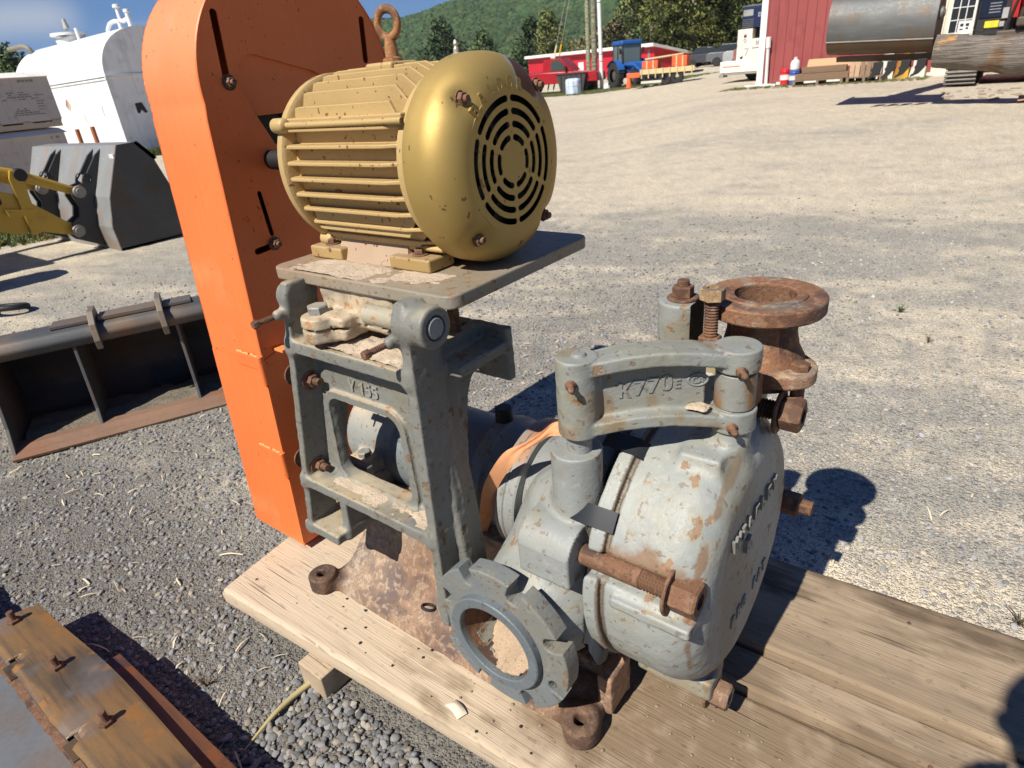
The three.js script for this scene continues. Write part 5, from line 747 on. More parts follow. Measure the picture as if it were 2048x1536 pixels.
// ================================================================ things standing about the yard, left side
const spin = (o, a) => { o.rotation.y = a; return o; };
{
  // rusty black ditching bucket lying open towards the camera; s along its edge, d back, h up
  const e = V(0.433, 0, -0.901), nb = V(-0.901, 0, -0.433), O = V(-3.149, 0, -0.462), L = 1.42;
  const W = (s, d, h) => V(O.x + e.x * s + nb.x * d, h, O.z + e.z * s + nb.z * d);
  const outer = [[0, 0.004], [0.30, 0.004], [0.40, 0.035], [0.46, 0.12], [0.47, 0.22], [0.44, 0.33], [0.37, 0.42], [0.28, 0.462], [0.20, 0.468], [0.145, 0.455], [0.125, 0.42], [0.14, 0.385], [0.17, 0.375]];
  const inner = [[0.0, 0.022], [0.29, 0.022], [0.38, 0.05], [0.435, 0.13], [0.44, 0.22], [0.41, 0.31], [0.35, 0.385], [0.27, 0.41], [0.20, 0.40], [0.17, 0.378]];
  const ribbon = (pr, s0, s1, n = 40) => { const c = pr.map(([d, h]) => V(d, h, 0)); const crv = new THREE.CatmullRomCurve3(c, false, 'catmullrom', 0.3); return sheet((a, b) => { const q = crv.getPoint(b); return W(s0 + (s1 - s0) * a, q.x, q.y); }, n, 48); };
  const plate = (pr, s0, s1) => { const g = prism(pr, 'xy', s0, s1, 0.002); const p = g.attributes.position; for (let i = 0; i < p.count; i++) { const q = W(p.getZ(i), p.getX(i), p.getY(i)); p.setXYZ(i, q.x, q.y, q.z); } return flatN(g); };
  const bk = thing('ditching_bucket', 'rusty dark excavator ditching bucket lying open on the gravel left of the belt guard', 'bucket', [-2.9, 0, -1.1]);
  const rusty = (x, y, z) => { const k = f3(x, y, z, 5, 4, 2); return mix([0.7, 0.72, 0.75], [1.25, 1.0, 0.82], ss(0.4, 0.65, k)); };
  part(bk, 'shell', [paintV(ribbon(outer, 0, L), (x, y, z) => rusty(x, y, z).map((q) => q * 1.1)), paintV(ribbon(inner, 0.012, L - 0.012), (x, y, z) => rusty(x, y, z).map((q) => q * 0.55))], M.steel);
  part(bk, 'cutting_edge', paintV(plate([[-0.035, 0.0], [-0.04, 0.012], [0.05, 0.034], [0.10, 0.034], [0.10, 0.0]], 0, L), (x, y, z) => { const k = f3(x, y, z, 6, 4); return [1.9 + k, 1.15 + 0.6 * k, 0.75 + 0.5 * k]; }), M.steel, 'brown worn cutting edge');
  for (const s of [0, L - 0.014]) part(bk, 'side_plate', paintV(plate([[-0.02, 0], [0.30, 0], [0.40, 0.03], [0.465, 0.12], [0.472, 0.22], [0.44, 0.335], [0.37, 0.42], [0.28, 0.458], [0.17, 0.455], [0.13, 0.36], [0.05, 0.12]], s, s + 0.014), rusty), M.steel);
  for (const s of [0.33, 0.745]) part(bk, 'rib', paintV(plate([[0.055, 0.03], [0.09, 0.10], [0.115, 0.22], [0.145, 0.385], [0.30, 0.42], [0.42, 0.3], [0.43, 0.12], [0.38, 0.04]], s, s + 0.013), (x, y, z) => rusty(x, y, z).map((q) => q * 1.25)), M.steel);
  for (const s of [0.425, 0.695]) part(bk, 'mounting_ear', paintV(plate([[0.30, 0.45], [0.27, 0.515], [0.17, 0.515], [0.115, 0.47], [0.095, 0.40], [0.105, 0.36], [0.135, 0.38], [0.13, 0.43], [0.16, 0.468], [0.2, 0.475]], s, s + 0.024), () => [1.7, 1.4, 1.1]), M.steel);
  part(bk, 'wear_plate', paintV(plate([[0.17, 0.468], [0.17, 0.482], [0.30, 0.474], [0.38, 0.42], [0.36, 0.41], [0.28, 0.458]], 0.455, 0.69), () => [1.6, 1.25, 0.95]), M.steel);
  for (const [a, b] of [[0.27, 0.42], [0.72, 0.84]]) part(bk, 'wear_plate', paintV(plate([[0.17, 0.468], [0.17, 0.479], [0.30, 0.471], [0.38, 0.418], [0.36, 0.41], [0.28, 0.458]], a, b), () => [1.35, 1.15, 1.0]), M.steel);
  const g = sheet((a, b) => { const s = 0.03 + (L - 0.06) * a, d = 0.10 + 0.26 * b; return W(s, d, 0.022 + 0.022 * f3(s * 3, 0, d * 6, 4, 4, 5) * ss(0, 0.2, b) + 0.0); }, 60, 16);
  part(bk, 'dirt', paintV(g, (x, y, z) => { const k = 0.7 + 0.6 * f3(x, y, z, 30, 3); return [k, k, k]; }), std(tGravel, 0.5, { color: new THREE.Color().setRGB(0.30, 0.26, 0.20), bumpScale: 0.006, roughness: 1 }), null, 'stuff');
}
{
  // yellow wheel loader: only its bucket and lift arms reach into the picture
  const ld = thing('wheel_loader', 'yellow wheel loader with grey bucket lowered to the gravel at far left', 'loader', [-7.8, 0, -1.0]);
  const x0 = -9.36, x1 = -7.08, back = [[-2.61, 0.0], [-2.60, 0.24], [-2.67, 0.52], [-2.72, 0.62], [-2.889, 0.984], [-3.073, 0.992]];
  const yl = tinted(0.55, 0.33, 0.03, { roughness: 0.42 });
  const bkt = part(ld, 'bucket', (() => { const L = []; for (let i = 0; i < back.length - 1; i++) { const [z0, y0] = back[i], [z1, y1] = back[i + 1]; L.push(sheet((a, b) => V(x0 + (x1 - x0) * a, y0 + (y1 - y0) * b, z0 + (z1 - z0) * b), 12, 6)); } L.push(bx(x0, x1, 0.004, 0.03, -3.42, -2.61, 0.003)); return paintV(mergeGeometries(L.map((g) => uvBox(g))), (x, y, z) => { const k = f3(x, y, z, 3, 4, 3); return mix([2.2, 2.25, 2.3], [1.8, 1.3, 0.9], 0.7 * ss(0.45, 0.8, k) * ss(0.5, 0.1, y)); }); })(), M.steel, 'big grey steel loader bucket seen from behind');
  for (const x of [x0, x1 - 0.02]) part(bkt, 'side_plate', paintV(prism([[-2.61, 0.0], [-2.60, 0.24], [-2.67, 0.52], [-2.889, 0.984], [-3.073, 0.992], [-3.18, 0.90], [-3.44, 0.01]], 'zy', x, x + 0.02, 0.003), (xx, y, z) => { const b = Math.exp(-(((y - 0.42) / 0.09) ** 2)); return mix([0.62, 0.62, 0.62], [1.35, 0.78, 0.36], 0.8 * b * ss(0.2, 0.6, f3(z * 0.6, y * 7, 0, 4, 4))); }), M.steel);
  for (const x of [x0 + 0.02, x1 - 0.3]) part(bkt, 'lip_guard', prism([[-3.05, 0.985], [-3.09, 0.999], [-3.24, 0.82], [-3.20, 0.80]], 'zy', x1 - 0.026, x1 - 0.0, 0.002), M.steel);
  for (const xc of [-8.62, -8.47, -7.62, -7.45]) part(bkt, 'gusset', prism([[-2.88, 0.955], [-2.80, 0.90], [-2.60, 0.66], [-2.50, 0.64], [-2.47, 0.56], [-2.50, 0.45], [-2.47, 0.36], [-2.385, 0.31], [-2.36, 0.20], [-2.42, 0.13], [-2.61, 0.03], [-2.62, 0.25], [-2.69, 0.5]], 'zy', xc - 0.014, xc + 0.014, 0.003, [Array.from({ length: 12 }, (_, i) => [-2.665 + 0.035 * Math.cos(i * 0.524), 0.70 + 0.045 * Math.sin(i * 0.524)])]), paintMat());
  for (const [y, z] of [[0.59, -2.545], [0.23, -2.41]]) for (const xc of [-8.545, -7.535]) part(bkt, 'pin', [rod(V(xc - 0.13, y, z), V(xc + 0.13, y, z), 0.038, 0.038, 20), rod(V(xc + 0.1, y, z), V(xc + 0.118, y, z), 0.062, 0.058, 24)], std(tSteel, 0.4, { metalness: 0.6, color: new THREE.Color(2.2, 2.1, 2.0) }));
  part(bkt, 'sticker', bx(-7.20, -7.10, 0.865, 0.905, -2.86, -2.835, 0.001).rotateX(0), tinted(0.7, 0.72, 0.75));
  for (const xc of [-8.545, -7.535]) {
    const a = part(ld, 'lift_arm', prism([[-2.46, 0.20], [-2.46, 0.28], [-2.36, 0.33], [-2.02, 0.66], [-1.55, 0.86], [-0.6, 1.35], [-0.3, 1.3], [-0.3, 1.1], [-1.3, 0.55], [-1.9, 0.31], [-2.1, 0.29], [-2.38, 0.19]], 'zy', xc - 0.045, xc + 0.045, 0.006), yl);
    part(a, 'letter', [bx(xc + 0.044, xc + 0.048, 0.60, 0.70, -1.90, -1.885, 0), new THREE.TorusGeometry(0.05, 0.012, 6, 14, Math.PI).rotateZ(-Math.PI / 2).rotateY(-Math.PI / 2).translate(xc + 0.047, 0.65, -1.89)], M.black);
    part(a, 'bell_crank', prism([[-2.11, 0.29], [-2.02, 0.27], [-2.02, 0.80], [-2.05, 0.87], [-2.12, 0.86], [-2.13, 0.78]], 'zy', xc + 0.05, xc + 0.08, 0.004), yl);
    part(a, 'tilt_cylinder', [rod(V(xc, 0.59, -2.545), V(xc, 0.79, -2.17), 0.042, 0.048, 16), rod(V(xc, 0.80, -2.15), V(xc, 1.0, -1.6), 0.055, 0.055, 16)], yl);
    part(a, 'hose_fitting', [rod(V(xc - 0.03, 0.82, -2.12), V(xc + 0.085, 0.82, -2.12), 0.06, 0.06, 14)], M.black);
    part(a, 'link', hexa([[xc + 0.082, 0.475, -1.90], [xc + 0.098, 0.475, -1.90], [xc + 0.098, 0.44, -2.13], [xc + 0.082, 0.44, -2.13], [xc + 0.082, 0.54, -1.89], [xc + 0.098, 0.54, -1.89], [xc + 0.098, 0.50, -2.13], [xc + 0.082, 0.50, -2.13]]), yl);
    part(a, 'cylinder_rod', rod(V(xc, 0.86, -2.02), V(xc, 1.0, -1.5), 0.03), flat(0.16, 0.22, 0.5, { metalness: 0.8, roughness: 0.2 }));
  }
  part(ld, 'front_frame', [bx(-8.6, -7.4, 0.35, 1.3, -0.9, 0.9, 0.03), bx(-8.7, -6.9, 0.45, 0.75, -0.75, -0.45, 0.05)], yl);
  for (const x of [-9.2, -6.9]) { const w = part(ld, 'wheel', sharp(lathe([[0.25, -0.2], [0.52, -0.22], [0.6, -0.15], [0.62, 0], [0.6, 0.15], [0.52, 0.22], [0.25, 0.2]], V(x, 0.6, -0.6), V(1, 0, 0), 36), 0.5), M.rubber); part(w, 'rim', rod(V(x - 0.15, 0.6, -0.6), V(x + 0.15, 0.6, -0.6), 0.27), yl); }
  part(ld, 'engine_hood', [bx(-8.3, -7.3, 0.9, 2.3, 0.9, 2.9, 0.06)], yl);
}
function paintMat() { return tinted(0.03, 0.03, 0.032, { roughness: 0.45 }); }
{
  // two stacked white cartons on pallets
  const cart = tinted(0.56, 0.51, 0.48, { roughness: 0.8, tile: 1.3 }), wood = std(tWood, [1.1, 0.34], {});
  const mk = (y, y1, label, z1) => { const c = thing('carton', label, 'carton', [-11.6, y, -3.2]); const b = part(c, 'box', bx(-12.2, -11, y, y1 - 0.05, z1, -2.2, 0.012), cart); part(c, 'lid', hexa([[-12.23, y1 - 0.055, z1 - 0.03], [-10.96, y1 - 0.055, z1 - 0.03], [-10.96, y1 - 0.055, -2.17], [-12.23, y1 - 0.055, -2.17], [-12.1, y1 + 0.06, z1 + 0.1], [-11.06, y1 + 0.01, z1 + 0.03], [-11.06, y1 + 0.01, -2.3], [-12.1, y1 + 0.06, -2.3]].map((q) => [q[0], q[1], q[2]])), tinted(0.8, 0.78, 0.75)); return c; };
  const pal = (y, z1, label) => { const p = thing('pallet', label, 'pallet', [-11.6, y, -3.2], 'pallets under the cartons'); for (let i = 0; i < 5; i++) { const z = z1 + 0.02 + i * 0.36; part(p, 'board', bx(-12.2, -10.99, y + 0.085, y + 0.105, z, z + 0.12, 0.003), wood); } for (const x of [-12.15, -11.6, -11.06]) part(p, 'stringer', bx(x - 0.03, x + 0.06, y + 0.02, y + 0.085, z1 + 0.02, -2.2, 0.003), wood); return p; };
  const txt = tinted(0.25, 0.24, 0.23);
  pal(0, -3.86, 'wooden pallet under the lower white carton'); const c1 = mk(0.105, 1.12, 'lower white printed carton, half hidden by the loader bucket', -3.86);
  pal(1.13, -3.9, 'wooden pallet between the two white cartons'); const c2 = mk(1.235, 1.845, 'upper white printed carton on top of the stack at left', -3.9);
  // print on the cartons: rows of small text, too small to read
  const bar = (c, y, z0, z1, h = 0.014) => { let z = z0; const L = []; let k = 0; while (z < z1) { const w = 0.02 + 0.03 * ih(k, Math.round(y * 1000), 3); if (ih(k, 7, Math.round(y * 100)) > 0.22) L.push(bx(-11.0, -10.9965, y, y + h, -z - w, -z, 0)); z += w + 0.01; k++; } part(c, 'print', L, txt); };
  for (let r = 0; r < 4; r++) { bar(c2, 1.60 - r * 0.028, 3.33 - r * 0.02, 3.56 + r * 0.02); bar(c2, 1.40 - r * 0.026, 3.4 - r * 0.02, 3.62 + r * 0.03); bar(c1, 0.88 - r * 0.028, 3.52, 3.70 - r * 0.01); }
  for (let r = 0; r < 6; r++) bar(c2, 1.56 - r * 0.036, 3.66, 3.76, 0.012); bar(c2, 1.73, 3.52, 3.72, 0.03); bar(c1, 1.0, 3.56, 3.74, 0.03);
}
{
  // white fuel tank with a rounded roof
  const tk = thing('fuel_tank', 'big white fuel storage tank with rounded top and vent pipes behind the cartons', 'tank', [-25, 0, -10.4]);
  const xr = -21, xl = -28.6, zc = -10.28, hw = 1.38, ys = 2.16, wt = tinted(0.80, 0.82, 0.85, { roughness: 0.5, tile: 3 });
  const prof = []; for (let i = 0; i <= 28; i++) { const t = i / 28 * Math.PI; prof.push([zc + hw * Math.cos(t), ys + 1.24 * Math.pow(Math.sin(t), 0.9)]); }
  const shp = [[zc + hw, 0.02], ...prof, [zc - hw, 0.02]];
  part(tk, 'shell', (() => sheet((a, b) => { const k = b * (shp.length - 1), i = Math.min(shp.length - 2, Math.floor(k)), t = k - i; const z = shp[i][0] + (shp[i + 1][0] - shp[i][0]) * t, y = shp[i][1] + (shp[i + 1][1] - shp[i][1]) * t; const e = ss(0.12, 0, a); return V(xl + (xr - xl) * a, y - Math.max(0, y - ys) * 0.62 * e * e, zc + (z - zc) * (1 - 0.15 * e * e)); }, 60, 90))(), wt);
  part(tk, 'end_wall', prism(shp, 'zy', xr - 0.02, xr, 0.003), wt);
  part(tk, 'end_wall', prism(shp.map(([z, y]) => [z, Math.min(y, ys + 0.45)]), 'zy', xl, xl + 0.02), wt);
  part(tk, 'roof_band', [bx(xl, xr + 0.03, ys - 0.10, ys - 0.05, zc + hw, zc + hw + 0.03, 0.005), bx(xr, xr + 0.05, ys - 0.06, ys + 0.02, zc - hw, zc + hw + 0.03, 0.005)], wt);
  part(tk, 'roof_seam', [bx(xl, xr, ys - 0.05, ys - 0.02, zc + hw - 0.005, zc + hw + 0.012, 0)], M.black);
  part(tk, 'corner_trim', bx(xr - 0.09, xr + 0.012, 0.02, ys - 0.1, zc + hw - 0.012, zc + hw + 0.012, 0.004), wt);
  const pipe = (pts, r, mat, n = 'vent_pipe') => part(tk, n, [tube(pts, r, 26, 10)], mat ?? wt);
  pipe([V(-21.35, 3.3, -10.2), V(-21.35, 3.78, -10.2)], 0.06); pipe([V(-21.35, 3.62, -10.2), V(-21.75, 3.58, -10.2), V(-21.85, 3.62, -10.2), V(-21.88, 3.95, -10.2)], 0.055); pipe([V(-22.0, 3.3, -10.2), V(-22.0, 3.56, -10.2), V(-22.0, 3.6, -10.18), V(-22.35, 3.58, -10.1), V(-22.55, 3.4, -10.05)], 0.055);
  part(tk, 'vent_cap', [rod(V(-21.88, 3.93, -10.2), V(-21.88, 4.02, -10.2), 0.10, 0.09, 16), rod(V(-21.35, 3.76, -10.2), V(-21.35, 3.84, -10.2), 0.085, 0.08, 16)], wt);
  part(tk, 'manhole', [rod(V(-25.0, 3.30, -9.95), V(-25.0, 3.52, -9.9), 0.42, 0.42, 28), rod(V(-25.0, 3.52, -9.9), V(-25.0, 3.56, -9.9), 0.5, 0.5, 28), rod(V(-25.45, 3.3, -9.9), V(-25.45, 3.6, -9.9), 0.04), rod(V(-24.3, 3.3, -9.9), V(-24.3, 3.66, -9.9), 0.05)], wt);
  part(tk, 'breather', [rod(V(-24.95, 3.5, -9.9), V(-24.95, 3.72, -9.9), 0.03), rod(V(-24.95, 3.7, -9.9), V(-24.98, 3.98, -9.9), 0.09, 0.05, 12)], tinted(0.4, 0.4, 0.38));
  pipe([V(-27.4, 2.95, -9.6), V(-27.4, 3.32, -9.5), V(-27.55, 3.42, -9.45), V(-28.6, 3.44, -9.3)], 0.08, tinted(0.22, 0.2, 0.16));
  const dm = [[0, 0.2], [0.2, 0], [0, -0.2], [-0.2, 0]]; part(tk, 'hazard_placard', [paintV(place(prism(dm, 'xy', 0, 0.006), V(-24.25, 1.52, zc + hw + 0.002), V(1, 0, 0), Y1), (x, y, z) => { const u = x + 24.25, v = y - 1.52; return (u + v > 0 ? (u - v > 0 ? [1.2, 0.95, 0.1] : [0.8, 0.1, 0.1]) : (u - v > 0 ? [1, 1, 1] : [0.1, 0.15, 0.6])); })], tinted(0.6, 0.6, 0.6));
  part(tk, 'sign', prism([[-9.46, 1.40], [-9.46, 1.15], [-9.52, 1.12], [-9.60, 1.22], [-9.68, 1.12], [-9.76, 1.14], [-9.66, 1.42]], 'zy', xr, xr + 0.008), M.black);
  for (const [x, y] of [[-21.9, 1.3], [-23.3, 1.15]]) part(tk, 'gauge_slot', bx(x, x + 0.03, y - 0.16, y + 0.1, zc + hw, zc + hw + 0.006, 0), tinted(0.2, 0.2, 0.22));
  const post = (x, z, h, label) => single('pipe_post', [rod(V(x, 0, z), V(x, h, z), 0.06, 0.06, 12)], tinted(0.42, 0.13, 0.045), label, 'post');
  post(-20.6, -7.95, 0.92, 'orange steel post before the white tank, nearest its corner'); post(-21.55, -7.9, 0.88, 'orange steel post before the white tank, middle of three'); post(-23.2, -7.9, 0.72, 'orange steel post before the white tank, beside the cartons');
  const j = thing('attachment_frame', 'dark folded implement frame standing between cartons and white tank', 'implement', [-20.6, 0, -7.0]);
  part(j, 'frame_bar', [rod(V(-21.6, 0, -7.0), V(-20.9, 0.75, -7.1), 0.07), rod(V(-20.9, 0.75, -7.1), V(-20.2, 0.15, -6.9), 0.08), rod(V(-21.5, 0.55, -7.1), V(-20.8, 0.62, -7.1), 0.09), rod(V(-20.9, 0.78, -7.1), V(-20.5, 0.70, -7.1), 0.06)], paintMat()); part(j, 'hydraulic_cylinder', rod(V(-20.7, 0.7, -7.1), V(-20.1, 0.2, -6.9), 0.06), tinted(0.5, 0.5, 0.5));
  part(j, 'base', bx(-22.2, -20.2, 0.0, 0.3, -7.5, -6.9, 0.02), paintMat());
}
{
  // snow-plough blade lying bolts up at the lower left
  const bl = thing('plough_blade', 'rusty steel plough blade lying bolts up at the bottom left', 'blade', [-1.3, 0, -0.1]);
  const y = 0.112, fr = (x) => -0.052 - 0.012 * (x + 1.7);
  const gridTop = (x0, x1, z0, z1, yf, n = 90, m = 30) => sheet((a, b) => { const x = x0(b) + (x1 - x0(b)) * a; const zz = z0(x) + (z1(x) - z0(x)) * b; return V(x, yf(x, b), zz); }, n, m);
  const bk1 = (x) => -0.1755 - 0.022 * ss(-1.9, -1.4, x) + 0.006 * ss(-1.4, -0.9, x);
  part(bl, 'moldboard', [bx(-2.3, -0.3, y - 0.022, y - 0.006, -0.06, 0.55, 0.004)], (() => std(tSteel, 0.8, { bumpScale: 0.001, metalness: 0.3, color: new THREE.Color(1.25, 1.3, 1.38) }))(), 'smooth blue grey moldboard sheet');
  const notch = (x) => { const t = md(x + 1.715, 0.36); return t < 0.03 ? 0.022 : 0; };
  part(bl, 'cutting_strip', [gridTop((b) => -1.905 + 0.035 * b, -0.35, (x) => fr(x) - notch(x) + 0.004 * (n3(x * 30, 0, 0) - 0.5), bk1, (x, b) => y + 0.0045 * Math.sin(b * 3.14) + 0.004 * ss(0, 0.1, b), 400, 24), bx(-1.88, -0.35, y - 0.02, y - 0.001, -0.168, -0.07, 0.003), sheet((a, b) => { const x = -1.87 + 1.5 * a; return V(x, y - 0.018 * b, bk1(x) - 0.0003); }, 60, 2)], M.blade, 'ochre rusty cutting strip with bolt studs');
  part(bl, 'backing_bar', [hexa([[-1.525, y - 0.062, -0.232], [-0.35, y - 0.062, -0.245], [-0.35, y - 0.062, -0.196], [-1.525, y - 0.062, -0.196], [-1.525, y - 0.022, -0.232], [-0.35, y - 0.022, -0.245], [-0.35, y - 0.016, -0.1955], [-1.525, y - 0.016, -0.1955]])].map((g) => paintV(g, () => [0.75, 0.55, 0.62])), M.blade, 'dark red rusty lower bar');
  for (const [x, z] of [[-1.897 + 0.05, -0.113], [-1.577, -0.120], [-1.312, -0.124], [-1.05, -0.13], [-0.78, -0.135]]) part(bl, 'bolt', [hex(V(x, y + 0.004, z), Y1, 0.0155, 0.014), thread(V(x, y + 0.016, z), V(x - 0.002, y + 0.042, z), 0.0085, 0.0042)], std(tRust, 0.2, { color: new THREE.Color(0.75, 0.7, 0.7), bumpScale: 0.001 }));
  for (const x of [-1.70, -1.34, -0.98]) part(bl, 'slot_plate', [bx(x - 0.008, x + 0.052, y - 0.006, y - 0.002, fr(x) - 0.024, fr(x) + 0.012, 0.001)].map((g) => paintV(g, () => [0.55, 0.6, 0.7])), M.blade);
  part(bl, 'support_block', [bx(-1.85, -1.7, 0, y - 0.03, -0.05, 0.15, 0.01), bx(-0.8, -0.65, 0, y - 0.03, -0.05, 0.15, 0.01)], M.blade);
  part(bl, 'worn_edge', sheet((a, b) => { const x = -1.86 + 1.5 * a; return V(x, y - 0.0055, fr(x) + 0.001 + 0.016 * b + 0.004 * (n3(x * 40, 3, 0) - 0.5) * b); }, 220, 2), M.rust);
}
// ================================================================ right side and far background
const gr = (x, z) => groundY(x, z);
{
  // red metal barn
  const bn = thing('red_barn', 'faded red ribbed metal barn with white trim and a glazed door at right', 'barn', [-1, 0.4, -22]);
  const y0 = 0.46, H = 5.2, zf = -19.05, red = tinted(0.29, 0.062, 0.062, { roughness: 0.55, tile: 3 }), wh = tinted(0.74, 0.76, 0.76, { tile: 3 });
  const w = part(bn, 'wall', [bx(-6.05, 5, y0, H, -29, zf - 0.02, 0)], red);
  const wid = 0.2285; const panel = (x) => mergeGeometries([uvBox(bx(x, x + wid - 0.0, y0, H, zf - 0.018, zf, 0)), uvBox(prism([[x - 0.016, zf - 0.001], [x - 0.009, zf + 0.017], [x + 0.009, zf + 0.017], [x + 0.016, zf - 0.001]], 'xz', y0, H))]);
  for (let i = 0; i < 17; i++) part(w, 'siding_panel', panel(-5.90 + i * wid), red);
  for (let i = 0; i < 16; i++) part(w, 'siding_panel', panel(-1.16 + i * wid), red);
  part(w, 'siding_panel', bx(-6.0, -5.9, y0, H, zf - 0.018, zf, 0), red);
  part(bn, 'corner_trim', [bx(-6.09, -5.93, y0 - 0.06, H, zf - 0.05, zf + 0.03, 0.004)], wh);
  part(bn, 'base_trim', [bx(-6.35, -5.55, 0.385, 0.44, zf - 0.05, zf + 0.16, 0.004), bx(-5.55, -2.06, 0.41, 0.475, zf - 0.02, zf + 0.045, 0.004)], wh);
  part(bn, 'vent_pipe', [rod(V(-5.80, 0.40, zf + 0.11), V(-5.82, 1.36, zf + 0.11), 0.042, 0.042, 14), rod(V(-5.82, 1.30, zf + 0.11), V(-5.825, 1.56, zf + 0.11), 0.062, 0.062, 14)], wh);
  const dr = part(bn, 'door', bx(-1.97, -1.30, 0.46, 2.45, zf - 0.03, zf + 0.02, 0.005), tinted(0.76, 0.70, 0.55));
  part(bn, 'door_frame', [bx(-2.07, -1.97, 0.42, 2.55, zf - 0.03, zf + 0.06, 0.005), bx(-1.30, -1.2, 0.42, 2.55, zf - 0.03, zf + 0.06, 0.005), bx(-2.1, -1.15, 0.40, 0.46, zf - 0.02, zf + 0.09, 0.004)], tinted(0.72, 0.68, 0.60));
  part(dr, 'window_frame', [bx(-1.90, -1.42, 1.22, 1.26, zf + 0.02, zf + 0.034, 0), bx(-1.90, -1.42, 2.26, 2.30, zf + 0.02, zf + 0.034, 0), bx(-1.90, -1.87, 1.26, 2.26, zf + 0.02, zf + 0.034, 0), bx(-1.45, -1.42, 1.26, 2.26, zf + 0.02, zf + 0.034, 0), bx(-1.737, -1.722, 1.26, 2.26, zf + 0.02, zf + 0.032, 0), bx(-1.597, -1.582, 1.26, 2.26, zf + 0.02, zf + 0.032, 0), ...[1.5, 1.745, 1.99].map((y) => bx(-1.87, -1.45, y, y + 0.016, zf + 0.02, zf + 0.0325, 0))], wh);
  for (let i = 0; i < 3; i++) for (let k = 0; k < 4; k++) part(dr, 'pane', bx(-1.868 + i * 0.1405, -1.74 + i * 0.1405, 1.262 + k * 0.2455, 1.498 + k * 0.2455, zf + 0.0205, zf + 0.025, 0), flat(0.025, 0.03, 0.035, { roughness: 0.08 }));
  part(dr, 'notice', [bx(-1.70, -1.46, 1.25, 1.48, zf + 0.035, zf + 0.037, 0)], wh); part(dr, 'notice_print', [bx(-1.665, -1.60, 1.37, 1.43, zf + 0.0372, zf + 0.039, 0), bx(-1.56, -1.495, 1.37, 1.43, zf + 0.0372, zf + 0.039, 0), bx(-1.665, -1.60, 1.30, 1.33, zf + 0.0372, zf + 0.039, 0), bx(-1.55, -1.50, 1.31, 1.35, zf + 0.0372, zf + 0.039, 0)], M.black);
  part(dr, 'handle', [rod(V(-1.36, 1.28, zf + 0.02), V(-1.36, 1.28, zf + 0.09), 0.025)], flat(0.5, 0.48, 0.42, { metalness: 0.8, roughness: 0.3 }));
  part(bn, 'roof', [hexa([[-6.4, H, zf + 0.4], [5.4, H, zf + 0.4], [5.4, H + 1.8, -24], [-6.4, H + 1.8, -24], [-6.4, H + 0.12, zf + 0.4], [5.4, H + 0.12, zf + 0.4], [5.4, H + 1.92, -24], [-6.4, H + 1.92, -24]]), hexa([[-6.4, H + 1.8, -24], [5.4, H + 1.8, -24], [5.4, H, -29.4], [-6.4, H, -29.4], [-6.4, H + 1.92, -24], [5.4, H + 1.92, -24], [5.4, H + 0.12, -29.4], [-6.4, H + 0.12, -29.4]])], tinted(0.6, 0.6, 0.6));
}
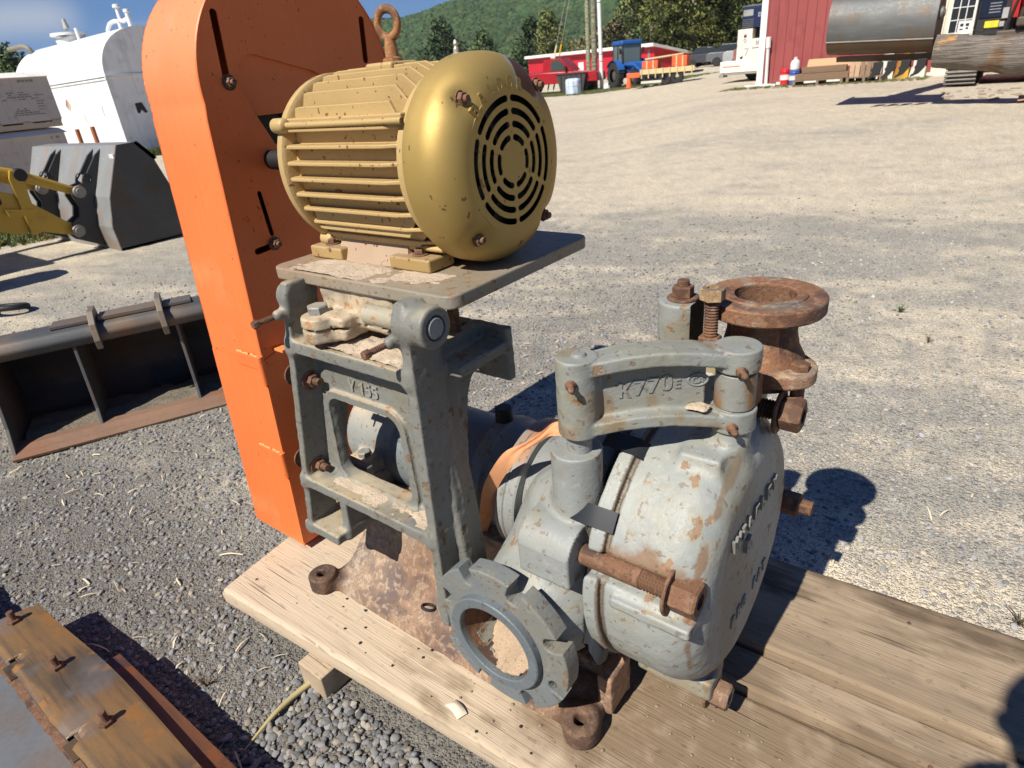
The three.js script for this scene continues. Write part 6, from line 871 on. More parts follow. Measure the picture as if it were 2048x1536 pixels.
{
  // small things along the barn wall
  const z = -18.85, pail = (x, zz, r, h, col, label, name, y = 0.41) => { const p = thing(name, label, 'pail', [x, y, zz]); part(p, 'body', sharp(lathe([[0, 0], [r * 0.86, 0], [r * 0.97, h * 0.8], [r * 0.97, h]], V(x, y, zz), Y1, 24), 0.5), tinted(...col, { roughness: 0.35 })); part(p, 'rim', [lathe([[r * 0.95, h * 0.78], [r * 1.06, h * 0.8], [r * 1.06, h * 0.84], [r * 0.97, h * 0.86], [r * 1.05, h * 0.92], [r * 1.05, h], [0, h * 0.99]], V(x, y, zz), Y1, 24)], tinted(...col, { roughness: 0.35 })); part(p, 'label_print', [lathe([[r * 0.985, h * 0.3], [r * 0.99, h * 0.62]], V(x, y, zz), Y1, 24)], tinted(0.7, 0.66, 0.64)); return p; };
  pail(-5.30, z, 0.125, 0.38, [0.62, 0.02, 0.03], 'red plastic pail against the red barn', 'pail'); pail(-5.06, z + 0.05, 0.12, 0.33, [0.05, 0.13, 0.45], 'blue and white pail with a jug on top, by the barn', 'pail');
  const jug = thing('jug', 'white translucent plastic jug standing on the blue pail', 'jug', [-5.06, 0.745, z + 0.05]);
  part(jug, 'body', sharp(lathe([[0, 0], [0.1, 0], [0.115, 0.02], [0.115, 0.15], [0.09, 0.21], [0.04, 0.245], [0.035, 0.27]], V(-5.06, 0.745, z + 0.05), Y1, 20), 0.7), tinted(0.72, 0.74, 0.76)); part(jug, 'cap', [rod(V(-5.06, 1.01, z + 0.05), V(-5.06, 1.04, z + 0.05), 0.04)], tinted(0.7, 0.7, 0.7));
  const wd = (c) => std(tWood, [1.1, 0.34], { color: new THREE.Color(...c) });
  const pallet = (x0, x1, z0, z1, label) => { const p = thing('pallet', label, 'pallet', [(x0 + x1) / 2, 0.4, z0]); const m = wd([0.42, 0.38, 0.34]); for (let i = 0; i < 5; i++) { const zz = z1 + (z0 - z1 - 0.1) * i / 4; part(p, 'board', bx(x0, x1, 0.50, 0.52, zz, zz + 0.1, 0.003), m); } for (let i = 0; i < 3; i++) { const xx = x0 + (x1 - x0 - 0.06) * i / 2; part(p, 'stringer', bx(xx, xx + 0.06, 0.415, 0.50, z1, z0, 0.003), m); } part(p, 'bottom_board', bx(x0, x1, 0.400, 0.414, z0 - 0.1, z0, 0.002), m); };
  pallet(-4.85, -3.72, -17.95, -18.75, 'grey pallet under the dark beams beside the barn'); pallet(-3.66, -2.9, -18.0, -18.7, 'grey pallet under the board crate beside the barn');
  const beam = (x0, x1, y, zz, label) => single('timber_beam', [bx(x0, x1, y, y + 0.14, zz - 0.15, zz, 0.006)], wd([0.38, 0.30, 0.25]), label, 'timber');
  beam(-4.82, -3.62, 0.522, -18.0, 'dark timber beam, lower one on the pallet'); beam(-4.80, -3.58, 0.523, -18.22, 'dark timber beam lying behind the lower one on the pallet'); beam(-4.70, -3.7, 0.668, -18.1, 'dark timber beam on top of the two others');
  single('wide_board', [hexa([[-4.62, 0.79, -18.2], [-3.22, 0.76, -18.2], [-3.22, 0.76, -18.25], [-4.62, 0.79, -18.25], [-4.62, 0.97, -18.32], [-3.22, 0.95, -18.32], [-3.22, 0.95, -18.37], [-4.62, 0.97, -18.37]])], wd([0.95, 0.72, 0.55]), 'wide tan board leaning on top of the dark beams', 'board');
  const cr = thing('crate', 'open crate of pale and dark boards next to the pallet of beams', 'crate', [-3.3, 0.52, -18.3]); for (let i = 0; i < 5; i++) part(cr, 'board', bx(-3.62 + i * 0.115, -3.52 + i * 0.115, 0.522, 0.86 - 0.01 * (i % 2), -18.1, -18.08, 0.002), wd(i < 2 ? [0.95, 0.8, 0.7] : [0.5, 0.42, 0.36])); part(cr, 'base', bx(-3.62, -3.04, 0.522, 0.56, -18.6, -18.1, 0.003), wd([0.5, 0.42, 0.36])); part(cr, 'side_board', bx(-3.06, -3.04, 0.56, 0.9, -18.6, -18.1, 0.002), wd([0.36, 0.31, 0.28]));
  const block = (x0, x1, h, col, label) => { const c = thing('concrete_block', label, 'block', [(x0 + x1) / 2, 0.4, -18.8]); part(c, 'block', [sharp(prism([[x0, 0.40], [x0 + 0.03, 0.62], [x0 + 0.06, 0.64], [x0 + 0.05, h], [x1 - 0.03, h + 0.01], [x1 - 0.05, 0.66], [x1, 0.6], [x1, 0.40]], 'xy', -18.95, -18.72, 0.008), 0.5)].map((g) => paintV(g, (x, y, zz) => f3(x, y, zz, 14, 4, 3) > 0.62 ? [0.5, 0.42, 0.35] : [1, 1, 1])), tinted(...col)); };
  block(-3.12, -2.80, 0.94, [0.68, 0.67, 0.62], 'left white flaking block by the barn wall'); block(-2.785, -2.48, 0.92, [0.62, 0.36, 0.03], 'yellow flaking block between two white ones'); block(-2.465, -2.15, 0.93, [0.68, 0.67, 0.62], 'right white flaking block nearest the barn door');
  single('rock', [(() => { const g = new THREE.IcosahedronGeometry(0.22, 3), p = g.attributes.position; for (let i = 0; i < p.count; i++) { const q = 0.7 + 0.6 * n3(p.getX(i) * 6, p.getY(i) * 6, p.getZ(i) * 6); p.setXYZ(i, p.getX(i) * q, p.getY(i) * q, p.getZ(i) * q); } g.computeVertexNormals(); return g.translate(-3.28, 0.5, -18.35); })()], tinted(0.16, 0.16, 0.165), 'dark grey stone at the foot of the left white block', 'rock');
}
{
  // excavator: bucket hanging in front, boom, cab and tracks
  const ex = thing('excavator', 'tracked excavator with a worn steel bucket holding a log in front of the barn', 'excavator', [-0.3, 0.4, -15.5]);
  const bz = -11.95, bx0 = -2.70, bx1 = -1.30, prof = [[-0.02, 0.50], [0.18, 0.475], [0.32, 0.36], [0.40, 0.18], [0.415, 0.0], [0.37, -0.17], [0.26, -0.30], [0.10, -0.335], [-0.06, -0.33]];   // (z forward, y) round the curved back
  const yc = 1.42, cv = new THREE.CatmullRomCurve3(prof.map(([a, b]) => V(a, b, 0)));
  const stw = (x) => -0.05 * (x + 2);
  const bk = part(ex, 'bucket', paintV(sheet((a, b) => { const q = cv.getPoint(b), x = bx0 + (bx1 - bx0) * a; return V(x, yc + q.y + stw(x), bz + q.x); }, 40, 70), (x, y, z) => { const k = f3(x, y * 3, z, 3, 4, 8), j = f3(x * 0.6, y * 6, z, 4, 3); let c = mix([0.95, 0.98, 1.0], [0.95, 0.72, 0.5], 0.7 * ss(0.35, 0.65, k) * ss(1.62, 1.35, y - stw(x))); return y - stw(x) < 1.265 ? mix(c, [0.8, 0.5, 0.26], 0.85) : mix(c, [1.6, 1.5, 1.35], 0.4 * ss(0.6, 0.75, j)); }), M.steel, 'worn grey and brown rounded excavator bucket');
  for (const x of [bx0, bx1 - 0.03]) part(bk, 'side_plate', prism([...prof.map(([a, b]) => [bz + a, yc + b + stw(x)]), [bz - 0.36, yc - 0.30 + stw(x)], [bz - 0.42, yc + 0.15 + stw(x)], [bz - 0.18, yc + 0.52 + stw(x)]], 'zy', x, x + 0.03, 0.003), paintV2([1.0, 0.8, 0.55]));
  part(bk, 'boss', [rod(V(bx1, yc + 0.12, bz + 0.16), V(bx1 + 0.05, yc + 0.12, bz + 0.16), 0.085, 0.08, 22), rod(V(bx1 + 0.05, yc + 0.12, bz + 0.16), V(bx1 + 0.065, yc + 0.12, bz + 0.16), 0.045, 0.045, 16)], paintV2([1.2, 1.15, 1.1]));
  part(bk, 'weld_seam', sheet((a, b) => { const q = cv.getPoint(0.605 + b * 0.012), x = bx0 + (bx1 - bx0) * a; return V(x, yc + q.y + stw(x), bz + q.x * 1.012 + 0.004); }, 20, 2), tinted(0.5, 0.49, 0.46));
  part(bk, 'lower_lip', [hexa([[bx0 + 0.12, 1.015, bz - 0.3], [bx0 + 0.12, 1.015, bz + 0.10], [bx1 + 0.12, 0.945, bz + 0.10], [bx1 + 0.12, 0.945, bz - 0.3], [bx0 + 0.12, 1.085, bz - 0.3], [bx0 + 0.12, 1.085, bz + 0.14], [bx1 + 0.12, 1.035, bz + 0.14], [bx1 + 0.12, 1.035, bz - 0.3]])], paintV2([0.62, 0.47, 0.36]));
  part(bk, 'lifting_plate', [bx(-2.36, -1.66, yc + 0.44, yc + 0.475, bz + 0.20, bz + 0.30, 0.006)], paintV2([0.8, 0.8, 0.8]));
  for (const x of [-2.15, -1.8]) part(bk, 'ear', prism([[bz + 0.18, yc + 0.42], [bz + 0.26, yc + 0.72], [bz + 0.1, yc + 0.85], [bz - 0.1, yc + 0.72], [bz - 0.08, yc + 0.45]], 'zy', x, x + 0.05, 0.004), paintV2([0.7, 0.7, 0.7]));
  for (const x of [-1.99, -1.81, -1.63, -1.43]) part(ex, 'thumb_tine', [prism([[x - 0.03, 0.98], [x + 0.09, 0.98], [x + 0.075, 0.87], [x + 0.01, 0.79], [x - 0.09, 0.745], [x - 0.085, 0.78], [x - 0.055, 0.80], [x - 0.04, 0.85], [x - 0.055, 0.875], [x - 0.035, 0.91]], 'xy', -11.72, -11.67, 0.004)], M.black);
  part(ex, 'stick', [hexa([[-2.1, 2.1, -12.05], [-1.75, 2.1, -12.05], [-1.5, 4.2, -12.6], [-1.85, 4.2, -12.6], [-2.1, 2.1, -11.8], [-1.75, 2.1, -11.8], [-1.5, 4.4, -12.0], [-1.85, 4.4, -12.0]])], tinted(0.5, 0.03, 0.03));
  part(ex, 'boom', [rod(V(-1.65, 4.2, -12.3), V(-1.0, 4.4, -13.6), 0.25), rod(V(-1.0, 4.4, -13.6), V(-0.25, 1.6, -15.0), 0.28)], tinted(0.5, 0.03, 0.03));
  const rd = tinted(0.55, 0.03, 0.035, { roughness: 0.4 });
  const cab = part(ex, 'cab', [bx(-1.10, -0.5, 1.16, 2.75, -16.0, -14.85, 0.05)], paintMat(), 'dark glazed operator cab');
  part(cab, 'window', [bx(-1.05, -0.70, 1.45, 2.5, -14.852, -14.83, 0.01)], flat(0.012, 0.015, 0.03, { roughness: 0.08 }));
  part(cab, 'warning_label', [bx(-0.945, -0.75, 1.30, 1.40, -14.83, -14.822, 0)], tinted(0.75, 0.62, 0.03)); part(cab, 'vent', [...Array(4)].map((_, i) => bx(-0.92, -0.76, 1.52 + i * 0.045, 1.535 + i * 0.045, -14.83, -14.824, 0)), tinted(0.25, 0.25, 0.27)); part(cab, 'light_panel', [bx(-0.725, -0.64, 1.42, 1.58, -14.83, -14.81, 0.004), bx(-0.74, -0.67, 1.30, 1.38, -14.83, -14.81, 0.004)], tinted(0.4, 0.4, 0.42)); part(cab, 'handrail', [tube([V(-1.08, 1.28, -14.75), V(-0.97, 1.25, -14.7), V(-0.85, 1.28, -14.7), V(-0.72, 1.29, -14.75)], 0.012, 20, 6), tube([V(-1.08, 1.3, -14.78), V(-1.09, 2.2, -14.78)], 0.015, 10, 6)], M.black);
  part(ex, 'cylinder', [hexa([[-0.60, 1.42, -14.7], [-0.50, 1.42, -14.7], [-0.50, 1.42, -14.85], [-0.60, 1.42, -14.85], [-0.64, 2.6, -14.4], [-0.52, 2.6, -14.4], [-0.52, 2.6, -14.6], [-0.64, 2.6, -14.6]])], rd);
  part(ex, 'swing_mount', [rod(V(-0.35, 1.1, -14.9), V(-0.35, 1.75, -14.9), 0.16, 0.15, 20), bx(-0.75, 0.9, 1.14, 1.24, -17, -14.7, 0.03), bx(-0.5, -0.1, 1.28, 1.42, -15, -14.6, 0.03)], tinted(0.09, 0.065, 0.05));
  part(ex, 'hydraulic_hose', [tube([V(-0.62, 1.24, -14.75), V(-0.58, 1.5, -14.66), V(-0.50, 1.9, -14.6), V(-0.45, 2.5, -14.6)], 0.02, 20, 7), tube([V(-0.45, 1.2, -14.7), V(-0.40, 1.6, -14.62), V(-0.36, 2.5, -14.6)], 0.022, 20, 7)], M.rubber);
  part(ex, 'body', [bx(-0.5, 1.4, 1.24, 2.3, -17.6, -15.3, 0.08)], tinted(0.16, 0.1, 0.08)); part(ex, 'undercarriage', [bx(-0.9, 1.0, 0.62, 1.14, -16.6, -14.9, 0.05)], M.black);
  for (const [xa, nm] of [[-1.36, 'track'], [0.75, 'track']]) {
    const tr = part(ex, nm, prism([[-14.62, 0.60], [-14.68, 0.74], [-14.85, 0.80], [-17.0, 0.80], [-17.15, 0.62], [-17.0, 0.43], [-14.85, 0.41], [-14.68, 0.46]], 'zy', xa + 0.03, xa + 0.44, 0.01), M.rubber);
    for (let i = 0; i < 6; i++) { const y = 0.435 + i * 0.062, zz = -14.60 - 0.09 * ((i - 2.4) / 3) ** 2; part(tr, 'track_shoe', bx(xa, xa + 0.47, y, y + 0.05, zz - 0.05, zz + 0.005, 0.006), i % 2 ? tinted(0.20, 0.19, 0.175) : tinted(0.14, 0.132, 0.12)); part(tr, 'grouser', bx(xa, xa + 0.47, y + 0.02, y + 0.032, zz, zz + 0.03, 0.002), tinted(0.36, 0.34, 0.31)); }
  }
  // the log it holds
  const lc = new THREE.CatmullRomCurve3([V(-1.27, 1.06, -11.73), V(-1.1, 1.05, -11.71), V(-0.8, 1.01, -11.68), V(-0.4, 0.965, -11.64), V(0.5, 0.90, -11.55), V(1.6, 0.82, -11.4)]);
  const lg = sheet((a, b) => { const c = lc.getPoint(a), th = b * 6.2832, r = (0.205 + 0.02 * a) * (1 + 0.10 * (f3(c.x * 1.3, Math.cos(th), Math.sin(th), 2.2, 4) - 0.5) * 2 + 0.22 * Math.exp(-(((c.x + 0.35) / 0.14) ** 2)) * Math.max(0, Math.cos(th + 0.9))) + 0.008 * n3(c.x * 3, th * 8, 0); return V(c.x, c.y + r * Math.sin(th), c.z + r * Math.cos(th)); }, 160, 72);
  { const l = thing('log', 'thick grey barked log carried level by the excavator bucket', 'log', [-0.6, 0.9, -11.7]); part(l, 'bark', paintV(lg, (x, y, z) => { const k = f3(x, y, z, 4, 4, 5); if (x < -1.02 && x > -1.24 && y > 1.02) return mix([1, 1, 1], [2.6, 1.7, 0.75], ss(0.42, 0.52, k)); return mix([1, 1, 1], [0.9, 0.68, 0.5], ss(0.52, 0.7, k)); }), std(tBark, [0.9, 0.16], { bumpScale: 0.02, roughness: 0.95 })); part(l, 'cut_end', [rod(V(-1.275, 1.06, -11.73), V(-1.25, 1.06, -11.73), 0.195, 0.195, 24)], std(tWood, 0.4, {})); }
  single('bark_slab', [sharp(sheet((a, b) => V(-0.18 + 0.75 * a, gr(-0.2, -11.9) + 0.02 + 0.11 * Math.sin(b * 3.14) * (0.5 + a * 0.5) + 0.03 * n3(a * 6, b * 4, 0), -12.1 + 0.3 * b), 24, 10), 1)], tinted(0.42, 0.25, 0.15), 'reddish brown bark slab on the ground at the right edge', 'bark');
  const L = []; for (let i = 0; i < 60; i++) { const x = rr(-1.3, 0.9), z = rr(-14.4, -12.2), l = rr(0.03, 0.16); L.push(bx(-l / 2, l / 2, 0, 0.012, -0.02, 0.02, 0).rotateY(rr(-0.5, 0.5)).rotateZ(rr(-0.2, 0.2)).translate(x, gr(x, z) + 0.006, z)); }
  single('bark_litter', L, tinted(0.34, 0.26, 0.19), 'scattered bark and wood litter on the ground under the log', 'debris', null, 'stuff');
}
function paintV2(c) { return std(tSteel, 0.9, { bumpScale: 0.0008, metalness: 0.4, color: new THREE.Color(...c) }); }
// helper: a thing at (x, z) turned by a, built from pieces in its own metres
function stand(name, label, cat, x, z, a, y) { const o = thing(name, label, cat, [x, y ?? gr(x, z), z]); o.rotation.y = a; return o; }
{
  // white crane truck behind the barn corner
  const t = stand('crane_truck', 'white bucket truck with a dark blue generator seen past the barn corner', 'truck', -7.35, -22.3, 0);
  const w = tinted(0.74, 0.72, 0.66), bl = tinted(0.012, 0.022, 0.075, { roughness: 0.35 });
  local(t, 'deck', [bx(-0.95, 2.3, 0.28, 0.62, -3, 0.1, 0.02), bx(-0.93, 0.2, 0.22, 0.29, -0.3, 0.05, 0.01)], w); local(t, 'bumper', [bx(-0.9, -0.75, 0.17, 0.26, -0.1, 0.3, 0.01), bx(-0.75, 0.5, 0.24, 0.27, 0.05, 0.25, 0.005)], tinted(0.3, 0.29, 0.27)); local(t, 'marking', bx(-0.85, -0.3, 0.45, 0.475, 0.1, 0.104, 0), tinted(0.45, 0.08, 0.06));
  const b = local(t, 'body', [bx(-0.48, 1.5, 0.62, 1.00, -2.6, 0.0, 0.02), bx(-0.48, -0.02, 1.0, 1.48, -2.2, -0.02, 0.02)], w); local(b, 'dark_bay', bx(-0.02, 1.2, 1.0, 1.45, -2, -0.3, 0.01), M.black); local(b, 'ledge', bx(0.0, 1.3, 0.95, 1.2, -0.25, 0.03, 0.01), w); local(b, 'tail_light', [lathe([[0, 0], [0.05, 0], [0.045, 0.012], [0, 0.014]], V(-0.24, 1.29, -0.02), Z1, 16)], tinted(0.25, 0.02, 0.03)); local(b, 'reflector', [new THREE.TorusGeometry(0.04, 0.012, 6, 16).translate(-0.24, 1.17, -0.01)], tinted(0.45, 0.47, 0.45)); local(b, 'number_print', [place(letters('7', 0.22, 0.004), V(-0.17, 0.74, 0.002), X1, Y1)], tinted(0.4, 0.4, 0.4)); local(b, 'lettering', [place(letters('SERV', 0.1, 0.004), V(0.27, 1.03, 0.032), X1, Y1)], tinted(0.15, 0.17, 0.3)); local(b, 'mark', [bx(-0.3, -0.27, 0.66, 0.75, 0, 0.004, 0), bx(-0.36, -0.28, 0.66, 0.72, 0, 0.004, 0)], M.black); local(b, 'exhaust_stack', rod(V(-0.57, 0.62, -0.2), V(-0.57, 0.95, -0.2), 0.07), tinted(0.25, 0.1, 0.08));
  const g = local(t, 'generator', bx(-0.38, 1.4, 1.5, 2.06, -2.0, -0.05, 0.02), bl); local(g, 'grille', [...Array(5)].map((_, i) => bx(-0.36, -0.02, 1.52 + i * 0.05, 1.54 + i * 0.05, -0.05, -0.035, 0)), tinted(0.12, 0.13, 0.14)); local(g, 'control_panel', [bx(-0.35, -0.05, 1.83, 2.0, -0.05, -0.04, 0)], tinted(0.3, 0.32, 0.33)); local(g, 'lettering', [place(letters('D-', 0.12, 0.004), V(0.18, 1.78, -0.048), X1, Y1)], tinted(0.35, 0.4, 0.45)); local(g, 'lid', bx(-0.4, 1.42, 2.06, 2.12, -2.0, -0.03, 0.02), tinted(0.08, 0.1, 0.16));
  for (const x of [0.1, 1.9]) local(t, 'wheel', [sharp(lathe([[0.1, -0.15], [0.38, -0.16], [0.44, -0.1], [0.44, 0.1], [0.38, 0.16], [0.1, 0.15]], V(x, 0.42, -0.45), Z1, 28), 0.5)], M.rubber);
}
{
  // blue cab tractor with front loader
  const t = stand('tractor', 'blue cab tractor with front loader parked before the red shed', 'tractor', -17.6, -33.6, -0.55, 0.06);
  const bl = tinted(0.015, 0.10, 0.36, { roughness: 0.45 }), dk = M.black;   // own frame: +x forward, cab over the rear wheels
  const wheel = (x, r, w, z, n) => { const q = local(t, n, sharp(lathe([[r * 0.5, -w / 2], [r * 0.9, -w / 2], [r, -w * 0.35], [r, w * 0.35], [r * 0.9, w / 2], [r * 0.5, w / 2]], V(x, r, z), Z1, 30), 0.5), M.rubber); local(q, 'rim', [lathe([[0, 0.1], [r * 0.3, 0.1], [r * 0.52, 0.02], [r * 0.52, -0.02], [r * 0.3, -0.06], [0, -0.06]], V(x, r, z), Z1, 22)], tinted(0.1, 0.085, 0.07)); for (let i = 0; i < 14; i++) { const a = i / 14 * 6.283; local(q, 'tread_lug', bx(-0.04, 0.04, -0.02, 0.03, -w / 2, w / 2, 0).translate(0, r, 0).rotateZ(a).translate(x, r, z), M.rubber); } };
  for (const z of [0.7, -0.7]) { wheel(0, 0.62, 0.36, z, 'rear_wheel'); wheel(1.75, 0.42, 0.26, z * 0.9, 'front_wheel'); }
  local(t, 'hood', [bx(0.45, 2.1, 0.72, 1.2, -0.32, 0.32, 0.08)], bl); local(t, 'chassis', bx(-0.3, 1.9, 0.45, 0.75, -0.25, 0.25, 0.04), dk);
  for (const z of [0.72, -0.72]) local(t, 'fender', [sheet((a, b) => { const th = 0.35 + 2.2 * a; return V(0.70 * Math.cos(th), 0.62 + 0.72 * Math.sin(th), z + (b - 0.5) * 0.4); }, 14, 2)], bl);
  const c = local(t, 'cab', [bx(-0.55, 0.55, 2.0, 2.22, -0.62, 0.62, 0.08)], bl, 'blue roofed cab'); local(c, 'pillar', [...[[-0.5, 0.56], [-0.5, -0.56], [0.48, 0.56], [0.48, -0.56], [0.0, 0.57], [0.0, -0.57]].map(([x, z]) => rod(V(x, 0.9, z), V(x * 0.95, 2.02, z * 0.95), 0.035)), bx(-0.5, 0.5, 0.7, 1.05, -0.5, 0.5, 0.04)], dk); local(c, 'window', [bx(-0.47, 0.46, 1.05, 2.0, 0.535, 0.545, 0), bx(-0.47, 0.46, 1.05, 2.0, -0.545, -0.535, 0), bx(-0.475, -0.465, 1.05, 2.0, -0.5, 0.5, 0), bx(0.455, 0.465, 1.05, 2.0, -0.5, 0.5, 0)], new THREE.MeshPhysicalMaterial({ color: 0x9fb0b0, transmission: 0.7, roughness: 0.05, thickness: 0, side: THREE.DoubleSide })); local(c, 'seat', [bx(-0.3, 0.1, 0.95, 1.1, -0.2, 0.2, 0.04), bx(-0.35, -0.25, 1.1, 1.6, -0.2, 0.2, 0.04)], tinted(0.2, 0.04, 0.04)); for (const z of [0.68, -0.68]) local(c, 'mirror', bx(0.45, 0.5, 1.6, 1.85, z - 0.06, z + 0.06, 0.01), dk); local(c, 'work_light', [bx(-0.56, -0.5, 1.92, 2.0, 0.35, 0.5, 0.01), bx(-0.56, -0.5, 1.92, 2.0, -0.5, -0.35, 0.01)], tinted(0.8, 0.8, 0.8));
  for (const z of [0.45, -0.45]) local(t, 'loader_arm', [rod(V(0.5, 1.1, z), V(1.5, 1.05, z), 0.07, 0.07, 8), rod(V(1.5, 1.05, z), V(2.75, 0.35, z), 0.07, 0.06, 8), rod(V(0.7, 0.6, z), V(1.5, 0.95, z), 0.04, 0.04, 8)], bl);
  local(t, 'loader_bucket', [sharp(prism([[2.75, 0.04], [2.7, 0.5], [2.78, 0.62], [2.95, 0.6], [2.85, 0.45], [2.9, 0.08], [3.35, 0.03]], 'xy', -0.75, 0.75, 0), 0.5)], paintMat());
}
{
  // red pickup
  const t = stand('pickup_truck', 'red pickup truck parked in front of the long red shed', 'pickup', -21.9, -33.4, 0.25, 0.0);
  const rd = tinted(0.36, 0.012, 0.02, { roughness: 0.25 });   // +x forward
  const body = [[-2.6, 0.5], [-2.62, 1.05], [-0.65, 1.10], [0.55, 1.08], [2.2, 1.02], [2.55, 0.92], [2.6, 0.5]];
  local(t, 'body', sharp(prism(body, 'xy', -0.9, 0.9, 0.05), 0.6), rd); local(t, 'bed', bx(-2.5, -0.75, 0.95, 1.115, -0.75, 0.75, 0.02), M.black);
  const c = local(t, 'cab', sharp(prism([[-0.62, 1.07], [-0.5, 1.74], [0.5, 1.76], [1.15, 1.1]], 'xy', -0.8, 0.8, 0.04), 0.6), rd); const gl = flat(0.05, 0.07, 0.07, { roughness: 0.06 });
  for (const z of [0.80, -0.80]) local(c, 'side_window', prism([[-0.1, 1.16], [-0.05, 1.64], [0.46, 1.66], [0.88, 1.16]], 'xy', z - 0.012, z + 0.012), gl); local(c, 'rear_window', hexa([[-0.60, 1.18, -0.65], [-0.58, 1.18, -0.65], [-0.58, 1.18, 0.65], [-0.60, 1.18, 0.65], [-0.535, 1.62, -0.6], [-0.515, 1.62, -0.6], [-0.515, 1.62, 0.6], [-0.535, 1.62, 0.6]].map(([x, y, z]) => [x - 0.02, y, z])), gl); local(c, 'mirror', [bx(0.75, 0.85, 1.15, 1.35, 0.85, 1.05, 0.02)], M.black);
  local(t, 'bumper', bx(-2.75, -2.6, 0.5, 0.68, -0.85, 0.85, 0.03), flat(0.5, 0.5, 0.5, { metalness: 0.9, roughness: 0.25 })); for (const z of [0.75, -0.75]) { local(t, 'tail_light', bx(-2.67, -2.6, 0.75, 1.0, z - 0.08, z + 0.08, 0.01), tinted(0.4, 0.01, 0.01)); for (const x of [-1.6, 1.65]) { const w = local(t, 'wheel', sharp(lathe([[0.2, -0.13], [0.34, -0.13], [0.38, -0.08], [0.38, 0.08], [0.34, 0.13], [0.2, 0.13]], V(x, 0.38, z + Math.sign(z) * 0.06), Z1, 26), 0.5), M.rubber); local(w, 'rim', rod(V(x, 0.38, z - 0.05), V(x, 0.38, z + Math.sign(z) * 0.14), 0.2), tinted(0.4, 0.4, 0.4)); } }
  const lb = local(t, 'light_bar', [bx(-0.2, 0.1, 1.78, 1.9, -0.5, 0.5, 0.03)], tinted(0.7, 0.66, 0.6));
}
{
  // bin, drum, cone, poles, guy guards
  const bin = stand('scrap_bin', 'black mesh scrap bin beside the utility pole', 'bin', -20.6, -33.0, 0.35); local(bin, 'body', sharp(prism([[-0.62, 0.02], [-0.85, 0.95], [0.8, 0.92], [0.6, 0.02]], 'xy', -0.5, 0.5, 0.01), 0.5), tinted(0.045, 0.042, 0.04)); local(bin, 'rim', bx(-0.88, 0.84, 0.92, 0.98, -0.53, 0.53, 0.01), M.black); for (let i = 0; i < 5; i++) local(bin, 'rib', bx(-0.6 + i * 0.28, -0.56 + i * 0.28, 0.04, 0.92, 0.5, 0.53, 0.004), M.black);
  const d = stand('wrapped_drum', 'drum wrapped in blue and white plastic on the grass', 'drum', -19.0, -30.4, 0.3); local(d, 'wrap', (() => { const g = lathe([[0, 0], [0.34, 0.0], [0.38, 0.08], [0.385, 0.6], [0.36, 0.72], [0.2, 0.76], [0, 0.76]], V(0, 0, 0), Y1, 40), p = g.attributes.position; for (let i = 0; i < p.count; i++) { const q = 1 + 0.10 * (f3(p.getX(i), p.getY(i), p.getZ(i), 6, 3) - 0.5); p.setXYZ(i, p.getX(i) * q, p.getY(i), p.getZ(i) * q); } g.computeVertexNormals(); return paintV(g, (x, y, z) => mix([0.35, 0.55, 0.85], [0.85, 0.9, 0.95], ss(0.42, 0.6, f3(x, y * 0.5, z, 9, 3)))); })(), flat(0.8, 0.8, 0.8, { roughness: 0.25 })); local(d, 'band', [new THREE.TorusGeometry(0.39, 0.012, 6, 36).rotateX(Math.PI / 2).translate(0, 0.42, 0)], tinted(0.6, 0.65, 0.7));
  const c = stand('traffic_cone', 'orange traffic cone at the grass edge before the tractor', 'cone', -15.74, -30.24, 0); local(c, 'cone', sharp(lathe([[0.16, 0.035], [0.15, 0.05], [0.035, 0.66], [0.025, 0.68], [0, 0.68]], V(0, 0, 0), Y1, 26), 0.6), tinted(0.72, 0.12, 0.03)); local(c, 'base', bx(-0.2, 0.2, 0.0, 0.035, -0.2, 0.2, 0.012), tinted(0.6, 0.10, 0.03));
  const up = thing('utility_pole', 'tall weathered wooden utility pole, left of the white one', 'pole', [-20.1, 0, -34.5]); part(up, 'pole', rod(V(-20.1, 0, -34.5), V(-20.1, 10.5, -34.5), 0.165, 0.11, 14), std(tBark, [0.6, 1.2], { color: new THREE.Color(0.95, 1.1, 0.9) })); part(up, 'crossarm', bx(-21.2, -19.0, 9.6, 9.75, -34.4, -34.28, 0.01), M.wood);
  const up2 = thing('utility_pole', 'second grey green pole standing just behind the first', 'pole', [-22.6, 0, -38.2]); part(up2, 'pole', rod(V(-22.7, 0, -38.2), V(-22.7, 11.5, -38.2), 0.15, 0.11, 14), std(tBark, [0.6, 1.2], { color: new THREE.Color(1.1, 1.3, 1.0) })); part(up2, 'cap', rod(V(-22.7, 11.5, -38.2), V(-22.7, 11.6, -38.2), 0.13, 0.1, 12), tinted(0.3, 0.3, 0.3));
  const wp = thing('conduit_pole', 'slim white pole beside the utility pole', 'pole', [-19.37, 0.03, -34.0]); part(wp, 'pole', rod(V(-19.37, 0.02, -34.0), V(-19.55, 8.5, -34.0), 0.105, 0.10, 14), tinted(0.8, 0.82, 0.83)); for (const y of [1.4, 1.75, 4.2]) part(wp, 'strap', rod(V(-19.37 - 0.02 * y, y, -34.0), V(-19.37 - 0.02 * y, y + 0.03, -34.0), 0.115, 0.115, 14), M.black);
  single('white_jug', [sharp(lathe([[0, 0], [0.17, 0], [0.19, 0.03], [0.18, 0.2], [0.1, 0.27], [0, 0.28]], V(-18.6, 0.05, -33.2), Y1, 18), 0.6)], tinted(0.8, 0.8, 0.8), 'small white container at the foot of the white pole', 'container');
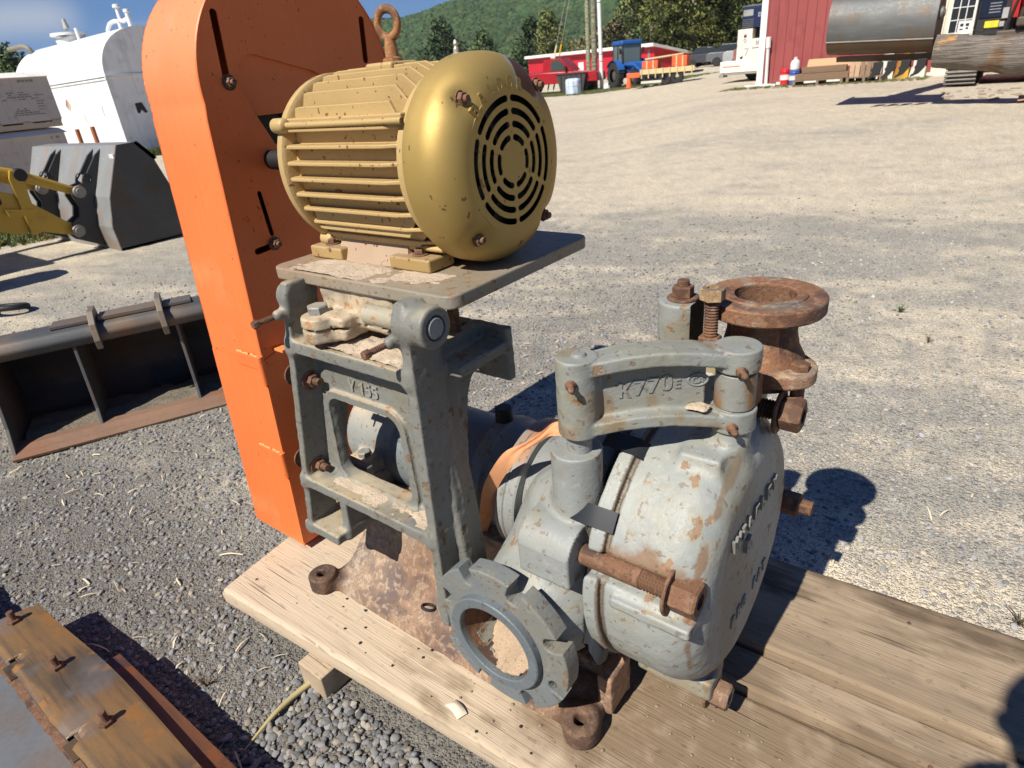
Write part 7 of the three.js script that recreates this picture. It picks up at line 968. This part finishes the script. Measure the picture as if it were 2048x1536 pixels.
  const guard = (x, z, x2, y2, z2, col, label) => { const a = V(x, 0, z), b = V(x2, y2, z2), dd = b.clone().sub(a).normalize(); const o = thing('guy_wire_guard', label, 'guy guard', [x, 0, z]); part(o, 'sleeve', rod(a.clone().addScaledVector(dd, 0.2), a.clone().addScaledVector(dd, 2.55), 0.045, 0.045, 10), tinted(...col)); part(o, 'wire', rod(a, b, 0.012, 0.012, 5), tinted(0.35, 0.35, 0.35)); };
  guard(-23.0, -33.9, -20.1, 10, -34.5, [0.75, 0.68, 0.35], 'pale yellow guy wire sleeve beside the pickup'); guard(-22.6, -33.9, -20.0, 10, -34.5, [0.75, 0.42, 0.01], 'orange yellow guy wire sleeve beside the pickup');
}
{
  // trailer of bundled poles and orange boxes
  const t = stand('trailer', 'low trailer with striped rail loaded with orange boxes and poles', 'trailer', -13.1, -28.9, 0.18);
  local(t, 'deck', bx(-1.6, 1.35, 0.38, 0.46, -0.8, 0.8, 0.01), M.black); local(t, 'rail', bx(-1.05, 1.3, 0.46, 0.66, 0.78, 0.84, 0.01), tinted(0.66, 0.50, 0.27)); for (let i = 0; i < 8; i++) local(t, 'stake', bx(-1.0 + i * 0.31, -0.95 + i * 0.31, 0.3, 0.68, 0.84, 0.87, 0), tinted(0.5, 0.42, 0.25)); local(t, 'tail_board', bx(-1.65, -1.05, 0.36, 0.56, 0.7, 0.86, 0.02), tinted(0.7, 0.13, 0.04)); for (const x of [0.05, 0.55]) { local(t, 'wheel', sharp(lathe([[0.1, -0.1], [0.26, -0.1], [0.29, -0.05], [0.29, 0.05], [0.26, 0.1], [0.1, 0.1]], V(x, 0.29, 0.7), Z1, 22), 0.5), M.rubber); } local(t, 'step', bx(-1.0, -0.1, 0.1, 0.2, 0.75, 0.85, 0.01), tinted(0.6, 0.58, 0.52));
  const at = (n, l, c, x0, x1, y0, y1, z0, z1, col) => { const o = stand(n, l, c, -13.1, -28.9, 0.18); local(o, 'body', bx(x0, x1, y0, y1, z0, z1, 0.03), tinted(...col)); for (const q of [0.3, 0.7]) local(o, 'strap', bx(x0 + (x1 - x0) * q - 0.02, x0 + (x1 - x0) * q + 0.03, y0, y1 + 0.008, z0 - 0.004, z1 + 0.008, 0), tinted(0.75, 0.5, 0.25)); };
  at('equipment_case', 'left orange box strapped on the trailer', 'box', -1.0, -0.3, 0.665, 0.98, 0.1, 0.72, [0.72, 0.11, 0.03]); at('equipment_case', 'right orange box strapped on the trailer, the taller one', 'box', 0.3, 0.95, 0.665, 1.08, 0.1, 0.72, [0.72, 0.11, 0.03]);
  const pl = stand('pole_bundle', 'bundle of thin peeled poles lying across the orange boxes', 'poles', -13.1, -28.9, 0.18); for (let i = 0; i < 5; i++) local(pl, 'pole', rod(V(-0.9, 1.04, 0.2 + i * 0.09), V(0.75, 1.14, 0.2 + i * 0.09), 0.045, 0.04, 10), tinted(0.5, 0.42, 0.22));
  const car = (n, x, z, a, col, label) => { const o = stand(n, label, 'car', x, z, a); local(o, 'body', sharp(prism([[-2.1, 0.35], [-2.1, 0.85], [-1.9, 0.95], [1.1, 0.95], [2.0, 0.82], [2.1, 0.35]], 'xy', -0.8, 0.8, 0.05), 0.6), tinted(...col, { roughness: 0.25 })); const c = local(o, 'cabin', sharp(prism([[-1.5, 0.93], [-1.1, 1.4], [0.3, 1.42], [1.0, 0.93]], 'xy', -0.7, 0.7, 0.05), 0.6), flat(0.03, 0.035, 0.04, { roughness: 0.1 })); local(c, 'roof', bx(-1.05, 0.3, 1.4, 1.45, -0.66, 0.66, 0.02), tinted(...col, { roughness: 0.25 })); for (const zz of [0.75, -0.75]) for (const xx of [-1.3, 1.3]) local(o, 'wheel', rod(V(xx, 0.32, zz - 0.1), V(xx, 0.32, zz + 0.1), 0.32, 0.32, 20), M.rubber); };
  car('parked_car', -18.6, -53.0, 0.2, [0.12, 0.13, 0.15], 'dark car parked left of the silver one by the trees'); car('parked_car', -12.7, -40.5, 0.25, [0.35, 0.37, 0.4], 'silver car parked beyond the trailer, next to the truck'); car('parked_car', -21.5, -55.5, 0.1, [0.05, 0.055, 0.07], 'black car parked behind the right end of the trailer');
}
{
  // long red shed, lean-to roof with white fascia
  const A = V(-27.6, 0, -57.8), B = V(-45.5, 0, -63.8), sh = thing('red_shed', 'long bright red shed with white roof edge behind the tractor', 'shed', [A.x, 0, A.z]), rd = tinted(0.50, 0.010, 0.03, { tile: 6 });
  const u = B.clone().sub(A).normalize(), n = V(-u.z, 0, u.x); if (n.z > 0) n.negate(); const P = (s, d, y) => [A.x + u.x * s + n.x * d, y, A.z + u.z * s + n.z * d]; const Ls = 19;
  const hA = 2.3, hB = 2.45, bk = 1.1;
  part(sh, 'wall', [hexa([P(0, 0, -0.2), P(0, 6, -0.2), P(Ls, 6, -0.2), P(Ls, 0, -0.2), P(0, 0, hA), P(0, 6, bk), P(Ls, 6, bk), P(Ls, 0, hB)])], rd);
  part(sh, 'fascia', [hexa([P(-0.3, -0.5, hA), P(-0.3, -0.35, hA), P(Ls, -0.35, hB), P(Ls, -0.5, hB), P(-0.3, -0.5, hA + 0.26), P(-0.3, -0.35, hA + 0.26), P(Ls, -0.35, hB + 0.26), P(Ls, -0.5, hB + 0.26)])], tinted(0.8, 0.8, 0.8));
  part(sh, 'roof', [hexa([P(-0.3, -0.35, hA + 0.02), P(-0.3, 6.4, bk), P(Ls, 6.4, bk), P(Ls, -0.35, hB + 0.02), P(-0.3, -0.35, hA + 0.24), P(-0.3, 6.4, bk + 0.2), P(Ls, 6.4, bk + 0.2), P(Ls, -0.35, hB + 0.24)])], tinted(0.7, 0.7, 0.7));
  const dA = (s0, s1, y1) => hexa([P(s0, -0.03, 0), P(s0, 0.02, 0), P(s1, 0.02, 0), P(s1, -0.03, 0), P(s0, -0.03, y1), P(s0, 0.02, y1), P(s1, 0.02, y1), P(s1, -0.03, y1)]); part(sh, 'doorway', [dA(0.8, 2.9, 1.0)], M.black); part(sh, 'window', [dA(9.6, 10.4, 1.6)], tinted(0.7, 0.72, 0.75)); part(sh, 'lamp', [dA(0.5, 0.75, 2.1)], tinted(0.2, 0.2, 0.2));
}
// grass verges
{
  const tuft = (() => { const L = []; for (let i = 0; i < 9; i++) { const a = rr(0, 6.28), t = rr(0.1, 0.7), l = rr(0.5, 1); L.push(sheet((s, b) => V(Math.sin(t) * s * l * Math.cos(a) + (b - 0.5) * 0.12 * (1 - s) * Math.sin(a) + Math.cos(a * 3) * 0.25, Math.cos(t) * s * l, Math.sin(t) * s * l * Math.sin(a) + (b - 0.5) * 0.12 * (1 - s) * Math.cos(a) + Math.sin(a * 5) * 0.25), 2, 1)); } return G(L); })();
  const strip = (n, fn, h, name, label) => { const im = new THREE.InstancedMesh(tuft, flat(1, 1, 1, { roughness: 0.9 }), n), m = new THREE.Matrix4(), q = new THREE.Quaternion(), c = new THREE.Color(); im.name = name; for (let i = 0; i < n; i++) { const [x, z] = fn(); const s = h * rr(0.5, 1.2); q.setFromAxisAngle(Y1, rr(0, 6.28)); m.compose(V(x, gr(x, z) - 0.01, z), q, V(s * 1.6, s, s * 1.6)); im.setMatrixAt(i, m); const k = rr(0.6, 1.3), dry = rnd(); c.setRGB((dry > 0.6 ? 0.16 : 0.07) * k, (dry > 0.6 ? 0.14 : 0.115) * k, 0.035 * k); im.setColorAt(i, c); } im.castShadow = true; scene.add(im); tag(im, label, 'grass', null, 'stuff'); };
  strip(5200, () => { const t = rnd(), w = rnd(); return [-25 + 11.5 * t + rr(-0.3, 0.3), -28.6 - 1.2 * t - w * 6 - (1 - t) * 0]; }, 0.11, 'grass', 'grass verge below the poles and tractor');
  strip(900, () => [rr(-6.6, -2.0), rr(-18.9, -17.6) + 0.25 * rnd()], 0.07, 'grass_001', 'thin weeds along the foot of the red barn');
  strip(700, () => [rr(-24, -20.4), rr(-8.4, -7.4)], 0.35, 'grass_002', 'tall weeds along the white tank'); strip(500, () => [rr(-20.8, -19.6), rr(-12.6, -8.9)], 0.3, 'grass_003', 'grass at the shaded end of the white tank');
  strip(260, () => [rr(-10.9, -8.8), rr(-3.1, -2.0)], 0.16, 'grass_004', 'weeds at the foot of the cartons behind the loader arms');
}
// trees
{
  const leafMat = std(null, 1, { roughness: 0.75, transmission: 0.0, color: new THREE.Color(1, 1, 1) });
  function crown(blobs, n, size, cols) { // many leaf-sized faces spread through lumpy volumes
    const P = [], N = [], C = [], U = []; n = Math.round(n * 1.7); size *= 0.8; const tot = blobs.reduce((s, b) => s + b[3] ** 2, 0);
    for (const b of blobs) { const m = Math.round(n * b[3] ** 2 / tot); for (let i = 0; i < m; i++) { const th = rr(0, 6.283), ph = Math.acos(rr(-1, 1)), r = b[3] * (0.45 + 0.62 * Math.pow(rnd(), 0.5)) * (0.7 + 0.6 * n3(Math.cos(th) * 2 + b[0], ph * 1.6, Math.sin(th) * 2 + b[2])), d = V(Math.sin(ph) * Math.cos(th), Math.cos(ph) * (b[4] ?? 0.85), Math.sin(ph) * Math.sin(th)), c = V(b[0], b[1], b[2]).addScaledVector(d, r); const a = V(rr(-1, 1), rr(-1, 1), rr(-1, 1)).normalize(), e = V(rr(-1, 1), rr(-1, 1), rr(-1, 1)).cross(a).normalize(), s = size * rr(0.6, 1.3); const nm = d.clone().addScaledVector(new THREE.Vector3().crossVectors(a, e), 0.5).normalize(); const col = cols[Math.floor(rnd() * cols.length)], k = rr(0.7, 1.25); for (const [p, q] of [[-1, -0.6], [1, -0.5], [0.1, 1]]) { const v = c.clone().addScaledVector(a, p * s).addScaledVector(e, q * s); P.push(v.x, v.y, v.z); N.push(nm.x, nm.y, nm.z); C.push(col[0] * k, col[1] * k, col[2] * k); U.push(0, 0); } } }
    const g = new THREE.BufferGeometry(); g.setAttribute('position', new THREE.Float32BufferAttribute(P, 3)); g.setAttribute('normal', new THREE.Float32BufferAttribute(N, 3)); g.setAttribute('uv', new THREE.Float32BufferAttribute(U, 2)); g.setAttribute('color', new THREE.Float32BufferAttribute(C, 3)); return g;
  }
  const DK = [[0.04, 0.075, 0.025], [0.055, 0.09, 0.03]], YG = [[0.15, 0.175, 0.035], [0.19, 0.195, 0.045], [0.085, 0.12, 0.03]], BR = [[0.15, 0.145, 0.055], [0.18, 0.14, 0.065], [0.085, 0.095, 0.04]], MG = [[0.08, 0.125, 0.035], [0.10, 0.15, 0.04], [0.055, 0.09, 0.028]];
  function tree(x, z, h, w, cols, label, n = 5200, low = 0.2, bare = 0, leaf = 0.17) {
    const t = thing('tree', label, 'tree', [x, -0.05, z]); const L = [rod(V(x, -0.05, z), V(x + rr(-0.3, 0.3), h * 0.75, z), h * 0.022, h * 0.006, 10)], B = [];
    for (let i = 0; i < 9; i++) { const y0 = h * rr(0.25, 0.6), a = rr(0, 6.28), l = w * rr(0.3, 0.55); L.push(rod(V(x, y0, z), V(x + Math.cos(a) * l, y0 + l * rr(0.5, 1.1), z + Math.sin(a) * l), h * 0.008, h * 0.002, 6)); }
    part(t, 'trunk', L, std(tBark, [0.5, 0.7], { color: new THREE.Color(1.1 + bare, 1.05 + bare, 1.0 + bare) }));
    const nb = 16; for (let i = 0; i < nb; i++) { const f = i / (nb - 1), y = h * (low + (0.97 - low) * f), prof = Math.sin(Math.PI * Math.pow(cl(0.08 + 0.9 * f), 0.8)), a = i * 2.4 + rr(-0.4, 0.4), d = w * 0.42 * prof * Math.sqrt(rnd()); B.push([x + Math.cos(a) * d, y, z + Math.sin(a) * d, w * rr(0.16, 0.27) * (0.55 + 0.6 * prof)]); }
    const g = crown(B, n, leaf, cols); g.translate(-x, 0.05, -z); const m = new THREE.Mesh(g, leafMat); m.name = 'crown'; m.castShadow = m.receiveShadow = true; t.add(m);
  }
  tree(-73, -80, 9.0, 8, DK, 'dark round tree just above the gold motor, left one', 3600, 0.12, 0, 0.24); tree(-66.5, -82, 6.8, 6, MG, 'lighter bushy tree just above the gold motor, right one', 2600, 0.1, 0, 0.22);
  tree(-50.5, -71.5, 6.8, 5.2, DK, 'dark tree left of the guy wires above the shed', 3200, 0.12, 0, 0.2); tree(-46.5, -69.5, 7.2, 4.6, YG, 'thin yellowish tree with bare branches beside the guy wires', 1500, 0.3, 0.9, 0.17);
  tree(-47, -88, 6.6, 9, BR, 'broad brownish tree behind the long red shed', 5200, 0.15, 0, 0.24); tree(-53, -92, 5.6, 8, BR, 'smaller brownish tree left of the broad one behind the shed', 3400, 0.15, 0, 0.24);
  tree(-31.8, -66, 13.5, 6.4, DK.concat(YG), 'tall dark green tree right of the red shed', 6200, 0.22, 0.7); tree(-29.2, -68, 12.5, 5.5, MG, 'slim green tree behind the tall dark one', 4200, 0.2, 0.5);
  tree(-26.2, -63, 12.8, 8.4, YG, 'large yellow green tree above the trailer', 8600, 0.16, 0.3); tree(-22.8, -66, 14.5, 7.0, MG.concat(YG), 'tall tree between the yellow green one and the barn', 7000, 0.1, 0.2); tree(-20.5, -72, 15, 8, DK, 'darkest tall tree partly hidden by the crane truck', 6000, 0.06, 0);
  tree(-36.5, -80, 6.0, 7, DK, 'low dark tree behind the right end of the shed', 4000, 0.06, 0, 0.22); tree(-27.5, -74, 6.5, 8, DK, 'low dark bush tree between the trunks above the trailer', 4400, 0.04, 0, 0.22);
  tree(-79, -25.2, 7.0, 7.5, MG, 'round green tree left of the white tank', 3400, 0.15, 0, 0.24); tree(-74, -29, 7.4, 6, BR, 'sparse bare tree beside the round one at far left', 420, 0.3, 0.6, 0.16);
}
// wooded ridge
{
  const H = (a, r) => { const d = a * 180 / Math.PI; // azimuth from +x through -z, degrees negative
    const ridge = 36.5 + (d + 135.4) * 0.80 + 6 * ss(-128, -110, d) + 10 * ss(-110, -60, d) - 30 * ss(-140, -165, d) + 1.6 * Math.sin(d * 0.9) ; return ridge * ss(200, 480, r) * (1 + 0.05 * (n3(d * 0.3, r * 0.01, 0) - 0.5)); };
  const g = sheet((s, t) => { const a = (-190 + 170 * s) * Math.PI / 180, r = 150 + 480 * t, x = Math.cos(a) * r, z = Math.sin(a) * r; return V(x, -0.5 + H(a, r) * (t > 0.98 ? 0.6 : 1), z); }, 170, 50);
  const m = single('wooded_hill', paintV(g, (x, y, z) => { const k = f3(x, 0, z, 0.03, 4); return [0.035 + 0.03 * k, 0.06 + 0.04 * k, 0.02 + 0.01 * k]; }), flat(1, 1, 1, { roughness: 1 }), 'wooded ridge across the horizon', null, null, 'structure');
  const base = (k) => { const q = new THREE.IcosahedronGeometry(1, 1), p = q.attributes.position; for (let i = 0; i < p.count; i++) { const r = 0.75 + 0.5 * n3(p.getX(i) * 2 + k, p.getY(i) * 2, p.getZ(i) * 2); p.setXYZ(i, p.getX(i) * r, p.getY(i) * r * 1.05, p.getZ(i) * r); } return uvBox(flatN(q)); };
  for (let v = 0; v < 2; v++) { const n = 30000, im = new THREE.InstancedMesh(base(v * 5), flat(1, 1, 1, { roughness: 1 }), n), mm = new THREE.Matrix4(), q = new THREE.Quaternion(), c = new THREE.Color(); im.name = numbered('hillside_trees');
    for (let i = 0; i < n; i++) { const a = (-160 + 78 * rnd()) * Math.PI / 180, r = 200 + 330 * Math.pow(rnd(), 0.8), s = rr(1.0, 2.3) * (0.7 + 0.3 * r / 400), x = Math.cos(a) * r, z = Math.sin(a) * r; q.setFromAxisAngle(Y1, rr(0, 6.28)); mm.compose(V(x, H(a, r) - 0.5 + s * 0.35, z), q, V(s, s * rr(0.9, 1.4), s)); im.setMatrixAt(i, mm); const k = rr(0.6, 1.3) * (0.75 + 0.5 * f3(x, 0, z, 0.02, 3)), w = rnd(); c.setRGB((w > 0.9 ? 0.060 : 0.036) * k, (w > 0.9 ? 0.078 : 0.068) * k, 0.022 * k); im.setColorAt(i, c); }
    im.castShadow = im.receiveShadow = true; scene.add(im); tag(im, ['dense green woodland covering the ridge', 'darker woodland mixed over the ridge'][v], 'woodland', null, 'stuff'); }
}
// the photographer, standing just behind the camera; only the shadow falls into the picture
{
  const ps = thing('person', 'person in a dark jacket standing behind the camera', 'person', [0.22, 0, 0.42]); ps.scale.setScalar(1.15); 
  const C = (a, b, ra, rb) => (x, y, z) => dCone(x, y, z, a, b, ra, rb);
  const B = [C([0.20, 1.22, 0.46], [0.20, 0.86, 0.46], 0.185, 0.16), C([0.05, 1.25, 0.42], [0.36, 1.25, 0.46], 0.065, 0.065), C([0.13, 0.82, 0.46], [0.10, 0.46, 0.47], 0.085, 0.062), C([0.10, 0.46, 0.47], [0.09, 0.09, 0.50], 0.06, 0.04), C([0.28, 0.82, 0.47], [0.32, 0.46, 0.46], 0.085, 0.062), C([0.32, 0.46, 0.46], [0.33, 0.09, 0.49], 0.06, 0.04), C([0.09, 0.06, 0.50], [0.06, 0.045, 0.32], 0.045, 0.035), C([0.33, 0.06, 0.49], [0.35, 0.045, 0.31], 0.045, 0.035), C([0.20, 1.34, 0.45], [0.19, 1.46, 0.41], 0.055, 0.05), C([0.38, 1.24, 0.46], [0.38, 1.02, 0.42], 0.052, 0.042), C([0.38, 1.02, 0.42], [0.22, 1.08, 0.20], 0.04, 0.028), C([0.03, 1.24, 0.42], [0.03, 1.02, 0.40], 0.052, 0.042), C([0.03, 1.02, 0.40], [0.10, 1.08, 0.18], 0.04, 0.028)];
  for (const [hx, hz, s] of [[0.215, 0.185, -1], [0.105, 0.165, 1]]) { B.push(C([hx, 1.085, hz + 0.01], [hx + s * 0.008, 1.13, hz - 0.015], 0.026, 0.022)); for (let i = 0; i < 4; i++) B.push(C([hx + s * 0.008, 1.115 + i * 0.014, hz - 0.02], [hx + s * 0.045, 1.12 + i * 0.014, hz - 0.035 - 0.003 * i], 0.008, 0.0065)); B.push(C([hx, 1.11, hz], [hx + s * 0.03, 1.15, hz + 0.012], 0.0095, 0.007)); }
  part(ps, 'body', paintV(nets((x, y, z) => { let d = 9; for (let i = 0; i < B.length; i++) d = smin(d, B[i](x, y, z), i < 13 ? 0.035 : 0.008); return d; }, [-0.12, 0.0, 0.09], [0.52, 1.56, 0.66], 0.011), (x, y, z) => { y += 0; if (y > 1.04 && z < 0.24 - 0.42) return [0.55, 0.36, 0.27]; return y > 0.8 ? [0.05, 0.06, 0.08] : y > 0.09 ? [0.06, 0.07, 0.11] : [0.05, 0.04, 0.035]; }), flat(1, 1, 1, { roughness: 0.9 }));
  const hd = part(ps, 'head', nets((x, y, z) => { let d = (Math.hypot((x - 0.19) / 0.078, (y - 1.555) / 0.108, (z - 0.395) / 0.095) - 1) * 0.08; d = smin(d, dCone(x, y, z, [0.178, 1.545, 0.305], [0.174, 1.528, 0.287], 0.012, 0.015), 0.015); for (const s of [-1, 1]) { d = smin(d, Math.hypot(x - 0.19 - s * 0.08, (y - 1.55) * 0.6, z - 0.40) - 0.014, 0.01); d = smax(d, 0.012 - Math.hypot(x - 0.185 - s * 0.03, y - 1.565, z - 0.306), 0.01); } d = smin(d, dCone(x, y, z, [0.16, 1.497, 0.312], [0.20, 1.497, 0.312], 0.007, 0.007), 0.008); return d; }, [0.08, 1.42, 0.26], [0.30, 1.68, 0.51], 0.004), flat(0.5, 0.33, 0.25, { roughness: 0.6 }));
  part(hd, 'hair', nets((x, y, z) => { let d = Math.max((Math.hypot((x - 0.19) / 0.09, (y - 1.575) / 0.105, (z - 0.40) / 0.105) - 1) * 0.09, 1.59 - y); return d; }, [0.08, 1.56, 0.20], [0.30, 1.70, 0.52], 0.006), flat(0.06, 0.06, 0.07));
  ps.position.x = 0.2;
}
renderer.render(scene, camera);
